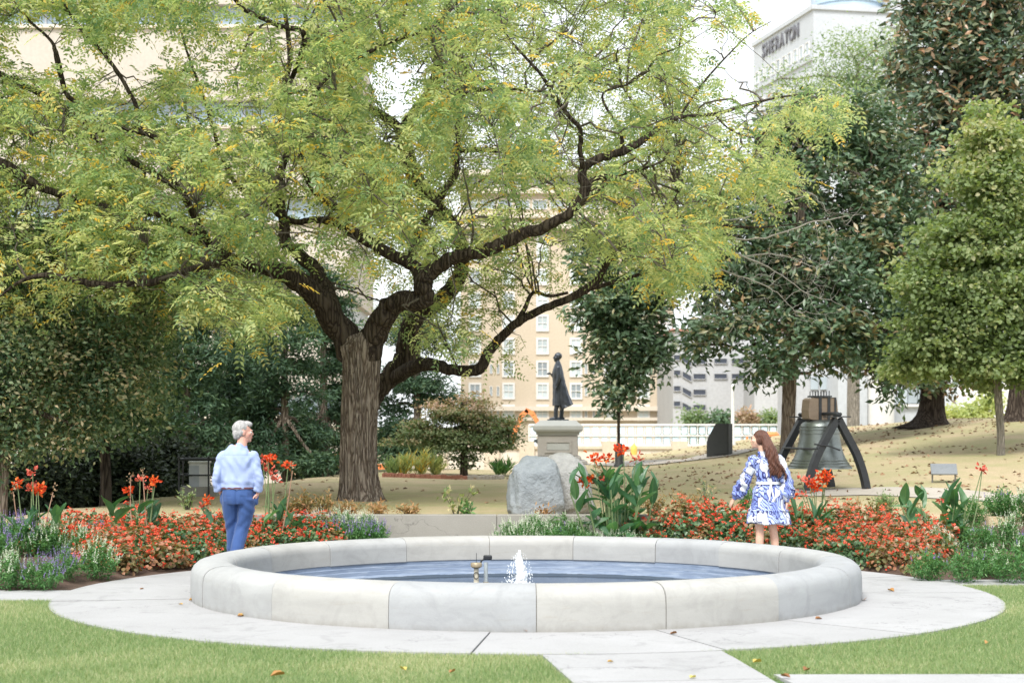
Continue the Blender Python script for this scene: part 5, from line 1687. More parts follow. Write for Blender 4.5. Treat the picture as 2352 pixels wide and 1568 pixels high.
canna(492, 1196, 22.2, 'thin canna stalk with one coral bloom just left of the man', [(478, 1148, 'r'), (470, 1160, 'p')], 4, .05, 9, .25)

# ---- begonias: several plant forms, copied through the beds
def begonia_proto(seed, leafm, nl=190, nf=22, R=.21, H=.30):
    rs = np.random.RandomState(seed)
    d = rand_dirs(nl, .35, rs); d[:, 2] = np.abs(d[:, 2])
    rad = rs.rand(nl) ** .35
    C = d * rad[:, None] * [R, R, H]
    C[:, 2] += .02
    N = unit(d * .8 + rs.normal(size=(nl, 3)) * .4 + [0, 0, .4])
    D = unit(np.cross(N, rs.normal(size=(nl, 3))) + d * .3)
    L = rs.uniform(.04, .07, nl)
    T = np.clip(.15 + .5 * rs.rand(nl) + .25 * rad * rs.rand(nl) + (.10 if seed % 2 else -.05), 0, 1)
    V, Tr, k = leaf_arrays(C, D, N, L, L * .85, .12, True)
    o = mesh_tris('foliage', V, Tr, M[leafm], None, np.repeat(T, k)); fm = o.data; bpy.data.objects.remove(o)
    cs, ds, ns, ls, ts = [], [], [], [], []
    dd = rand_dirs(nf, .55, rs); dd[:, 2] = np.abs(dd[:, 2])
    for i in range(nf):
        c = dd[i] * rs.uniform(.95, 1.16) * [R, R, H] + [0, 0, .03]
        n = rs.randint(4, 8); tt = rs.rand()
        for j in range(n):
            a = rs.uniform(0, 6.28)
            q = np.array([math.cos(a), math.sin(a), rs.uniform(-.3, .7)])
            cs.append(c + rs.normal(size=3) * .010); ds.append(q); ns.append(rs.normal(size=3) + dd[i]); ls.append(rs.uniform(.022, .038)); ts.append(tt * .6 + rs.rand() * .4)
    V, Tr, k = leaf_arrays(np.array(cs), np.array(ds), np.array(ns), np.array(ls), np.array(ls) * .8, .2, False)
    o = mesh_tris('blossom', V, Tr, M['red_petal'], None, np.repeat(ts, k)); bm = o.data; bpy.data.objects.remove(o)
    return fm, bm
BEG = [begonia_proto(1, 'beg_leaf', nf=15), begonia_proto(2, 'beg_green', nf=24), begonia_proto(3, 'beg_leaf', nf=10, H=.26), begonia_proto(4, 'beg_green', nf=14, H=.33), begonia_proto(5, 'beg_leaf', nl=220, nf=20)]
def begonia(X, Y, label, grp, rs, s=1.0, kinds=(0, 1, 2, 3, 4)):
    k = kinds[rs.randint(len(kinds))]
    r = empty('begonia_plant', (X, Y, soil_z(X, Y) - .01), rs.uniform(0, 6.28), label=label, cat='begonia', group=grp)
    s *= rs.uniform(.78, 1.14)
    r.scale = (s, s, s * rs.uniform(.92, 1.12))
    tag(mobj('foliage', BEG[k][0], r), kind='stuff')
    tag(mobj('blossom', BEG[k][1], r), kind='stuff')
def fill_bed(poly_xy, label_of, grp, seed, step=.30, kinds=(0, 1, 2, 3, 4), s=1.0):
    rs = np.random.RandomState(seed)
    px = [q[0] for q in poly_xy]; py = [q[1] for q in poly_xy]
    pts = []
    y = min(py); row = 0
    while y < max(py):
        x = min(px) + (row % 2) * step * .5
        while x < max(px):
            X, Y = x + rs.normal() * .04, y + rs.normal() * .04
            if in_poly(np.array([X]), np.array([Y]), poly_xy)[0] and math.hypot(X - CP[0], Y - CP[1]) > RP + .25:
                pts.append((X, Y))
            x += step
        y += step * .86; row += 1
    pts.sort(key=lambda q: q[1])
    for i, (X, Y) in enumerate(pts):
        kk = kinds(X, Y) if callable(kinds) else kinds
        begonia(X, Y, label_of(X, Y), grp, rs, s, kk)
lb = [(-4.72, 19.05), (-3.4, 19.7), (-2.3, 21.1), (-2.1, 21.9), (-2.35, 22.75), (-5.9, 22.7), (-6.0, 21.0), (-5.1, 20.4)]
def row_of(Y): return 'front row' if Y < 21.1 else ('middle row' if Y < 22.0 else 'rear row')
def lab_left(X, Y): return 'red begonia in the %s of the left bed, %s' % (row_of(Y), 'nearest the purple salvia' if X < -4.9 else ('midway between salvia and man' if X < -3.9 else ('just left of the man' if X < -3.15 else 'right of the man')))
def lab_right(X, Y): return 'red begonia in the %s of the right bed, %s' % (row_of(Y), 'just right of the large canna' if X < 2.4 else ('left of or behind the woman' if X < 3.2 else ('right of the woman' if X < 4.3 else 'nearest the right hand salvia')))
fill_bed(lb, lab_left, 'red begonias filling the left bed', 5, kinds=lambda X, Y: (0, 1, 4, 2, 3) if X < -3.4 else (1, 3, 4))
rb = [(1.6, 22.0), (2.4, 21.3), (3.5, 20.3), (4.3, 19.5), (4.72, 19.35), (5.1, 20.3), (5.4, 22.3), (4.4, 22.75), (1.55, 22.75)]
fill_bed(rb, lab_right, 'red begonias filling the right bed', 6, kinds=lambda X, Y: (0, 2, 4) if X > 4.2 else (1, 3, 1, 4))

# ---- salvia / angelonia bushes
def salvia_proto(seed, R=.26, H=.40, nl=1500, nsp=40, mat='purple', spike=(.08, .14)):
    rs = np.random.RandomState(seed)
    ns = 60
    a = rs.uniform(0, 6.28, ns); rr = rs.rand(ns) ** .6 * R
    top = np.stack([rr * np.cos(a), rr * np.sin(a), H * (1 - .55 * (rr / R) ** 2) * rs.uniform(.8, 1.1, ns)], 1)
    foot = top * [.45, .45, 0]
    k = rs.randint(ns, size=nl); t = rs.rand(nl) ** .5
    C = foot[k] + (top[k] - foot[k]) * t[:, None] + rs.normal(size=(nl, 3)) * .012
    D = unit(rand_dirs(nl, .25, rs) + (top[k] - foot[k]) * .6)
    N = rs.normal(size=(nl, 3)) * .5 + [0, 0, 1]
    L = rs.uniform(.035, .06, nl)
    V, Tr, kk = leaf_arrays(C, D, N, L, L * .3, .1)
    o = mesh_tris('foliage', V, Tr, M['salvia_leaf'], None, np.repeat(.1 + .7 * rs.rand(nl) * (.4 + .6 * t), kk)); fm = o.data; bpy.data.objects.remove(o)
    cs, ds, nn, ls, ts = [], [], [], [], []
    for i in range(nsp):
        p = top[i % ns]; d = unit(np.array([p[0] * .8, p[1] * .8, .5]) + rs.normal(size=3) * .08)
        Ls = rs.uniform(*spike)
        for j in range(18):
            tt = (j + .5) / 18
            cs.append(p + d * Ls * tt); q = rand_dirs(1, .1, rs)[0]; ds.append(q + d * .4); nn.append(rs.normal(size=3)); ls.append(.019 * (1.1 - .6 * tt)); ts.append(rs.rand())
    V, Tr, kk = leaf_arrays(np.array(cs), np.array(ds), np.array(nn), np.array(ls), np.array(ls) * .6, .1)
    o = mesh_tris('flower_spike', V, Tr, M[mat], None, np.repeat(ts, kk)); sm = o.data; bpy.data.objects.remove(o)
    return fm, sm
SAL = {'purple': [salvia_proto(11), salvia_proto(12)], 'white': [salvia_proto(13, mat='whitefl', nsp=50), salvia_proto(14, mat='whitefl', nsp=42)],
       'green': [salvia_proto(15, mat='purple', nsp=7, spike=(.05, .08)), salvia_proto(16, mat='whitefl', nsp=12, spike=(.05, .08))]}
def salvia(X, Y, kind, label, grp, rs, s=1.0):
    f, sp = SAL[kind][rs.randint(2)]
    r = empty('salvia_bush', (X, Y, soil_z(X, Y) - .01 if Y < WALL_Y else .46), rs.uniform(0, 6.28), label=label, cat='salvia bush', group=grp)
    r.scale = (s, s, s * rs.uniform(.95, 1.1))
    tag(mobj('foliage', f, r), kind='stuff'); tag(mobj('flower_spike', sp, r), kind='stuff')
rs_ = np.random.RandomState(77)
def sal(x, y, kind, label, grp, s=1.0, z=.05):
    p = flat(x, y, z); salvia(p[0], p[1], kind, label, grp, rs_, s)
gL = 'salvia bushes at the left end of the left bed'
for x, y, k, s, lab in [
    (25, 1345, 'white', 1.0, 'white tipped salvia bush at the lower left corner of the bed'),
    (95, 1345, 'purple', 1.0, 'green salvia bush with a few purple spikes at the bed front edge'),
    (145, 1332, 'purple', .85, 'small salvia bush with a yellowing side at the front of the bed'),
    (225, 1325, 'white', 1.05, 'dense green salvia bush with white spikes beside the bronze begonias'),
    (190, 1300, 'white', .9, 'salvia bush topped with white spikes in the second row'),
    (235, 1290, 'purple', .95, 'salvia bush with faint purple spikes touching the begonias'),
    (110, 1300, 'white', 1.1, 'salvia bush crowned with white flowers in the middle of the left corner'),
    (40, 1300, 'purple', 1.15, 'salvia bush thick with purple spikes at the left edge'),
    (-25, 1320, 'purple', 1.1, 'purple salvia bush cut by the left edge of the view'),
    (5, 1280, 'purple', 1.2, 'tall purple salvia bush at the left edge behind the white ones'),
    (70, 1275, 'purple', 1.15, 'purple salvia bush directly below the far left canna'),
    (140, 1278, 'white', 1.0, 'white salvia bush just right below the far left canna'),
    (-60, 1345, 'green', 1.0, 'green salvia bush mostly outside the left edge')]:
    sal(x, y, k, lab, gL, s * .92)
for i, (x, yd, k, s) in enumerate([(735, 22.3, 'white', .95), (768, 22.1, 'purple', .9), (800, 22.4, 'white', .9), (832, 22.2, 'purple', .85), (862, 22.3, 'purple', .8), (785, 22.6, 'white', .95), (845, 22.65, 'white', .85), (722, 22.6, 'purple', .9)]):
    X = (x - CX) * yd / FPX
    salvia(X, yd, k, 'low salvia bush with pale spikes at the left end of the low concrete wall', 'salvia bushes left of the bare wall stretch', rs_, s)
for i, (x, yd, k, s) in enumerate([(1165, 22.3, 'white', .85), (1200, 22.15, 'white', .9), (1238, 22.3, 'white', .95), (1272, 22.1, 'green', .95), (1308, 22.2, 'green', .9), (1345, 22.0, 'green', .85), (1375, 21.9, 'white', .7), (1412, 21.9, 'white', .75), (1446, 21.8, 'white', .7), (1220, 22.6, 'white', .95), (1290, 22.6, 'green', .95), (1330, 22.5, 'white', .85), (1480, 22.0, 'green', .7)]):
    X = (x - CX) * yd / FPX
    salvia(X, yd, k, 'low white flowering salvia bush in front of the boulder behind the basin rim', 'salvia bushes between the boulder and the basin', rs_, s)
gR = 'salvia bushes at the right end of the right bed'
for x, y, k, s, lab in [
    (2130, 1318, 'green', .95, 'round green salvia bush right beside the last red begonias'),
    (2160, 1295, 'white', 1.0, 'pale tipped salvia bush behind the round green one'),
    (2218, 1322, 'green', .95, 'second round green salvia bush along the right path'),
    (2275, 1312, 'green', 1.0, 'third green salvia bush along the right path'),
    (2325, 1322, 'green', 1.05, 'green salvia bush near the right edge of the view along the path'),
    (2120, 1272, 'white', 1.0, 'whitish salvia bush below the right canna clump'),
    (2190, 1275, 'white', 1.1, 'whitish salvia bush directly under the right canna leaves'),
    (2250, 1285, 'green', 1.15, 'tall green salvia bush in the second row at the right'),
    (2310, 1280, 'white', 1.2, 'tall pale tipped salvia bush in the second row near the right edge'),
    (2370, 1300, 'green', 1.15, 'salvia bush cut by the right edge of the view'),
    (2230, 1255, 'green', 1.2, 'salvia bush in the rear row right of the canna clump'),
    (2300, 1252, 'green', 1.25, 'salvia bush in the rear row at the right'),
    (2360, 1255, 'white', 1.25, 'pale salvia bush in the rear row at the right edge'),
    (2420, 1290, 'green', 1.2, 'salvia bush wholly at the outer right of the bed')]:
    sal(x, y, k, lab, gR, s * (.95 if y > 1300 else .80), .08)

# ---- faded perennials and small shrubs above the wall
def tuft(name, x, y, Yd, w, h, n, matk, label, cat='plant', seed=1, L=(.04, .09), lw=.3, stems=14, tb=(0, 1), upd=.3, grp=None, zbase=None):
    rs = np.random.RandomState(seed)
    p = P(x, y, Yd); p[2] = float(zg(p[0], Yd)) if Yd > WALL_Y + .1 else soil_z(p[0], Yd)
    if zbase is not None: p[2] = zbase
    s = Yd / FPX; W_, H_ = w * s / 2, h * s
    r = empty(name, tuple(p), label=label, cat=cat, group=grp)
    mb = MB(); tips = []
    for i in range(stems):
        a = rs.uniform(0, 6.28); rr = rs.rand() ** .6
        t = np.array([rr * W_ * math.cos(a), rr * min(W_, .35) * math.sin(a), H_ * rs.uniform(.55, 1.0)])
        pts = catmull([[t[0] * .2, t[1] * .2, -.02], [t[0] * .55, t[1] * .5, t[2] * .5], t], 3)
        mb.tube(pts, np.linspace(.005, .002, len(pts)), 4, cap=False); tips.append(pts)
    tag(mb.build('stem', M['twig'], r), kind='stuff')
    allp = np.array([q[rs.randint(1, len(q))] for q in [tips[rs.randint(len(tips))] for _ in range(n)]]) + rs.normal(size=(n, 3)) * .03
    allp[:, 2] = np.maximum(allp[:, 2], .01)
    D = rand_dirs(n, upd, rs); N = rs.normal(size=(n, 3)) * .6 + [0, 0, 1]
    Ln = rs.uniform(*L, n)
    T = tb[0] + (tb[1] - tb[0]) * rs.rand(n)
    f = leaves('foliage', allp, D, N, Ln, Ln * lw, T, M[matk], r, .12); tag(f, kind='stuff')
for i, (x, y, Yd, w, h, n, mk, lab, kw) in enumerate([
    (700, 1172, 23.5, 60, 52, 420, 'brownleaf', 'tawny perennial clump left of the walnut base', {}),
    (745, 1178, 23.4, 55, 42, 360, 'brownleaf', 'low rusty perennial clump touching the walnut base', {}),
    (668, 1180, 23.4, 50, 36, 260, 'brownleaf', 'low yellowing perennial behind the right canna of the left bed', {}),
    (800, 1178, 23.6, 70, 24, 320, 'brownleaf', 'reddish brown fading ground plant at the foot of the walnut trunk', {'tb': (.45, 1)}),
    (870, 1180, 23.5, 80, 20, 280, 'brownleaf', 'russet fading ground plant right of the walnut foot', {'tb': (.45, 1)}),
    (940, 1178, 23.6, 70, 16, 200, 'brownleaf', 'thin strip of russet dying foliage along the wall top', {'tb': (.45, 1)}),
    (1050, 1178, 23.6, 75, 62, 90, 'maple', 'sparse leafy sapling sprigs on the lawn left of the boulder', {'L': (.06, .1), 'lw': .6, 'stems': 7}),
    (1075, 1176, 23.3, 24, 26, 60, 'salvia_leaf', 'small green tuft left of the boulder at the wall top', {'L': (.06, .12)}),
    (430, 1170, 24.2, 48, 50, 150, 'locust', 'wispy grey green bush left of the man in front of the box', {'stems': 18}),
    (1620, 1172, 23.6, 30, 80, 130, 'dogwood', 'thin upright sapling with small dark leaves behind the right bed', {'stems': 5}),
    (1570, 1172, 23.4, 110, 55, 460, 'brownleaf', 'straw coloured wispy perennials behind the begonias, right of the large canna', {'tb': (.35, 1), 'lw': .2}),
    (1500, 1180, 23.2, 70, 44, 300, 'brownleaf', 'brownish green low perennial beside the large canna', {}),
    (1712, 1150, 24.5, 44, 50, 200, 'salvia_leaf', 'small green plant just left of the woman sleeve', {'L': (.07, .12), 'lw': .2}),
    (2034, 1172, 24.0, 66, 44, 900, 'walnut', 'small round clipped shrub behind the right begonias', {'L': (.035, .06), 'stems': 40, 'tb': (0, .3)}),
    (1958, 1178, 23.5, 55, 34, 220, 'brownleaf', 'straw yellow tuft behind the canna with scarlet blooms', {'tb': (.5, 1), 'lw': .2}),
    (2010, 1178, 23.3, 60, 26, 260, 'brownleaf', 'low olive foliage strip behind the right begonias', {'tb': (0, .6)}),
    (1250, 1186, 23.2, 60, 16, 120, 'brownleaf', 'small withered plant at the foot of the boulder', {'tb': (.6, 1)}),
    (2090, 1180, 23.3, 60, 24, 200, 'brownleaf', 'low dry foliage left of the right canna', {'tb': (.2, .9)}),
    (2300, 1195, 23.3, 150, 30, 600, 'salvia_leaf', 'low strip of grey green foliage at the right edge behind the salvia', {'L': (.05, .09), 'lw': .2, 'stems': 50})]):
    tuft('perennial_plant', x, y, Yd, w, h, n, mk, lab, seed=100 + i, **kw)
# ringed bed round the small dogwood
M['brick'] = surf('old_brick', (.22, .09, .06), (.34, .15, .10), 4, .9, .4, 50, rnd=.2)
M['edge_stone'] = surf('edging_stone', (.32, .28, .24), (.42, .38, .33), 6, .9, .4, 40, rnd=.12)
for i, (x, w, h, kk, tb, lab) in enumerate([(925, 60, 40, 'walnut', (.3, 1), 'yellow green bladed plant at the left end of the ringed bed'), (965, 50, 46, 'walnut', (.45, 1), 'golden yellow bladed plant in the middle of the ringed bed'), (1000, 40, 36, 'walnut', (.3, .9), 'yellow green tuft beside the golden plant in the ringed bed'), (900, 34, 26, 'walnut', (.1, .5), 'small green tuft at the outer left of the ringed bed'), (1150, 50, 24, 'salvia_leaf', (0, 1), 'low bluish green tuft left of the boulder further back')]):
    g = G(x, 1094)
    tuft('bladed_plant', x, 1094, g[1], w, h, 260, kk, lab, seed=150 + i, L=(.16, .32), lw=.13, tb=tb, upd=1.4, stems=8)
g = G(985, 1098)
ring = empty('bed_edging', (g[0] + .3, g[1] + .6, g[2]), label='low curved edging of red bricks and stones round the small dogwood', cat='edging')
for k in range(34):
    a = math.radians(185 + k * 5.1)
    x, y = 1.35 * math.cos(a), .75 * math.sin(a)
    z = float(zg(g[0] + .3 + x, g[1] + .6 + y)) - g[2]
    m = MB().box((0, 0, 0), (.13, .09, .10 + .02 * (k % 3)), rz=a + 1.57, bev=.012)
    MBo = m.build('brick' if k < 22 else 'stone', M['brick' if k < 22 else 'edge_stone'], ring); MBo.location = (x, y, z + .03)
g = P(1720, 965, 96)
for i, (x, rx, ry, mk, tb, lab) in enumerate([(1595, 26, 20, 'locust', (0, .8), 'pale green shrub in a planter beyond the white railing, the leftmost'), (1655, 34, 22, 'cedar', (.5, 1), 'bluish shrub beyond the white railing in front of the garage'), (1718, 18, 16, 'pinkdog', (.7, 1), 'reddish leaved shrub beyond the white railing'), (1772, 26, 20, 'locust', (.2, 1), 'pale green shrub beyond the white railing left of the magnolia trunk')]):
    Yd = 96
    g = P(x, 1000, Yd); g[2] = -2
    crown_tree('planter_shrub', lab, g, [(x, 962, Yd, rx, ry), (x, 1010, Yd, rx * .5, 40)], mk, None, n_clump=60, per=20, L=(.18, .3), W=.5, cs=.25, seed=170 + i, cat='shrub', limb_n=10, tb=tb)
# ================================================================== BOULDERS, STATUE, BELL, SITE THINGS
M['rock_blue'] = surf('blue_grey_rock', (.19, .215, .235), (.29, .315, .335), 1.6, .85, .8, 14, bd=.05)
M['rock_pale'] = surf('pale_grey_rock', (.27, .27, .265), (.37, .37, .36), 1.6, .85, .8, 14, bd=.05)
M['granite'] = surf('pedestal_granite', (.24, .225, .205), (.31, .295, .27), 2, .8, .2, 60)
M['granite_lt'] = surf('pedestal_cap', (.26, .27, .255), (.33, .34, .325), 2, .8, .2, 60)
M['bronze'] = surf('dark_bronze', (.030, .036, .045), (.075, .085, .10), 5, .38, .2, 30, metal=.6)
M['bellmetal'] = surf('silvery_bronze', (.15, .17, .165), (.25, .275, .265), 3, .36, .12, 40, sc=(1, 1, 3), metal=.75)
M['oakwood'] = surf('pale_yoke_wood', (.17, .125, .09), (.25, .19, .14), 3, .7, .3, 30, sc=(1, 1, 6))
M['orange'] = surf('orange_paint', (.70, .20, .06), (.78, .26, .09), 2, .6, .05, 10)
M['yellow'] = surf('yellow_paint', (.62, .42, .08), (.72, .5, .12), 2, .6, .05, 10)
M['darkbox'] = surf('dark_charcoal', (.022, .025, .026), (.035, .038, .038), 2, .6, .05, 20)
M['plaque'] = surf('plaque_stone', (.15, .165, .18), (.21, .225, .24), 3, .6, .1, 30)

def rock(name, c, size, mat, seed, label, cuts=26, facet=.16):
    """boulder: icosphere cut by random planes, then roughened"""
    rs = np.random.RandomState(seed)
    bm = bmesh.new(); bmesh.ops.create_icosphere(bm, subdivisions=5, radius=1)
    V = np.array([v.co for v in bm.verts])
    nrm = rand_dirs(cuts, .1, rs); dist = rs.uniform(.68, .98, cuts)
    r = np.ones(len(V)) * 1.1
    dots = V @ nrm.T
    with np.errstate(divide='ignore'):
        lim = np.where(dots > .05, dist / np.maximum(dots, .05), 9)
    srt = np.sort(lim, 1)
    r = np.minimum(r, srt[:, 0] * .93 + srt[:, 1] * .07)
    V2 = V * r[:, None]
    V2 = np.sign(V2) * np.abs(V2) ** .6 * .93
    for f, a in ((3.3, .07), (8, .035), (17, .014)):
        ph = rs.uniform(0, 6, 3)
        V2 += V * (a * np.sin(V[:, 0] * f + ph[0] + 2 * np.sin(V[:, 2] * f * .6)) * np.sin(V[:, 1] * f + ph[1]) * np.sin(V[:, 2] * f + ph[2]))[:, None]
    V2[:, 2] = np.maximum(V2[:, 2], -.72)
    w = 1.0 + .22 * (-V2[:, 2])
    V2 = np.stack([V2[:, 0] * w * size[0], V2[:, 1] * w * size[1], (V2[:, 2] + .72) * size[2]], 1)
    for v, p in zip(bm.verts, V2): v.co = p
    me = bpy.data.meshes.new(name); bm.to_mesh(me); bm.free()
    me.polygons.foreach_set('use_smooth', [True] * len(me.polygons)); me.materials.append(mat)
    o = bpy.data.objects.new(name, me); link(o); o.location = c
    tag(o, label, 'boulder')
    me.set_sharp_from_angle(angle=math.radians(35))
    return o
c = P(1226, 1178, 23.75); c[2] = .43
rock('boulder', c, (.445, .42, .52), M['rock_blue'], 8, 'blue grey boulder standing at the wall top below the statue', facet=.2)
c = P(1294, 1178, 24.2); c[2] = .43
rock('boulder', c, (.50, .42, .51), M['rock_pale'], 19, 'pale grey boulder leaning against the blue grey one')

# ---- pedestal and statue
YS = 50.0
sS = YS / FPX
gp = P(1282, 1090, YS); zb = float(zg(gp[0], YS))
ped = empty('statue_pedestal', (gp[0], YS + .7, zb), label='square stone pedestal with moulded cap and recessed panel under the bronze statue', cat='pedestal')
zt = P(0, 965, YS)[2] - zb
wcap = 114 * sS
def tier(n, w, z0, z1, m, bev=.02): return MB().box((0, 0, (z0 + z1) / 2), (w, w, z1 - z0), bev=bev).build(n, M[m], ped)
m = MB()
def sqr(w, z): return np.array([[-w / 2, -w / 2, z], [w / 2, -w / 2, z], [w / 2, w / 2, z], [-w / 2, w / 2, z]])
capb = zt - .31
m.loft([sqr(wcap * .84, capb - .12), sqr(wcap * .88, capb - .04), sqr(wcap * .97, capb), sqr(wcap, capb + .05), sqr(wcap, capb + .15), sqr(wcap * .72, zt)])
m.build('cap', M['granite_lt'], ped)
wd = 92 * sS
tier('shaft', wd, .42, capb - .12, 'granite')
pz0, pz1 = .55, capb - .3
f = MB()
fw = wd * .62
for x in (-fw / 2, fw / 2): f.box((x, -wd / 2 - .012, (pz0 + pz1) / 2), (.06, .03, pz1 - pz0))
for z in (pz0, pz1): f.box((0, -wd / 2 - .0125, z), (fw + .06, .032, .06))
f.build('panel_frame', M['granite'], ped)
MB().box((0, -wd / 2 - .004, (pz0 + pz1) / 2), (fw * .9, .01, pz1 - pz0 - .1)).build('inscription_panel', M['granite_lt'], ped)
tier('base_block', wd * 1.16, .30, .42, 'granite')
for i, (w, z0, z1) in enumerate([(wd * 1.45, .18, .30), (wd * 1.7, .06, .18), (wd * 1.95, -.15, .06)]):
    tier('step', w, z0, z1, 'granite')

# ---- body building: tapered ring chains fused by voxel remesh
def chain(mb, pts, n=14, ref=(1, 0, 0), caps=True):
    """pts rows: x,y,z,a,b : a = half size along ref, b = across"""
    A = np.asarray(pts, float)
    t = unit(np.gradient(A[:, :3], axis=0)); ref = np.asarray(ref, float)
    ang = np.arange(n) * 2 * math.pi / n
    rings = []
    def ring(c, tt, a, b):
        u = ref - tt * np.dot(ref, tt)
        if np.linalg.norm(u) < .15: u = np.cross(tt, [0, 1, 0.01])
        u /= np.linalg.norm(u); w = np.cross(tt, u)
        return c + a * np.cos(ang)[:, None] * u + b * np.sin(ang)[:, None] * w
    if caps:
        for k in (.92, .6): 
            rings.append(ring(A[0, :3] - t[0] * min(A[0, 3], A[0, 4]) * (k * .8), t[0], A[0, 3] * math.sqrt(1 - k * k), A[0, 4] * math.sqrt(1 - k * k)))
    for i in range(len(A)): rings.append(ring(A[i, :3], t[i], A[i, 3], A[i, 4]))
    if caps:
        for k in (.6, .92):
            rings.append(ring(A[-1, :3] + t[-1] * min(A[-1, 3], A[-1, 4]) * (k * .8), t[-1], A[-1, 3] * math.sqrt(1 - k * k), A[-1, 4] * math.sqrt(1 - k * k)))
    mb.loft(rings)

def smooth_chain(mb, pts, sub=4, **kw):
    chain(mb, catmull(pts, sub), **kw)

def fuse(mb, name, mat, parent, voxel=.008, smooth=4, disp=None):
    me = mb.mesh('tmp', mat)
    o = bpy.data.objects.new('tmp', me); COL.objects.link(o)
    r = o.modifiers.new('r', 'REMESH'); r.mode = 'VOXEL'; r.voxel_size = voxel; r.use_smooth_shade = True
    s = o.modifiers.new('s', 'SMOOTH'); s.factor = .5; s.iterations = smooth
    dg = bpy.context.evaluated_depsgraph_get(); dg.update()
    out = bpy.data.meshes.new_from_object(o.evaluated_get(dg))
    bpy.data.objects.remove(o); bpy.data.meshes.remove(me)
    out.name = name
    if disp is not None:
        n = len(out.vertices)
        co = np.empty(n * 3, np.float32); out.vertices.foreach_get('co', co); co = co.reshape(-1, 3)
        no = np.empty(n * 3, np.float32); out.vertices.foreach_get('normal', no); no = no.reshape(-1, 3)
        co = co + no * disp(co, no)[:, None]
        out.vertices.foreach_set('co', co.astype(np.float32).ravel()); out.update()
    out.polygons.foreach_set('use_smooth', [True] * len(out.polygons))
    out.materials.clear(); out.materials.append(mat)
    return link(bpy.data.objects.new(name, out), parent)

def head_shapes(mb, c, yaw, s=1.0, pitch=0.0, female=False):
    """c: centre of the skull; yaw 0 faces +Y, positive turns towards +X"""
    R = rotz(-yaw) @ np.array([[1, 0, 0], [0, math.cos(pitch), -math.sin(pitch)], [0, math.sin(pitch), math.cos(pitch)]])
    c = np.asarray(c, float)
    def T(p): return c + R @ (np.asarray(p) * s)
    def b(p, r): mb.ball(T(p), np.array(r) * s, 16, 12, R)
    b((0, -.012, .028), (.074, .094, .088))        # skull
    b((0, .035, -.02), (.062, .058, .075))         # face
    b((0, .040, -.072), (.045, .046, .034))        # jaw
    b((0, .072, -.088), (.022, .018, .018))        # chin
    b((0, .088, .022), (.050, .012, .012))         # brow
    b((0, .100, -.018), (.011, .016, .020))        # nose
    b((0, .094, .004), (.008, .012, .024))
    b((0, .088, -.052), (.024, .010, .006))        # upper lip
    b((0, .087, -.063), (.020, .010, .006))
    b((-.042, .06, -.015), (.022, .022, .02)); b((.042, .06, -.015), (.022, .022, .02))   # cheeks
    for sx in (-1, 1):
        b((sx * .073, -.005, -.008), (.008, .017, .031))       # ears
    return T, R

def hand_shapes(mb, wrist, d, palm_n, s=1.0, curl=.5, side=1, thumb_dir=None):
    """wrist point, d: direction of the fingers, palm_n: palm normal (curl direction)"""
    w = np.asarray(wrist, float); d = unit(np.asarray(d, float)); pn = np.asarray(palm_n, float); pn = unit(pn - d * np.dot(pn, d)); ac = np.cross(d, pn) * side
    ref = ac
    chain(mb, [list(w + d * t * s) + [a * s, b * s] for t, a, b in [(0, .026, .019), (.03, .034, .018), (.065, .041, .016), (.088, .040, .013)]], 12, ref)
    for k, (o, L) in enumerate([(-.031, .068), (-.0105, .078), (.0105, .073), (.030, .058)]):
        p = w + d * .078 * s + ac * o * s
        dd = d.copy(); pts = [list(p) + [.0092 * s] * 2]
        for seg, f in enumerate((.42, .32, .26)):
            a = curl * (.35 + .3 * seg)
            dd = unit(d * math.cos(a * (seg + 1) * .8) + pn * math.sin(a * (seg + 1) * .8))
            p = p + dd * L * f * s
            pts.append(list(p) + [(.0088 - .001 * seg) * s] * 2)
        chain(mb, pts, 8, ref)
    p = w + d * .022 * s - ac * .026 * s
    td = unit(d * .7 - ac * .7 + pn * .35)
    chain(mb, [list(p) + [.013 * s] * 2, list(p + td * .032 * s) + [.0115 * s] * 2, list(p + td * .05 * s + d * .012 * s) + [.010 * s] * 2, list(p + td * .058 * s + d * .03 * s) + [.009 * s] * 2], 8, ref)

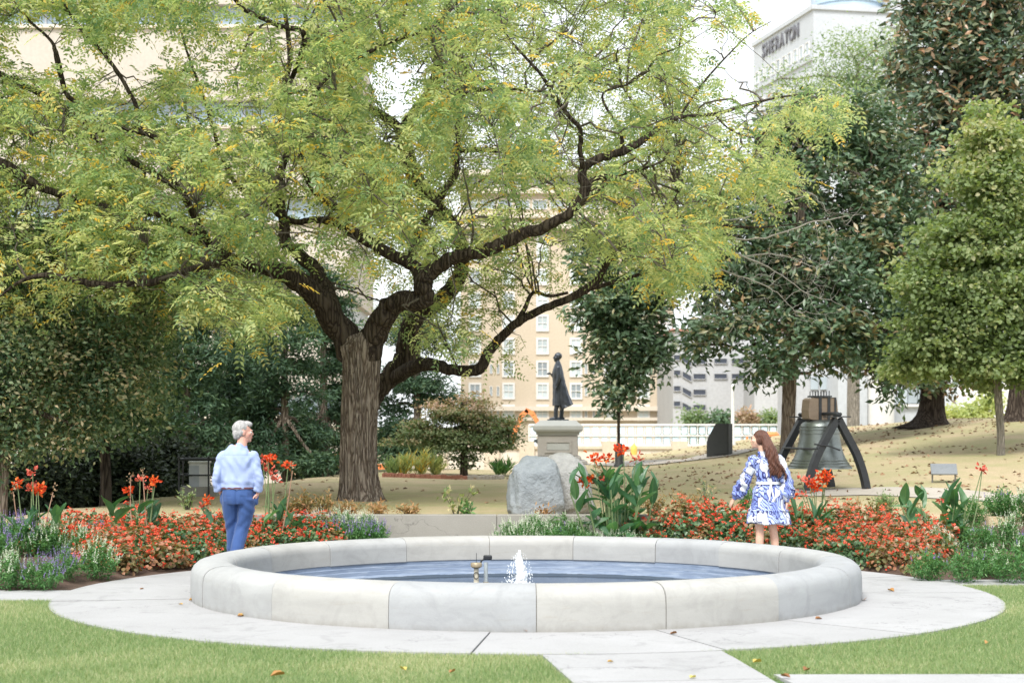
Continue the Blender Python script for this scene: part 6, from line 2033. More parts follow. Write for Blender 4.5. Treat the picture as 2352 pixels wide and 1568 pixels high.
def statue():
    p = P(1283, 0, YS)
    root = empty('statue', (p[0], YS + .7, zb + zt + .005), label='dark bronze statue of a standing man in a long coat on the pedestal', cat='statue')
    k = 2.0 / 1.8       # over life size
    m = MB()
    # profile facing -X.  x forward = -X, width along Y
    def S(rows): return [[a * k for a in r] for r in rows]
    for sy, fx in ((-.10, -.06), (.10, .09)):
        smooth_chain(m, S([[fx, sy, .06, .055, .05], [fx + .01, sy, .3, .06, .06], [.0, sy * .9, .55, .075, .075], [.0, sy * .8, .9, .10, .10]]), ref=(1, 0, 0))
        smooth_chain(m, S([[fx + .07, sy, .045, .045, .035], [fx - .04, sy, .045, .05, .04], [fx - .15, sy * 1.15, .035, .045, .03]]), ref=(0, 1, 0))
    # frock coat
    smooth_chain(m, S([[.0, 0, .38, .145, .22], [-.0, 0, .6, .135, .21], [-.01, 0, .85, .125, .19], [-.02, 0, 1.05, .115, .175], [-.025, 0, 1.25, .125, .20], [-.01, 0, 1.40, .10, .20], [.0, 0, 1.47, .085, .13], [-.0, 0, 1.54, .06, .062]]), ref=(1, 0, 0), caps=False)
    # cape flaring to the back
    smooth_chain(m, S([[.03, 0, 1.46, .065, .12], [.04, 0, 1.3, .09, .20], [.075, 0, 1.0, .105, .22], [.13, 0, .7, .14, .24], [.20, 0, .42, .18, .25], [.235, 0, .34, .19, .26]]), ref=(1, 0, 0), caps=False)
    # arms: near arm hangs, far forearm holds the lapel
    smooth_chain(m, S([[.0, -.22, 1.38, .06, .06], [.01, -.25, 1.12, .052, .055], [-.04, -.24, .92, .042, .042]]))
    hand_shapes(m, np.array([-.045, -.24, .9]) * k, (-.2, 0, -1), (-1, 0, 0), k * 1.05, .6)
    smooth_chain(m, S([[.0, .22, 1.38, .06, .06], [-.02, .25, 1.14, .052, .055], [-.16, .16, 1.20, .042, .042]]))
    hand_shapes(m, np.array([-.16, .16, 1.20]) * k, (-.5, -.4, .35), (0, -.3, -1), k * 1.05, .9)
    smooth_chain(m, S([[-.0, 0, 1.48, .06, .06], [-.01, 0, 1.58, .055, .055]]))
    T, R = head_shapes(m, np.array([-.005, 0, 1.655]) * k, -math.pi / 2 - .15, k * 1.12, 0)
    for q in [(0, -.06, .05), (.05, -.04, .04), (-.05, -.04, .04)]:
        m.ball(T(q), np.array([.04, .05, .055]) * k, 10, 8)
    def dsp(co, no):
        fold = np.sin(np.arctan2(co[:, 1], co[:, 0] + .02) * 9 + co[:, 2] * 1.2)
        wgt = sst((1.45 * k - co[:, 2]) / .4) * sst((co[:, 2] - .33 * k) / .1) * sst((np.abs(co[:, 0]) - .03) / .2)
        return .016 * fold * wgt + .004 * np.sin(co[:, 2] * 30 + co[:, 0] * 22) * wgt
    fuse(m, 'figure', M['bronze'], root, .011, 2, dsp)
    MB().box((0, 0, -.0), (.62, .62, .06), bev=.01).build('plinth', M['bronze'], root)
statue()

# ---- big bell on its stand
def bell():
    c = np.array([5.38, 30.3]); zb = float(zg(c[0], c[1]))
    yaw = math.radians(-20)          # axle direction relative to +Y
    root = empty('bell', (c[0], c[1], zb), math.radians(18), label='large silvery bronze bell hanging from a wooden yoke on a black iron stand', cat='bell')
    root.scale = (1.05, 1.05, 1.06)
    H = .80; r0 = .54
    mz = .90 - zb + .0               # mouth height above ground
    prof = [(1.0, 0), (.985, .03), (.93, .07), (.90, .10), (.845, .15), (.79, .22), (.72, .33), (.665, .46), (.63, .60), (.61, .74), (.60, .84), (.565, .92), (.45, .97), (.30, 1.0), (0, 1.0)]
    inner = [(.955, .0), (.86, .10), (.75, .22), (.64, .40), (.57, .62), (.53, .86), (.3, .93), (0, .93)]
    o = MB().lathe([(r * r0, z * H) for r, z in inner[::-1]] + [(r * r0, z * H) for r, z in prof], sides=72).build('bell_body', M['bellmetal'], root, autos=50)
    o.location = (0, 0, mz)
    for z, r in ((.055, .955), (.115, .885), (.17, .83), (.80, .612), (.86, .603), (.72, .62)):
        q = MB().lathe([(r * r0 - .004, z * H - .008), (r * r0 + .010, z * H - .006), (r * r0 + .010, z * H + .006), (r * r0 - .004, z * H + .008)], sides=72, closed=True).build('moulding_band', M['bellmetal'], root, autos=40)
        q.location = (0, 0, mz)
    q = MB().lathe([(0, -.07), (.05, -.06), (.07, 0), (.05, .05), (.015, .09), (.012, .6)], sides=16).build('clapper', M['blackmetal'], root, smooth=True); q.location = (0, 0, mz + .04)
    zt = mz + H                       # crown
    # yoke: shaped wooden beam across, with iron straps and bolts
    yk = empty('yoke', (0, 0, zt)); yk.parent = root
    wpoly = [(-.26, .02), (-.20, -.0), (.20, 0), (.26, .02), (.27, .16), (.25, .33), (.20, .36), (-.20, .36), (-.25, .33), (-.27, .16)]
    m = MB(); n = len(wpoly)
    v = [[x, -.13, z] for x, z in wpoly] + [[x, .13, z] for x, z in wpoly]
    m.add(v, [tuple(range(n)), tuple(reversed(range(n, 2 * n)))] + [((i + 1) % n, i, n + i, n + (i + 1) % n) for i in range(n)])
    m.build('beam', M['oakwood'], yk)
    for x, w in ((-.06, .05), (.10, .05), (.22, .035)):
        MB().box((x, 0, .17), (w, .285, .40)).build('strap', M['blackmetal'], yk)
    MB().box((0, 0, .385), (.30, .30, .025)).build('top_plate', M['blackmetal'], yk)
    for i, x in enumerate(np.linspace(-.13, .13, 6)):
        for y in (-.09, .09): MB().tube([(x, y, .37), (x, y, .47 + .01 * (i % 2))], .008, 6).build('bolt', M['blackmetal'], yk)
    MB().lathe([(0, -.04), (.10, -.04), (.08, .0), (.05, .08), (.05, .18), (0, .18)], sides=16).build('crown_loop', M['blackmetal'], yk, smooth=True)
    # stand: two A frames with flaring legs joined by an axle
    za = zt + .03
    for sy in (-.60, .60):
        for sx in (-1, 1):
            pts = catmull([[sx * .02, sy, za - .02], [sx * .16, sy * 1.0, za - .26], [sx * .34, sy, za - .56], [sx * .45, sy, za - .82], [sx * .52, sy, za - 1.06], [sx * .545, sy, -.02]], 5)
            t = unit(np.gradient(pts, axis=0)); rings = []
            for i, (p, tt) in enumerate(zip(pts, t)):
                s = np.cross(tt, [0, 1, 0]); w = .055
                rings.append(np.array([p + s * w * a + np.array([0, 1, 0]) * .055 * b for a, b in ((-1, -1), (1, -1), (1, 1), (-1, 1))]))
            MB().loft(rings).build('leg', M['blackmetal'], root)
            MB().box((sx * .55, sy, .0), (.18, .20, .025)).build('foot_plate', M['granite'], root)
        MB().box((0, sy, za + .02), (.42, .16, .02)).build('bearing_plate', M['blackmetal'], root)
        MB().box((0, sy, za + .06), (.12, .14, .06), bev=.015).build('bearing_block', M['blackmetal'], root)
        a = np.array([-.37, sy, za - .62]); b = np.array([.37, sy, za - .62])
    MB().tube([(0, -.62, za + .07), (0, .62, za + .07)], .03, 10).build('axle', M['blackmetal'], root)
    MB().tube([(-.36, -.62, za - .50), (-.36, .62, za - .50)], .018, 8).build('tie_rod', M['blackmetal'], root)
    MB().tube([(-.44, -.64, za - .42), (-.2, -.68, za - .45), (.02, -.66, za - .52)], .014, 8).build('tie_rod', M['blackmetal'], root)
bell()
# slab under the bell and the concrete walk behind it
def strip(name, pts_c, w, mat, lift=.012, n=40):
    c = catmull(pts_c, 10); t = unit(np.gradient(c, axis=0)); s = np.stack([-t[:, 1], t[:, 0]], 1)
    nw = 9
    V = []
    for i in range(len(c)):
        for j in range(nw):
            q = c[i] + s[i] * w * (j / (nw - 1) - .5)
            V.append([q[0], q[1], float(zg(q[0], q[1])) + lift])
    F = [(i * nw + j, i * nw + j + 1, (i + 1) * nw + j + 1, (i + 1) * nw + j) for i in range(len(c) - 1) for j in range(nw - 1)]
    return tag(mesh_tris(name, V, F, mat, n=4, smooth=True), kind='structure')
M['walk'] = concretemat('tan_walk_concrete', (.36, .32, .27), (.45, .41, .36), .03)
g1, g2, g3 = G(1860, 1132), G(2050, 1128), G(2352, 1152)
strip('garden_walk', [g1[:2] + [-1.2, .4], g1[:2], g2[:2], g3[:2], g3[:2] + [1.5, -1.3]], 1.5, M['walk'], .014)
g1, g2 = G(1120, 1070), G(1480, 1066)
strip('rear_walk', [g1[:2] + [-3, 0], g1[:2], g2[:2], g2[:2] + [3, 1]], 1.6, M['walk'], .02)

# ---- dark cabinet, lamp poles, lectern, box with railing
g = G(1655, 1047)
cb = empty('cabinet', tuple(g), math.radians(-22), label='black utility cabinet with one slanted side standing on the crest left of the woman', cat='cabinet')
sc = g[1] / FPX
h = 77 * sc; w = 56 * sc
m = MB(); pf = [(-w * .5, 0), (w * .42, 0), (w * .42, h), (-w * .12, h), (-w * .42, h * .62), (-w * .5, h * .45)]
n = len(pf); v = [[x, -.2, z - .03] for x, z in pf] + [[x, .2, z - .03] for x, z in pf]
m.add(v, [tuple(range(n)), tuple(reversed(range(n, 2 * n)))] + [((i + 1) % n, i, n + i, n + (i + 1) % n) for i in range(n)])
m.build('cabinet_body', M['darkbox'], cb)
MB().box((w * .12, -.212, h * .5), (w * .54, .02, h * .86)).build('door', M['darkbox'], cb)
def pole(name, x, y0, y1, Yd, r, mat, label, cat, zb=None, extra=None):
    p = P(x, y1, Yd); z0 = float(zg(p[0], Yd)) if zb is None else zb
    top = P(x, y0, Yd)[2] - z0
    o = MB().lathe([(0, -.1), (r * 1.6, -.1), (r * 1.6, .12), (r, .2), (r * .8, top - .1), (r * .8, top), (0, top + r)], sides=14).build(name, M[mat], None, autos=40)
    o.location = (p[0], Yd, z0); tag(o, label, cat)
    return o
pole('flag_pole', 1683, 884, 1058, 52, .055, 'white', 'plain white pole rising behind the black cabinet', 'pole')
pole('bollard', 1456, 1026, 1062, 60, .14, 'yellow', 'short yellow post behind the large canna', 'post', zb=-.9)
pole('sign_post', 1716, 1030, 1052, 58, .03, 'orange', 'small orange marker stake at the crest near the white pole', 'stake')
# dark sleeve at the foot of the slim magnolia
p = P(1422, 0, 44.7)
o = MB().lathe([(0, -.1), (.14, -.1), (.14, .05), (.11, .1), (.105, .52), (.08, .60), (0, .62)], sides=14).build('tree_guard', M['darkbox'], None, autos=40)
o.location = (p[0], 44.7, float(zg(p[0], 44.7))); tag(o, 'dark sleeve round the foot of the slim young magnolia', 'tree guard')

g = G(2168, 1108)
lc = empty('information_lectern', tuple(g), math.radians(-10), label='low slanted grey information plaque on two thin posts behind the right canna', cat='plaque')
m = MB().box((0, 0, 0), (.46, .34, .03), bev=.006, R=np.array([[1, 0, 0], [0, math.cos(.55), -math.sin(.55)], [0, math.sin(.55), math.cos(.55)]])).build('plaque', M['plaque'], lc); m.location = (0, 0, .24)
for x in (-.2, .2): MB().box((x, .02, .10), (.03, .03, .24)).build('post', M['granite'], lc)

Yb = 30.0
g = P(455, 1140, Yb); g[2] = float(zg(g[0], Yb))
bx = empty('utility_box', tuple(g), math.radians(6), label='white utility box on a concrete pad left of the man', cat='utility box')
hb = P(0, 1063, Yb)[2] - g[2]
MB().box((.02, .1, hb / 2), (.33, .42, hb), bev=.012).build('box_body', M['white'], bx)
MB().box((.02, .1, hb + .015), (.37, .46, .03), bev=.006).build('lid', M['white'], bx)
MB().box((-.06, -.118, hb * .5), (.17, .012, hb * .86)).build('door', M['hotelwhite'], bx)
MB().box((.02, .1, .06), (.62, .7, .22), bev=.01).build('pad', M['wall_conc'], bx)
rl = empty('guard_rail', tuple(g), math.radians(6), label='black tubular guard rail round the white utility box', cat='railing')
zt_ = P(0, 1054, Yb)[2] - g[2]
for x, y in ((-.30, -.3), (.20, -.3), (.60, -.3), (-.30, .5), (.60, .5)):
    o = MB().tube([(x, y, -.1), (x, y, zt_ + .03)], .016, 8).build('post', M['blackmetal'], rl)
    MB().ball((x, y, zt_ + .035), .024, 8, 6).build('post_cap', M['blackmetal'], rl)
for z in (zt_, zt_ - .27):
    for a, b in (((-.30, -.3), (.60, -.3)), ((-.30, .5), (.60, .5)), ((-.30, -.3), (-.30, .5)), ((.60, -.3), (.60, .5))):
        MB().tube([(a[0], a[1], z), (b[0], b[1], z)], .014 if z < zt_ else .02, 8).build('rail', M['blackmetal'], rl)

# ---- excavator arm and street works beyond
Yx = 75.0
p0 = P(1184, 985, Yx)
ex = empty('excavator', (P(1160, 0, Yx)[0], Yx, -2.0), label='orange excavator boom showing above the low cream wall left of the pedestal', cat='excavator')
ox, oz = P(1160, 0, Yx)[0], -2.0
def arm(pts, w, name, mat='orange'):
    q = [P(x, y, Yx) - [ox, Yx, oz] for x, y in pts]
    m = MB(); t = unit(np.gradient(np.array(q), axis=0)); rings = []
    for i, (pp, tt) in enumerate(zip(q, t)):
        s = np.cross(tt, [0, 1, 0]); ww = w[i] * Yx / FPX / 2
        rings.append(np.array([pp + s * ww * a + np.array([0, 1, 0]) * .14 * b for a, b in ((-1, -1), (1, -1), (1, 1), (-1, 1))]))
    m.loft(rings); m.build(name, M[mat], ex)
arm([(1170, 1025), (1184, 985), (1200, 952), (1212, 942)], [14, 12, 11, 9], 'boom')
arm([(1206, 941), (1222, 948), (1234, 968), (1240, 995)], [10, 11, 9, 7], 'stick')
arm([(1238, 990), (1246, 1003), (1238, 1014), (1226, 1012)], [10, 16, 14, 5], 'bucket', 'darkbox')
MB().box((-.6, .3, 1.15), (1.5, 1.3, .9), bev=.08).build('cab', M['orange'], ex)
for y in (-.5, .9):
    MB().box((-.5, y, .3), (2.3, .35, .55), bev=.15).build('track', M['darkbox'], ex)
o = MB().lathe([(0, 0), (.28, 0), (.26, .1), (.22, .1), (.24, .5), (.2, .52), (.22, .9), (.14, 1.0), (0, 1.0)], sides=20).build('traffic_barrel', M['orange'], None, autos=40)
p = P(1773, 1024, 62); o.location = (p[0], 62, P(0, 1024, 62)[2]); tag(o, 'orange traffic barrel seen just right of the head of the woman', 'traffic barrel')
zbb = float(zg(p[0], 62)); o.location[2] = zbb
o.scale = (1.2, 1.2, (P(0, 991, 62)[2] - zbb))
for x, y, lab in ((772, 1046, 'orange yellow safety light seen low left of the walnut trunk'), (882, 1072, 'orange yellow barricade seen low right of the walnut trunk')):
    Yd = 52
    q = P(x, y, Yd); zb_ = float(zg(q[0], Yd))
    r = empty('barricade', (q[0], Yd, zb_), label=lab, cat='barricade')
    H_ = q[2] - zb_
    for dx in (-.16, .16): MB().box((dx, 0, H_ / 2), (.05, .05, H_)).build('post', M['yellow'], r)
    MB().box((0, -.03, H_), (.42, .03, .18)).build('board', M['orange'], r)
    MB().box((0, -.03, H_ - .3), (.42, .03, .14)).build('board', M['yellow'], r)
# ================================================================== PEOPLE
def skinmat(name, c, c2):
    m = surf(name, c, c2, 6, .5, .03, 60)
    b = m.node_tree.nodes['Principled BSDF']
    b.inputs['Subsurface Weight'].default_value = .15
    b.inputs['Subsurface Radius'].default_value = (.02, .008, .004)
    return m
M['skin_m'] = skinmat('ruddy_skin', (.60, .31, .24), (.70, .39, .31))
M['skin_w'] = skinmat('fair_skin', (.62, .37, .27), (.70, .44, .33))
def hairmat(name, c1, c2, sc, rough=.45):
    m = surf(name, c1, c2, 5, rough, .9, 30, sc=sc, bd=.01)
    return m
M['hair_grey'] = hairmat('silver_hair', (.28, .275, .275), (.54, .53, .53), (6, 6, 1.2))
M['hair_brown'] = hairmat('long_brown_hair', (.035, .013, .009), (.17, .062, .035), (7, 7, .9), .38)
def clothmat(name, c1, c2, weave=220):
    m, nt, b = newmat(name)
    v = coords(nt)
    n = noise(nt, v, 5, 4, .5)
    c = ramp_cols(nt, n, [(.3, c1), (.7, c2)])
    nt.links.new(c, b.inputs['Base Color'])
    b.inputs['Roughness'].default_value = .85
    b.inputs['Sheen Weight'].default_value = .15
    bump(nt, b, noise(nt, v, 16, 3, .5), .25, .01)
    return m
M['shirt'] = clothmat('light_blue_shirt', (.28, .36, .60), (.35, .43, .67))
M['trouser'] = clothmat('blue_trousers', (.022, .062, .20), (.038, .09, .255))
M['belt'] = surf('dark_red_belt', (.10, .04, .05), (.15, .06, .07), 8, .5, .1, 40)
M['shoe'] = surf('brown_shoe', (.06, .035, .02), (.10, .06, .04), 8, .4, .1, 40)
M['eye'] = surf('eye_white', (.7, .7, .68), (.75, .75, .73), 8, .3, 0)
M['iris'] = surf('dark_iris', (.03, .03, .035), (.05, .05, .055), 8, .2, 0)
M['lip'] = surf('lip', (.45, .16, .14), (.5, .2, .17), 8, .5, 0)

def face_bits(T, R, s, root):
    for sx in (-1, 1):
        e = MB().ball(T((sx * .031, .0785, .0)), .0115 * s, 10, 8, R).build('eye', M['eye'], root, smooth=True)
        MB().ball(T((sx * .031, .0855, .0)), .0068 * s, 8, 6, R).build('iris', M['iris'], e, smooth=True)
        MB().tube([T((sx * .016, .099, .021)), T((sx * .032, .099, .026)), T((sx * .05, .086, .022))], .0035 * s, 5).build('eyebrow', M['hair_grey'] if root.get('m') else M['hair_brown'], root)
    MB().tube([T((-.021, .092, -.057)), T((0, .101, -.055)), T((.021, .092, -.057))], .0048 * s, 6).build('mouth', M['lip'], root)

def man():
    Y = 19.62
    p = P(547, 0, Y)
    root = empty('person', (p[0], Y, SLAB_Z), label='silver haired man in light blue shirt and blue trousers walking away', cat='person')
    root.scale = (.98, .98, .978)
    # ---- body
    m = MB()
    neck = np.array([.045, .02, 1.46])
    hc = np.array([.052, .03, 1.622])
    T, R = head_shapes(m, hc, math.radians(72), 1.07)
    smooth_chain(m, [[.02, 0, 1.40, .075, .065], [.04, .01, 1.47, .062, .062], [.048, .022, 1.56, .058, .06]])
    smooth_chain(m, [[0, 0, .95, .15, .10], [0, 0, 1.15, .15, .10], [.0, 0, 1.33, .17, .10], [.0, 0, 1.42, .12, .08]])
    armR = [[.165, -.0, 1.365, .05, .05], [.215, -.03, 1.22, .045, .045], [.248, -.045, 1.10, .04, .04], [.248, -.02, 1.02, .036, .036], [.232, .0, .93, .027, .027]]
    armL = [[-.165, -.0, 1.365, .05, .05], [-.215, -.03, 1.22, .045, .045], [-.246, -.045, 1.11, .04, .04], [-.246, -.01, 1.02, .036, .036], [-.205, .03, .93, .027, .027]]
    smooth_chain(m, armR); smooth_chain(m, armL)
    hand_shapes(m, (.226, .0, .925), (-.25, .05, -1), (-1, .2, 0), .98, .45, 1)
    hand_shapes(m, (-.198, .03, .925), (.3, .1, -1), (1, .2, 0), .98, .45, -1)
    legR = [[.085, .0, .93, .09, .09], [.07, .02, .72, .075, .08], [.035, .04, .50, .055, .058], [-.0, -.06, .30, .05, .055], [-.02, -.13, .11, .035, .04]]
    legL = [[-.085, .0, .93, .09, .09], [-.085, .05, .72, .075, .08], [-.08, .10, .51, .055, .058], [-.085, .13, .30, .05, .055], [-.09, .16, .11, .035, .04]]
    smooth_chain(m, legR); smooth_chain(m, legL)
    body = fuse(m, 'body', M['skin_m'], root, .0075, 3)
    root['m'] = 1
    face_bits(T, R, 1.07, root)
    del root['m']
    # ---- hair
    h = MB()
    for q, r in [((0, -.025, .048), (.079, .092, .082)), ((0, -.075, -.005), (.066, .036, .062)), ((.045, -.03, .0), (.036, .052, .045)), ((-.045, -.03, .0), (.036, .052, .045)), ((0, .045, .092), (.055, .045, .032)),
                 ((.03, .06, .088), (.03, .035, .026)), ((0, -.085, -.045), (.045, .016, .028)), ((.03, -.055, -.03), (.034, .028, .042)), ((-.03, -.055, -.03), (.034, .028, .042))]:
        h.ball(T(q), np.array(r) * 1.07, 16, 12, R)
    def hd(co, no):
        d = co - hc
        a = np.arctan2(d[:, 1], d[:, 0])
        return .0030 * np.sin(a * 34 + d[:, 2] * 18) + .0035 * np.sin(a * 6 + d[:, 2] * 30) * (d[:, 2] > .02) + .0016 * np.sin(a * 60 + d[:, 2] * 40)
    fuse(h, 'hair', M['hair_grey'], root, .0055, 1, hd)
    # ---- shirt
    s = MB()
    smooth_chain(s, [[.0, .0, .965, .178, .128], [.0, .0, 1.0, .198, .148], [0, .005, 1.06, .204, .150], [.0, .0, 1.18, .205, .142], [.0, -.005, 1.30, .205, .136], [.003, -.005, 1.365, .190, .122], [.01, 0, 1.415, .145, .10], [.022, .003, 1.452, .10, .085]], caps=False)
    for sx, arm in ((1, armR), (-1, armL)):
        A = [[sx * .13, -.003, 1.378, .052, .066], [sx * .175, -.006, 1.345, .062, .072], [sx * .205, -.02, 1.26, .058, .066], [sx * .228, -.035, 1.18, .054, .06], [sx * .246, -.045, 1.10, .050, .056], [sx * .246, -.03, 1.04, .049, .055], [sx * .238, -.01, .985, .046, .051], [sx * .230, .0, .955, .044, .048]]
        smooth_chain(s, A, caps=False)
        # turned back cuff
        chain(s, [[sx * .242, -.012, .995, .051, .056], [sx * .236, -.005, .97, .053, .058], [sx * .230, .002, .945, .051, .055]], caps=False)
    # collar
    chain(s, [[.026, .008, 1.435, .082, .078], [.032, .010, 1.46, .072, .070], [.037, .014, 1.488, .068, .067]], caps=False, n=20)
    def sd(co, no):
        x, y, z = co[:, 0], co[:, 1], co[:, 2]
        back = sst((-no[:, 1] + .3)) 
        d = .004 * np.sin(z * 34 + 9 * x + 3 * np.sin(x * 22)) + .003 * np.sin(x * 60 + z * 14 + 2 * np.sin(z * 20))
        arm = sst((np.abs(x) - .205) / .03)
        d += arm * .0022 * np.sin(z * 95 + x * 40 + y * 35)
        low = sst((1.12 - z) / .12) * (1 - arm)
        d += low * (.007 * np.sin(x * 44 + 1.5 * np.sin(z * 30)) + .006 * np.sin(z * 60 + x * 5))
        d += .005 * np.sin((x - z * .55) * 50) * sst((z - 1.12) / .1) * sst((1.38 - z) / .1) * sst((np.abs(x) - .05) / .1)
        # yoke seam
        d -= .003 * np.exp(-((z - 1.355) / .006) ** 2) * (np.abs(x) < .18)
        return d
    fuse(s, 'shirt', M['shirt'], root, .0085, 3, sd)
    # ---- belt
    b = MB(); a = np.arange(40) * 2 * math.pi / 40
    rings = [np.stack([(.186 + e) * np.cos(a), (.136 + e) * np.sin(a) + .0, np.full(40, z)], 1) for z, e in ((.972, .0), (.972, .008), (.992, .008), (.992, 0))]
    b.loft(rings, cap=False); b.build('belt', M['belt'], root, smooth=False)
    # ---- trousers
    t = MB()
    smooth_chain(t, [[.0, .0, .978, .184, .134], [.0, -.002, .93, .190, .142], [.0, -.008, .86, .188, .148], [.0, -.006, .80, .165, .14]], caps=False)
    smooth_chain(t, [[.098, -.005, .86, .100, .132], [.092, .0, .74, .098, .112], [.068, .02, .60, .084, .098], [.04, .025, .50, .080, .09], [.010, -.03, .36, .076, .082], [-.008, -.09, .22, .075, .082], [-.018, -.125, .10, .076, .085]], caps=False)
    smooth_chain(t, [[-.092, .0, .86, .095, .13], [-.095, .03, .74, .092, .108], [-.088, .07, .60, .080, .092], [-.082, .10, .50, .076, .086], [-.082, .12, .36, .074, .08], [-.086, .145, .22, .074, .08], [-.09, .155, .10, .075, .084]], caps=False)
    t.ball((.205, .02, .86), (.035, .06, .08), 12, 8); t.ball((-.185, .03, .86), (.03, .055, .08), 12, 8)
    def td(co, no):
        x, y, z = co[:, 0], co[:, 1], co[:, 2]
        d = .005 * np.sin((z * 1.0 + x * .9) * 52) * sst((.93 - z) / .06) * sst((z - .62) / .12) * sst((x - .0) / .08)
        d += .005 * np.sin((z - x * 1.1) * 46 + 1.0) * np.exp(-((z - .55) / .09) ** 2)
        d += .004 * np.sin((z + x * .4) * 62) * np.exp(-((z - .18) / .12) ** 2)
        d += .003 * np.sin(x * 34 + z * 11)
        d -= .010 * np.exp(-(x / .010) ** 2) * (z > .76) * (no[:, 1] < 0)
        for px in (-.105, .105):
            d -= .004 * np.exp(-((z - .885) / .006) ** 2) * (np.abs(x - px) < .05) * (no[:, 1] < 0)
        return d
    fuse(t, 'trousers', M['trouser'], root, .0085, 3, td)
    for q, yw in (((-.02, -.115), .1), ((-.09, .17), -.05)):
        sh = MB()
        smooth_chain(sh, [[0, -.07, .045, .034, .04], [0, -.02, .05, .038, .045], [0, .06, .04, .044, .035], [0, .15, .03, .040, .024]], ref=(1, 0, 0))
        sh.box((0, .04, .012), (.085, .27, .02), bev=.006)
        o = fuse(sh, 'shoe', M['shoe'], root, .008, 2); o.location = (q[0], q[1], 0); o.rotation_euler = (0, 0, yw)
man()

def dressmat():
    m, nt, b = newmat('printed_dress')
    v = coords(nt, (1.15, 1.15, .62))
    nn = nt.nodes.new('ShaderNodeTexNoise'); nn.inputs['Scale'].default_value = 7; nn.inputs['Detail'].default_value = 2
    nt.links.new(v, nn.inputs['Vector'])
    sc = nt.nodes.new('ShaderNodeVectorMath'); sc.operation = 'SCALE'; sc.inputs['Scale'].default_value = .16
    nt.links.new(nn.outputs['Color'], sc.inputs[0])
    ad = nt.nodes.new('ShaderNodeVectorMath'); ad.operation = 'ADD'
    nt.links.new(v, ad.inputs[0]); nt.links.new(sc.outputs[0], ad.inputs[1])
    def vor(feature, scale):
        o = nt.nodes.new('ShaderNodeTexVoronoi'); o.feature = feature; o.inputs['Scale'].default_value = scale
        nt.links.new(ad.outputs[0], o.inputs['Vector']); return o
    cell = vor('F1', 12); edge = vor('DISTANCE_TO_EDGE', 12)
    sep = nt.nodes.new('ShaderNodeSeparateColor'); nt.links.new(cell.outputs['Color'], sep.inputs[0])
    isblue = math_n(nt, 'GREATER_THAN', sep.outputs[0], .36)
    blue = ramp_cols(nt, sep.outputs[1], [(.0, (.17, .24, .62)), (.5, (.28, .36, .78)), (1, (.45, .55, .86))])
    base = mixc(nt, isblue, (.62, .65, .70), blue)
    # petal stripes inside the blue cells
    wv = nt.nodes.new('ShaderNodeTexWave'); wv.inputs['Scale'].default_value = 14; wv.inputs['Distortion'].default_value = 2.5; wv.inputs['Detail'].default_value = 1
    wv.bands_direction = 'DIAGONAL'
    nt.links.new(ad.outputs[0], wv.inputs['Vector'])
    st = math_n(nt, 'MULTIPLY', math_n(nt, 'GREATER_THAN', wv.outputs['Fac'], .78), isblue)
    base = mixc(nt, st, base, (.03, .035, .17))
    ln = math_n(nt, 'LESS_THAN', edge.outputs['Distance'], .05)
    ln = math_n(nt, 'MULTIPLY', ln, math_n(nt, 'GREATER_THAN', sep.outputs[2], .3))
    base = mixc(nt, ln, base, (.025, .03, .15))
    nt.links.new(base, b.inputs['Base Color'])
    b.inputs['Roughness'].default_value = .7
    b.inputs['Sheen Weight'].default_value = .1
    return m
M['dress'] = dressmat()
M['dress_white'] = clothmat('white_cloth', (.72, .74, .78), (.78, .80, .84))
M['heel'] = surf('tan_heel', (.40, .26, .18), (.5, .34, .25), 8, .4, 0)

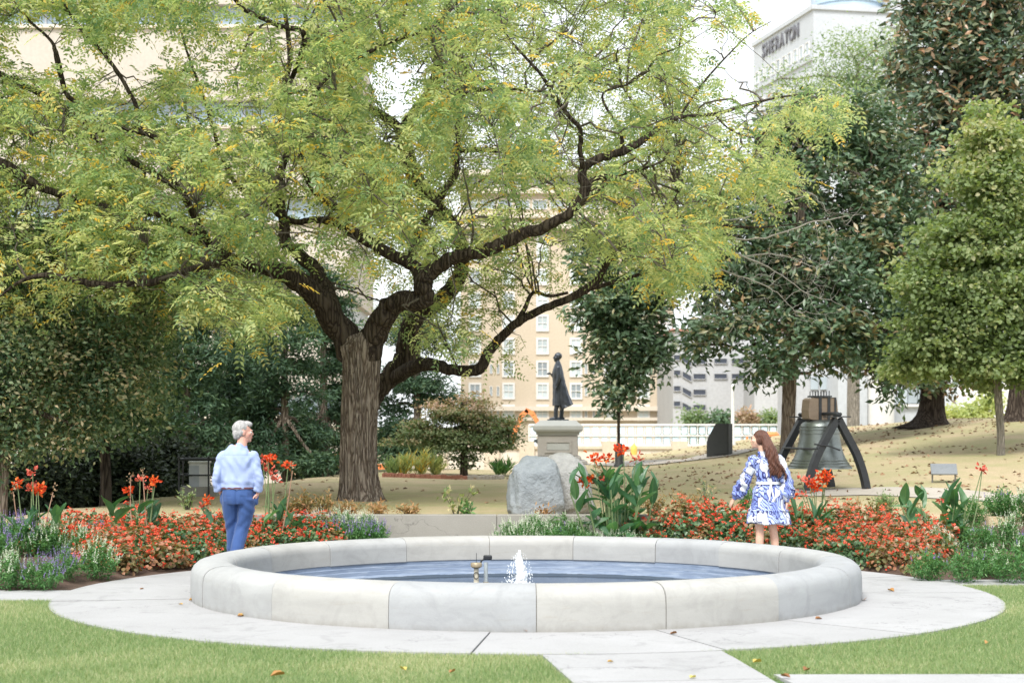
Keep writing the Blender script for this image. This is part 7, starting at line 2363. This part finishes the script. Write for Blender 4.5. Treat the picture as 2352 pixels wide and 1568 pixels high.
def woman():
    Y = 20.35
    p = P(1763, 0, Y)
    root = empty('person', (p[0], Y, SLAB_Z), label='woman with long brown hair in a blue and white patterned dress', cat='person')
    root.scale = (.985, .985, .985)
    k = 1.0
    m = MB()
    hc = np.array([-.095, .03, 1.515])
    T, R = head_shapes(m, hc, math.radians(-78), .95, .05)
    smooth_chain(m, [[-.03, 0, 1.28, .07, .055], [-.055, .005, 1.36, .047, .047], [-.075, .015, 1.46, .045, .048]])
    smooth_chain(m, [[0, 0, .80, .14, .11], [0, 0, 1.0, .105, .085], [-.01, 0, 1.18, .13, .09], [-.02, 0, 1.29, .12, .07]])
    aL = [[-.17, .0, 1.275, .042, .042], [-.225, .02, 1.13, .038, .038], [-.275, .05, 1.0, .033, .033], [-.335, .09, .885, .028, .028], [-.385, .125, .815, .021, .021]]
    aR = [[.14, .0, 1.275, .042, .042], [.19, -.02, 1.13, .038, .038], [.225, -.03, 1.0, .033, .033], [.235, -.03, .88, .028, .028], [.225, -.02, .785, .021, .021]]
    smooth_chain(m, aL); smooth_chain(m, aR)
    hand_shapes(m, (-.385, .125, .812), (-.45, .2, -.8), (.3, .2, -.3), .88, .45, 1)
    hand_shapes(m, (.225, -.02, .78), (.05, .1, -1), (-1, 0, 0), .88, .5, 1)
    legL = [[-.085, .0, .80, .082, .085], [-.092, .0, .62, .072, .075], [-.095, .005, .48, .054, .056], [-.092, -.01, .40, .05, .054], [-.098, -.02, .30, .049, .053], [-.10, -.01, .13, .032, .034], [-.10, 0, .07, .028, .034]]
    legR = [[.07, .0, .80, .082, .085], [.062, .02, .62, .072, .075], [.065, .03, .48, .054, .056], [.078, .03, .40, .05, .054], [.088, .01, .30, .049, .053], [.095, -.03, .13, .032, .034], [.095, -.04, .08, .028, .034]]
    smooth_chain(m, legL); smooth_chain(m, legR)
    for fx, fy in ((-.10, .0), (.095, -.04)):
        smooth_chain(m, [[fx, fy - .03, .06, .026, .025], [fx, fy + .04, .045, .032, .022], [fx, fy + .13, .02, .036, .014]], ref=(1, 0, 0))
    fuse(m, 'body', M['skin_w'], root, .007, 3)
    face_bits(T, R, .95, root)
    for fx, fy in ((-.10, .0), (.095, -.04)):
        sh = MB()
        smooth_chain(sh, [[0, -.05, .05, .032, .022], [0, .03, .032, .036, .016], [0, .13, .012, .040, .012]], ref=(1, 0, 0))
        sh.tube([(0, -.06, .06), (0, -.065, .0)], [.016, .010], 8)
        o = fuse(sh, 'shoe', M['heel'], root, .007, 1); o.location = (fx, fy, 0)
    # ---- hair: cap plus long wavy mass blown to the right
    h = MB()
    for q, r in [((0, -.022, .046), (.082, .098, .086)), ((0, -.07, .0), (.074, .05, .08)), ((.05, -.02, .0), (.038, .06, .06)), ((-.05, -.02, .0), (.038, .06, .06))]:
        h.ball(T(q), np.array(r) * .97, 16, 12, R)
    for dx, w, end, ph in [(0.01, .042, 0, 0), (.03, .040, .03, 1), (.055, .036, .06, 2), (-.01, .034, -.02, 3), (.02, .042, .045, 4), (.08, .028, .11, 5)]:
        pts = [[-.045 + dx * .4, -.03, 1.56, w, .05], [-.03 + dx * .7, -.065, 1.47, w * 1.1, .05], [-.005 + dx, -.095, 1.37, w * 1.1, .045], [.02 + dx + .02 * math.sin(ph), -.11, 1.27, w, .04], [.045 + dx + end * .4, -.115, 1.18, w * .75, .032], [.05 + dx + end * .7 + .01 * math.sin(ph * 2), -.11, 1.11 - .01 * ph, w * .35, .02]]
        smooth_chain(h, pts)
    def hd(co, no):
        x, y, z = co[:, 0], co[:, 1], co[:, 2]
        low = sst((1.52 - z) / .2)
        return low * (.005 * np.sin((x - .35 * z) * 210 + 3 * np.sin(z * 24)) + .006 * np.sin((x + .2 * z) * 90 + 2.2 * np.sin(z * 31))) + (1 - low) * .002 * np.sin(x * 240 + z * 100)
    fuse(h, 'hair', M['hair_brown'], root, .0065, 1, hd)
    # ---- dress: bodice, full skirt in soft pleats, bishop sleeves
    d = MB()
    smooth_chain(d, [[-.01, 0, 1.33, .065, .06], [-.012, 0, 1.31, .12, .085], [-.012, 0, 1.26, .168, .105], [-.008, 0, 1.15, .150, .11], [0, 0, 1.03, .135, .10], [0, 0, .985, .130, .10]], caps=False)
    smooth_chain(d, [[-.05, .005, 1.32, .062, .06], [-.058, .008, 1.352, .054, .054], [-.064, .012, 1.385, .051, .052]], caps=False)
    n = 72; a = np.arange(n) * 2 * math.pi / n; rings = []
    for i in range(15):
        t = i / 14; z = 1.0 - t * .475
        A = .132 + .118 * t ** .75 + .012 * math.sin(t * 9); B = .105 + .10 * t ** .8
        pl = (.02 + .10 * t) * (.5 * np.sin(a * 9 + 1.6 * t + 1) + .35 * np.sin(a * 14 + 2 - 2 * t) + .25 * np.sin(a * 5 + 3 * t))
        cx = .012 * t
        zz = z + .014 * np.sin(a * 5 + 1) * t + .006 * np.sin(a * 11) * t + .045 * t * np.cos(a - .2) * -.25
        rings.append(np.stack([cx + A * (1 + pl) * np.cos(a), B * (1 + pl) * np.sin(a), zz], 1))
    d.loft(rings, cap=True)
    # flounce seam bulge
    for arm, sx in ((aL, -1), (aR, 1)):
        q = np.array(arm)
        w = [.062, .07, .078, .088, .046]
        S = [list(q[0, :3] + [-sx * .03, 0, .015]) + [.058, .062]] + [list(q[i, :3]) + [w[i], w[i] * 1.0] for i in range(4)]
        e = q[3, :3] + (q[4, :3] - q[3, :3]) * .45
        f = q[3, :3] + (q[4, :3] - q[3, :3]) * .85
        S += [list(e) + [.060, .062], list(f) + [.034, .036]]
        smooth_chain(d, S, caps=False)
        g0 = q[4, :3]; 
        chain(d, [list(f) + [.032, .033], list(g0 + (g0 - f) * .1) + [.036, .037]], caps=False)
    def dd(co, no):
        x, y, z = co[:, 0], co[:, 1], co[:, 2]
        sl = sst((np.abs(x) - .19) / .03) * (z > .80)
        o = sl * (.007 * np.sin((z * .9 + x * .5) * 78) + .004 * np.sin(z * 40 + y * 60))
        bod = (1 - sl) * sst((z - 1.0) / .05)
        o += bod * (.004 * np.sin(x * 70 + 3 * np.sin(z * 22)) + .004 * np.sin(z * 48 + x * 12))
        sk = (1 - sl) * sst((.98 - z) / .05)
        o += sk * (.004 * np.sin(np.arctan2(y, x) * 21 + z * 9))
        o += .012 * np.exp(-((z - .68) / .014) ** 2) * (1 - sl) - .010 * np.exp(-((z - .985) / .016) ** 2) * (1 - sl)
        return o
    fuse(d, 'dress', M['dress'], root, .0078, 2, dd)
    # waist tie at the back
    b = MB(); a = np.arange(40) * 2 * math.pi / 40
    b.loft([np.stack([(.128 + e) * np.cos(a) + .004, (.100 + e) * np.sin(a), np.full(40, z)], 1) for z, e in ((.992, .004), (.992, .016), (1.022, .016), (1.022, .004))], cap=False)
    b.build('waist_tie', M['dress_white'], root)
    for i, sx in enumerate((-1, 1)):
        MB().tube(catmull([[.02, -.12, 1.005], [.02 + sx * .012, -.135, .92], [.03 + sx * .03, -.165, .80]], 4), .010, 6).build('tie_end', M['dress_white'], root, smooth=True)
    MB().box((.02, -.122, 1.007), (.055, .02, .034), bev=.006).build('knot', M['dress_white'], root)
woman()
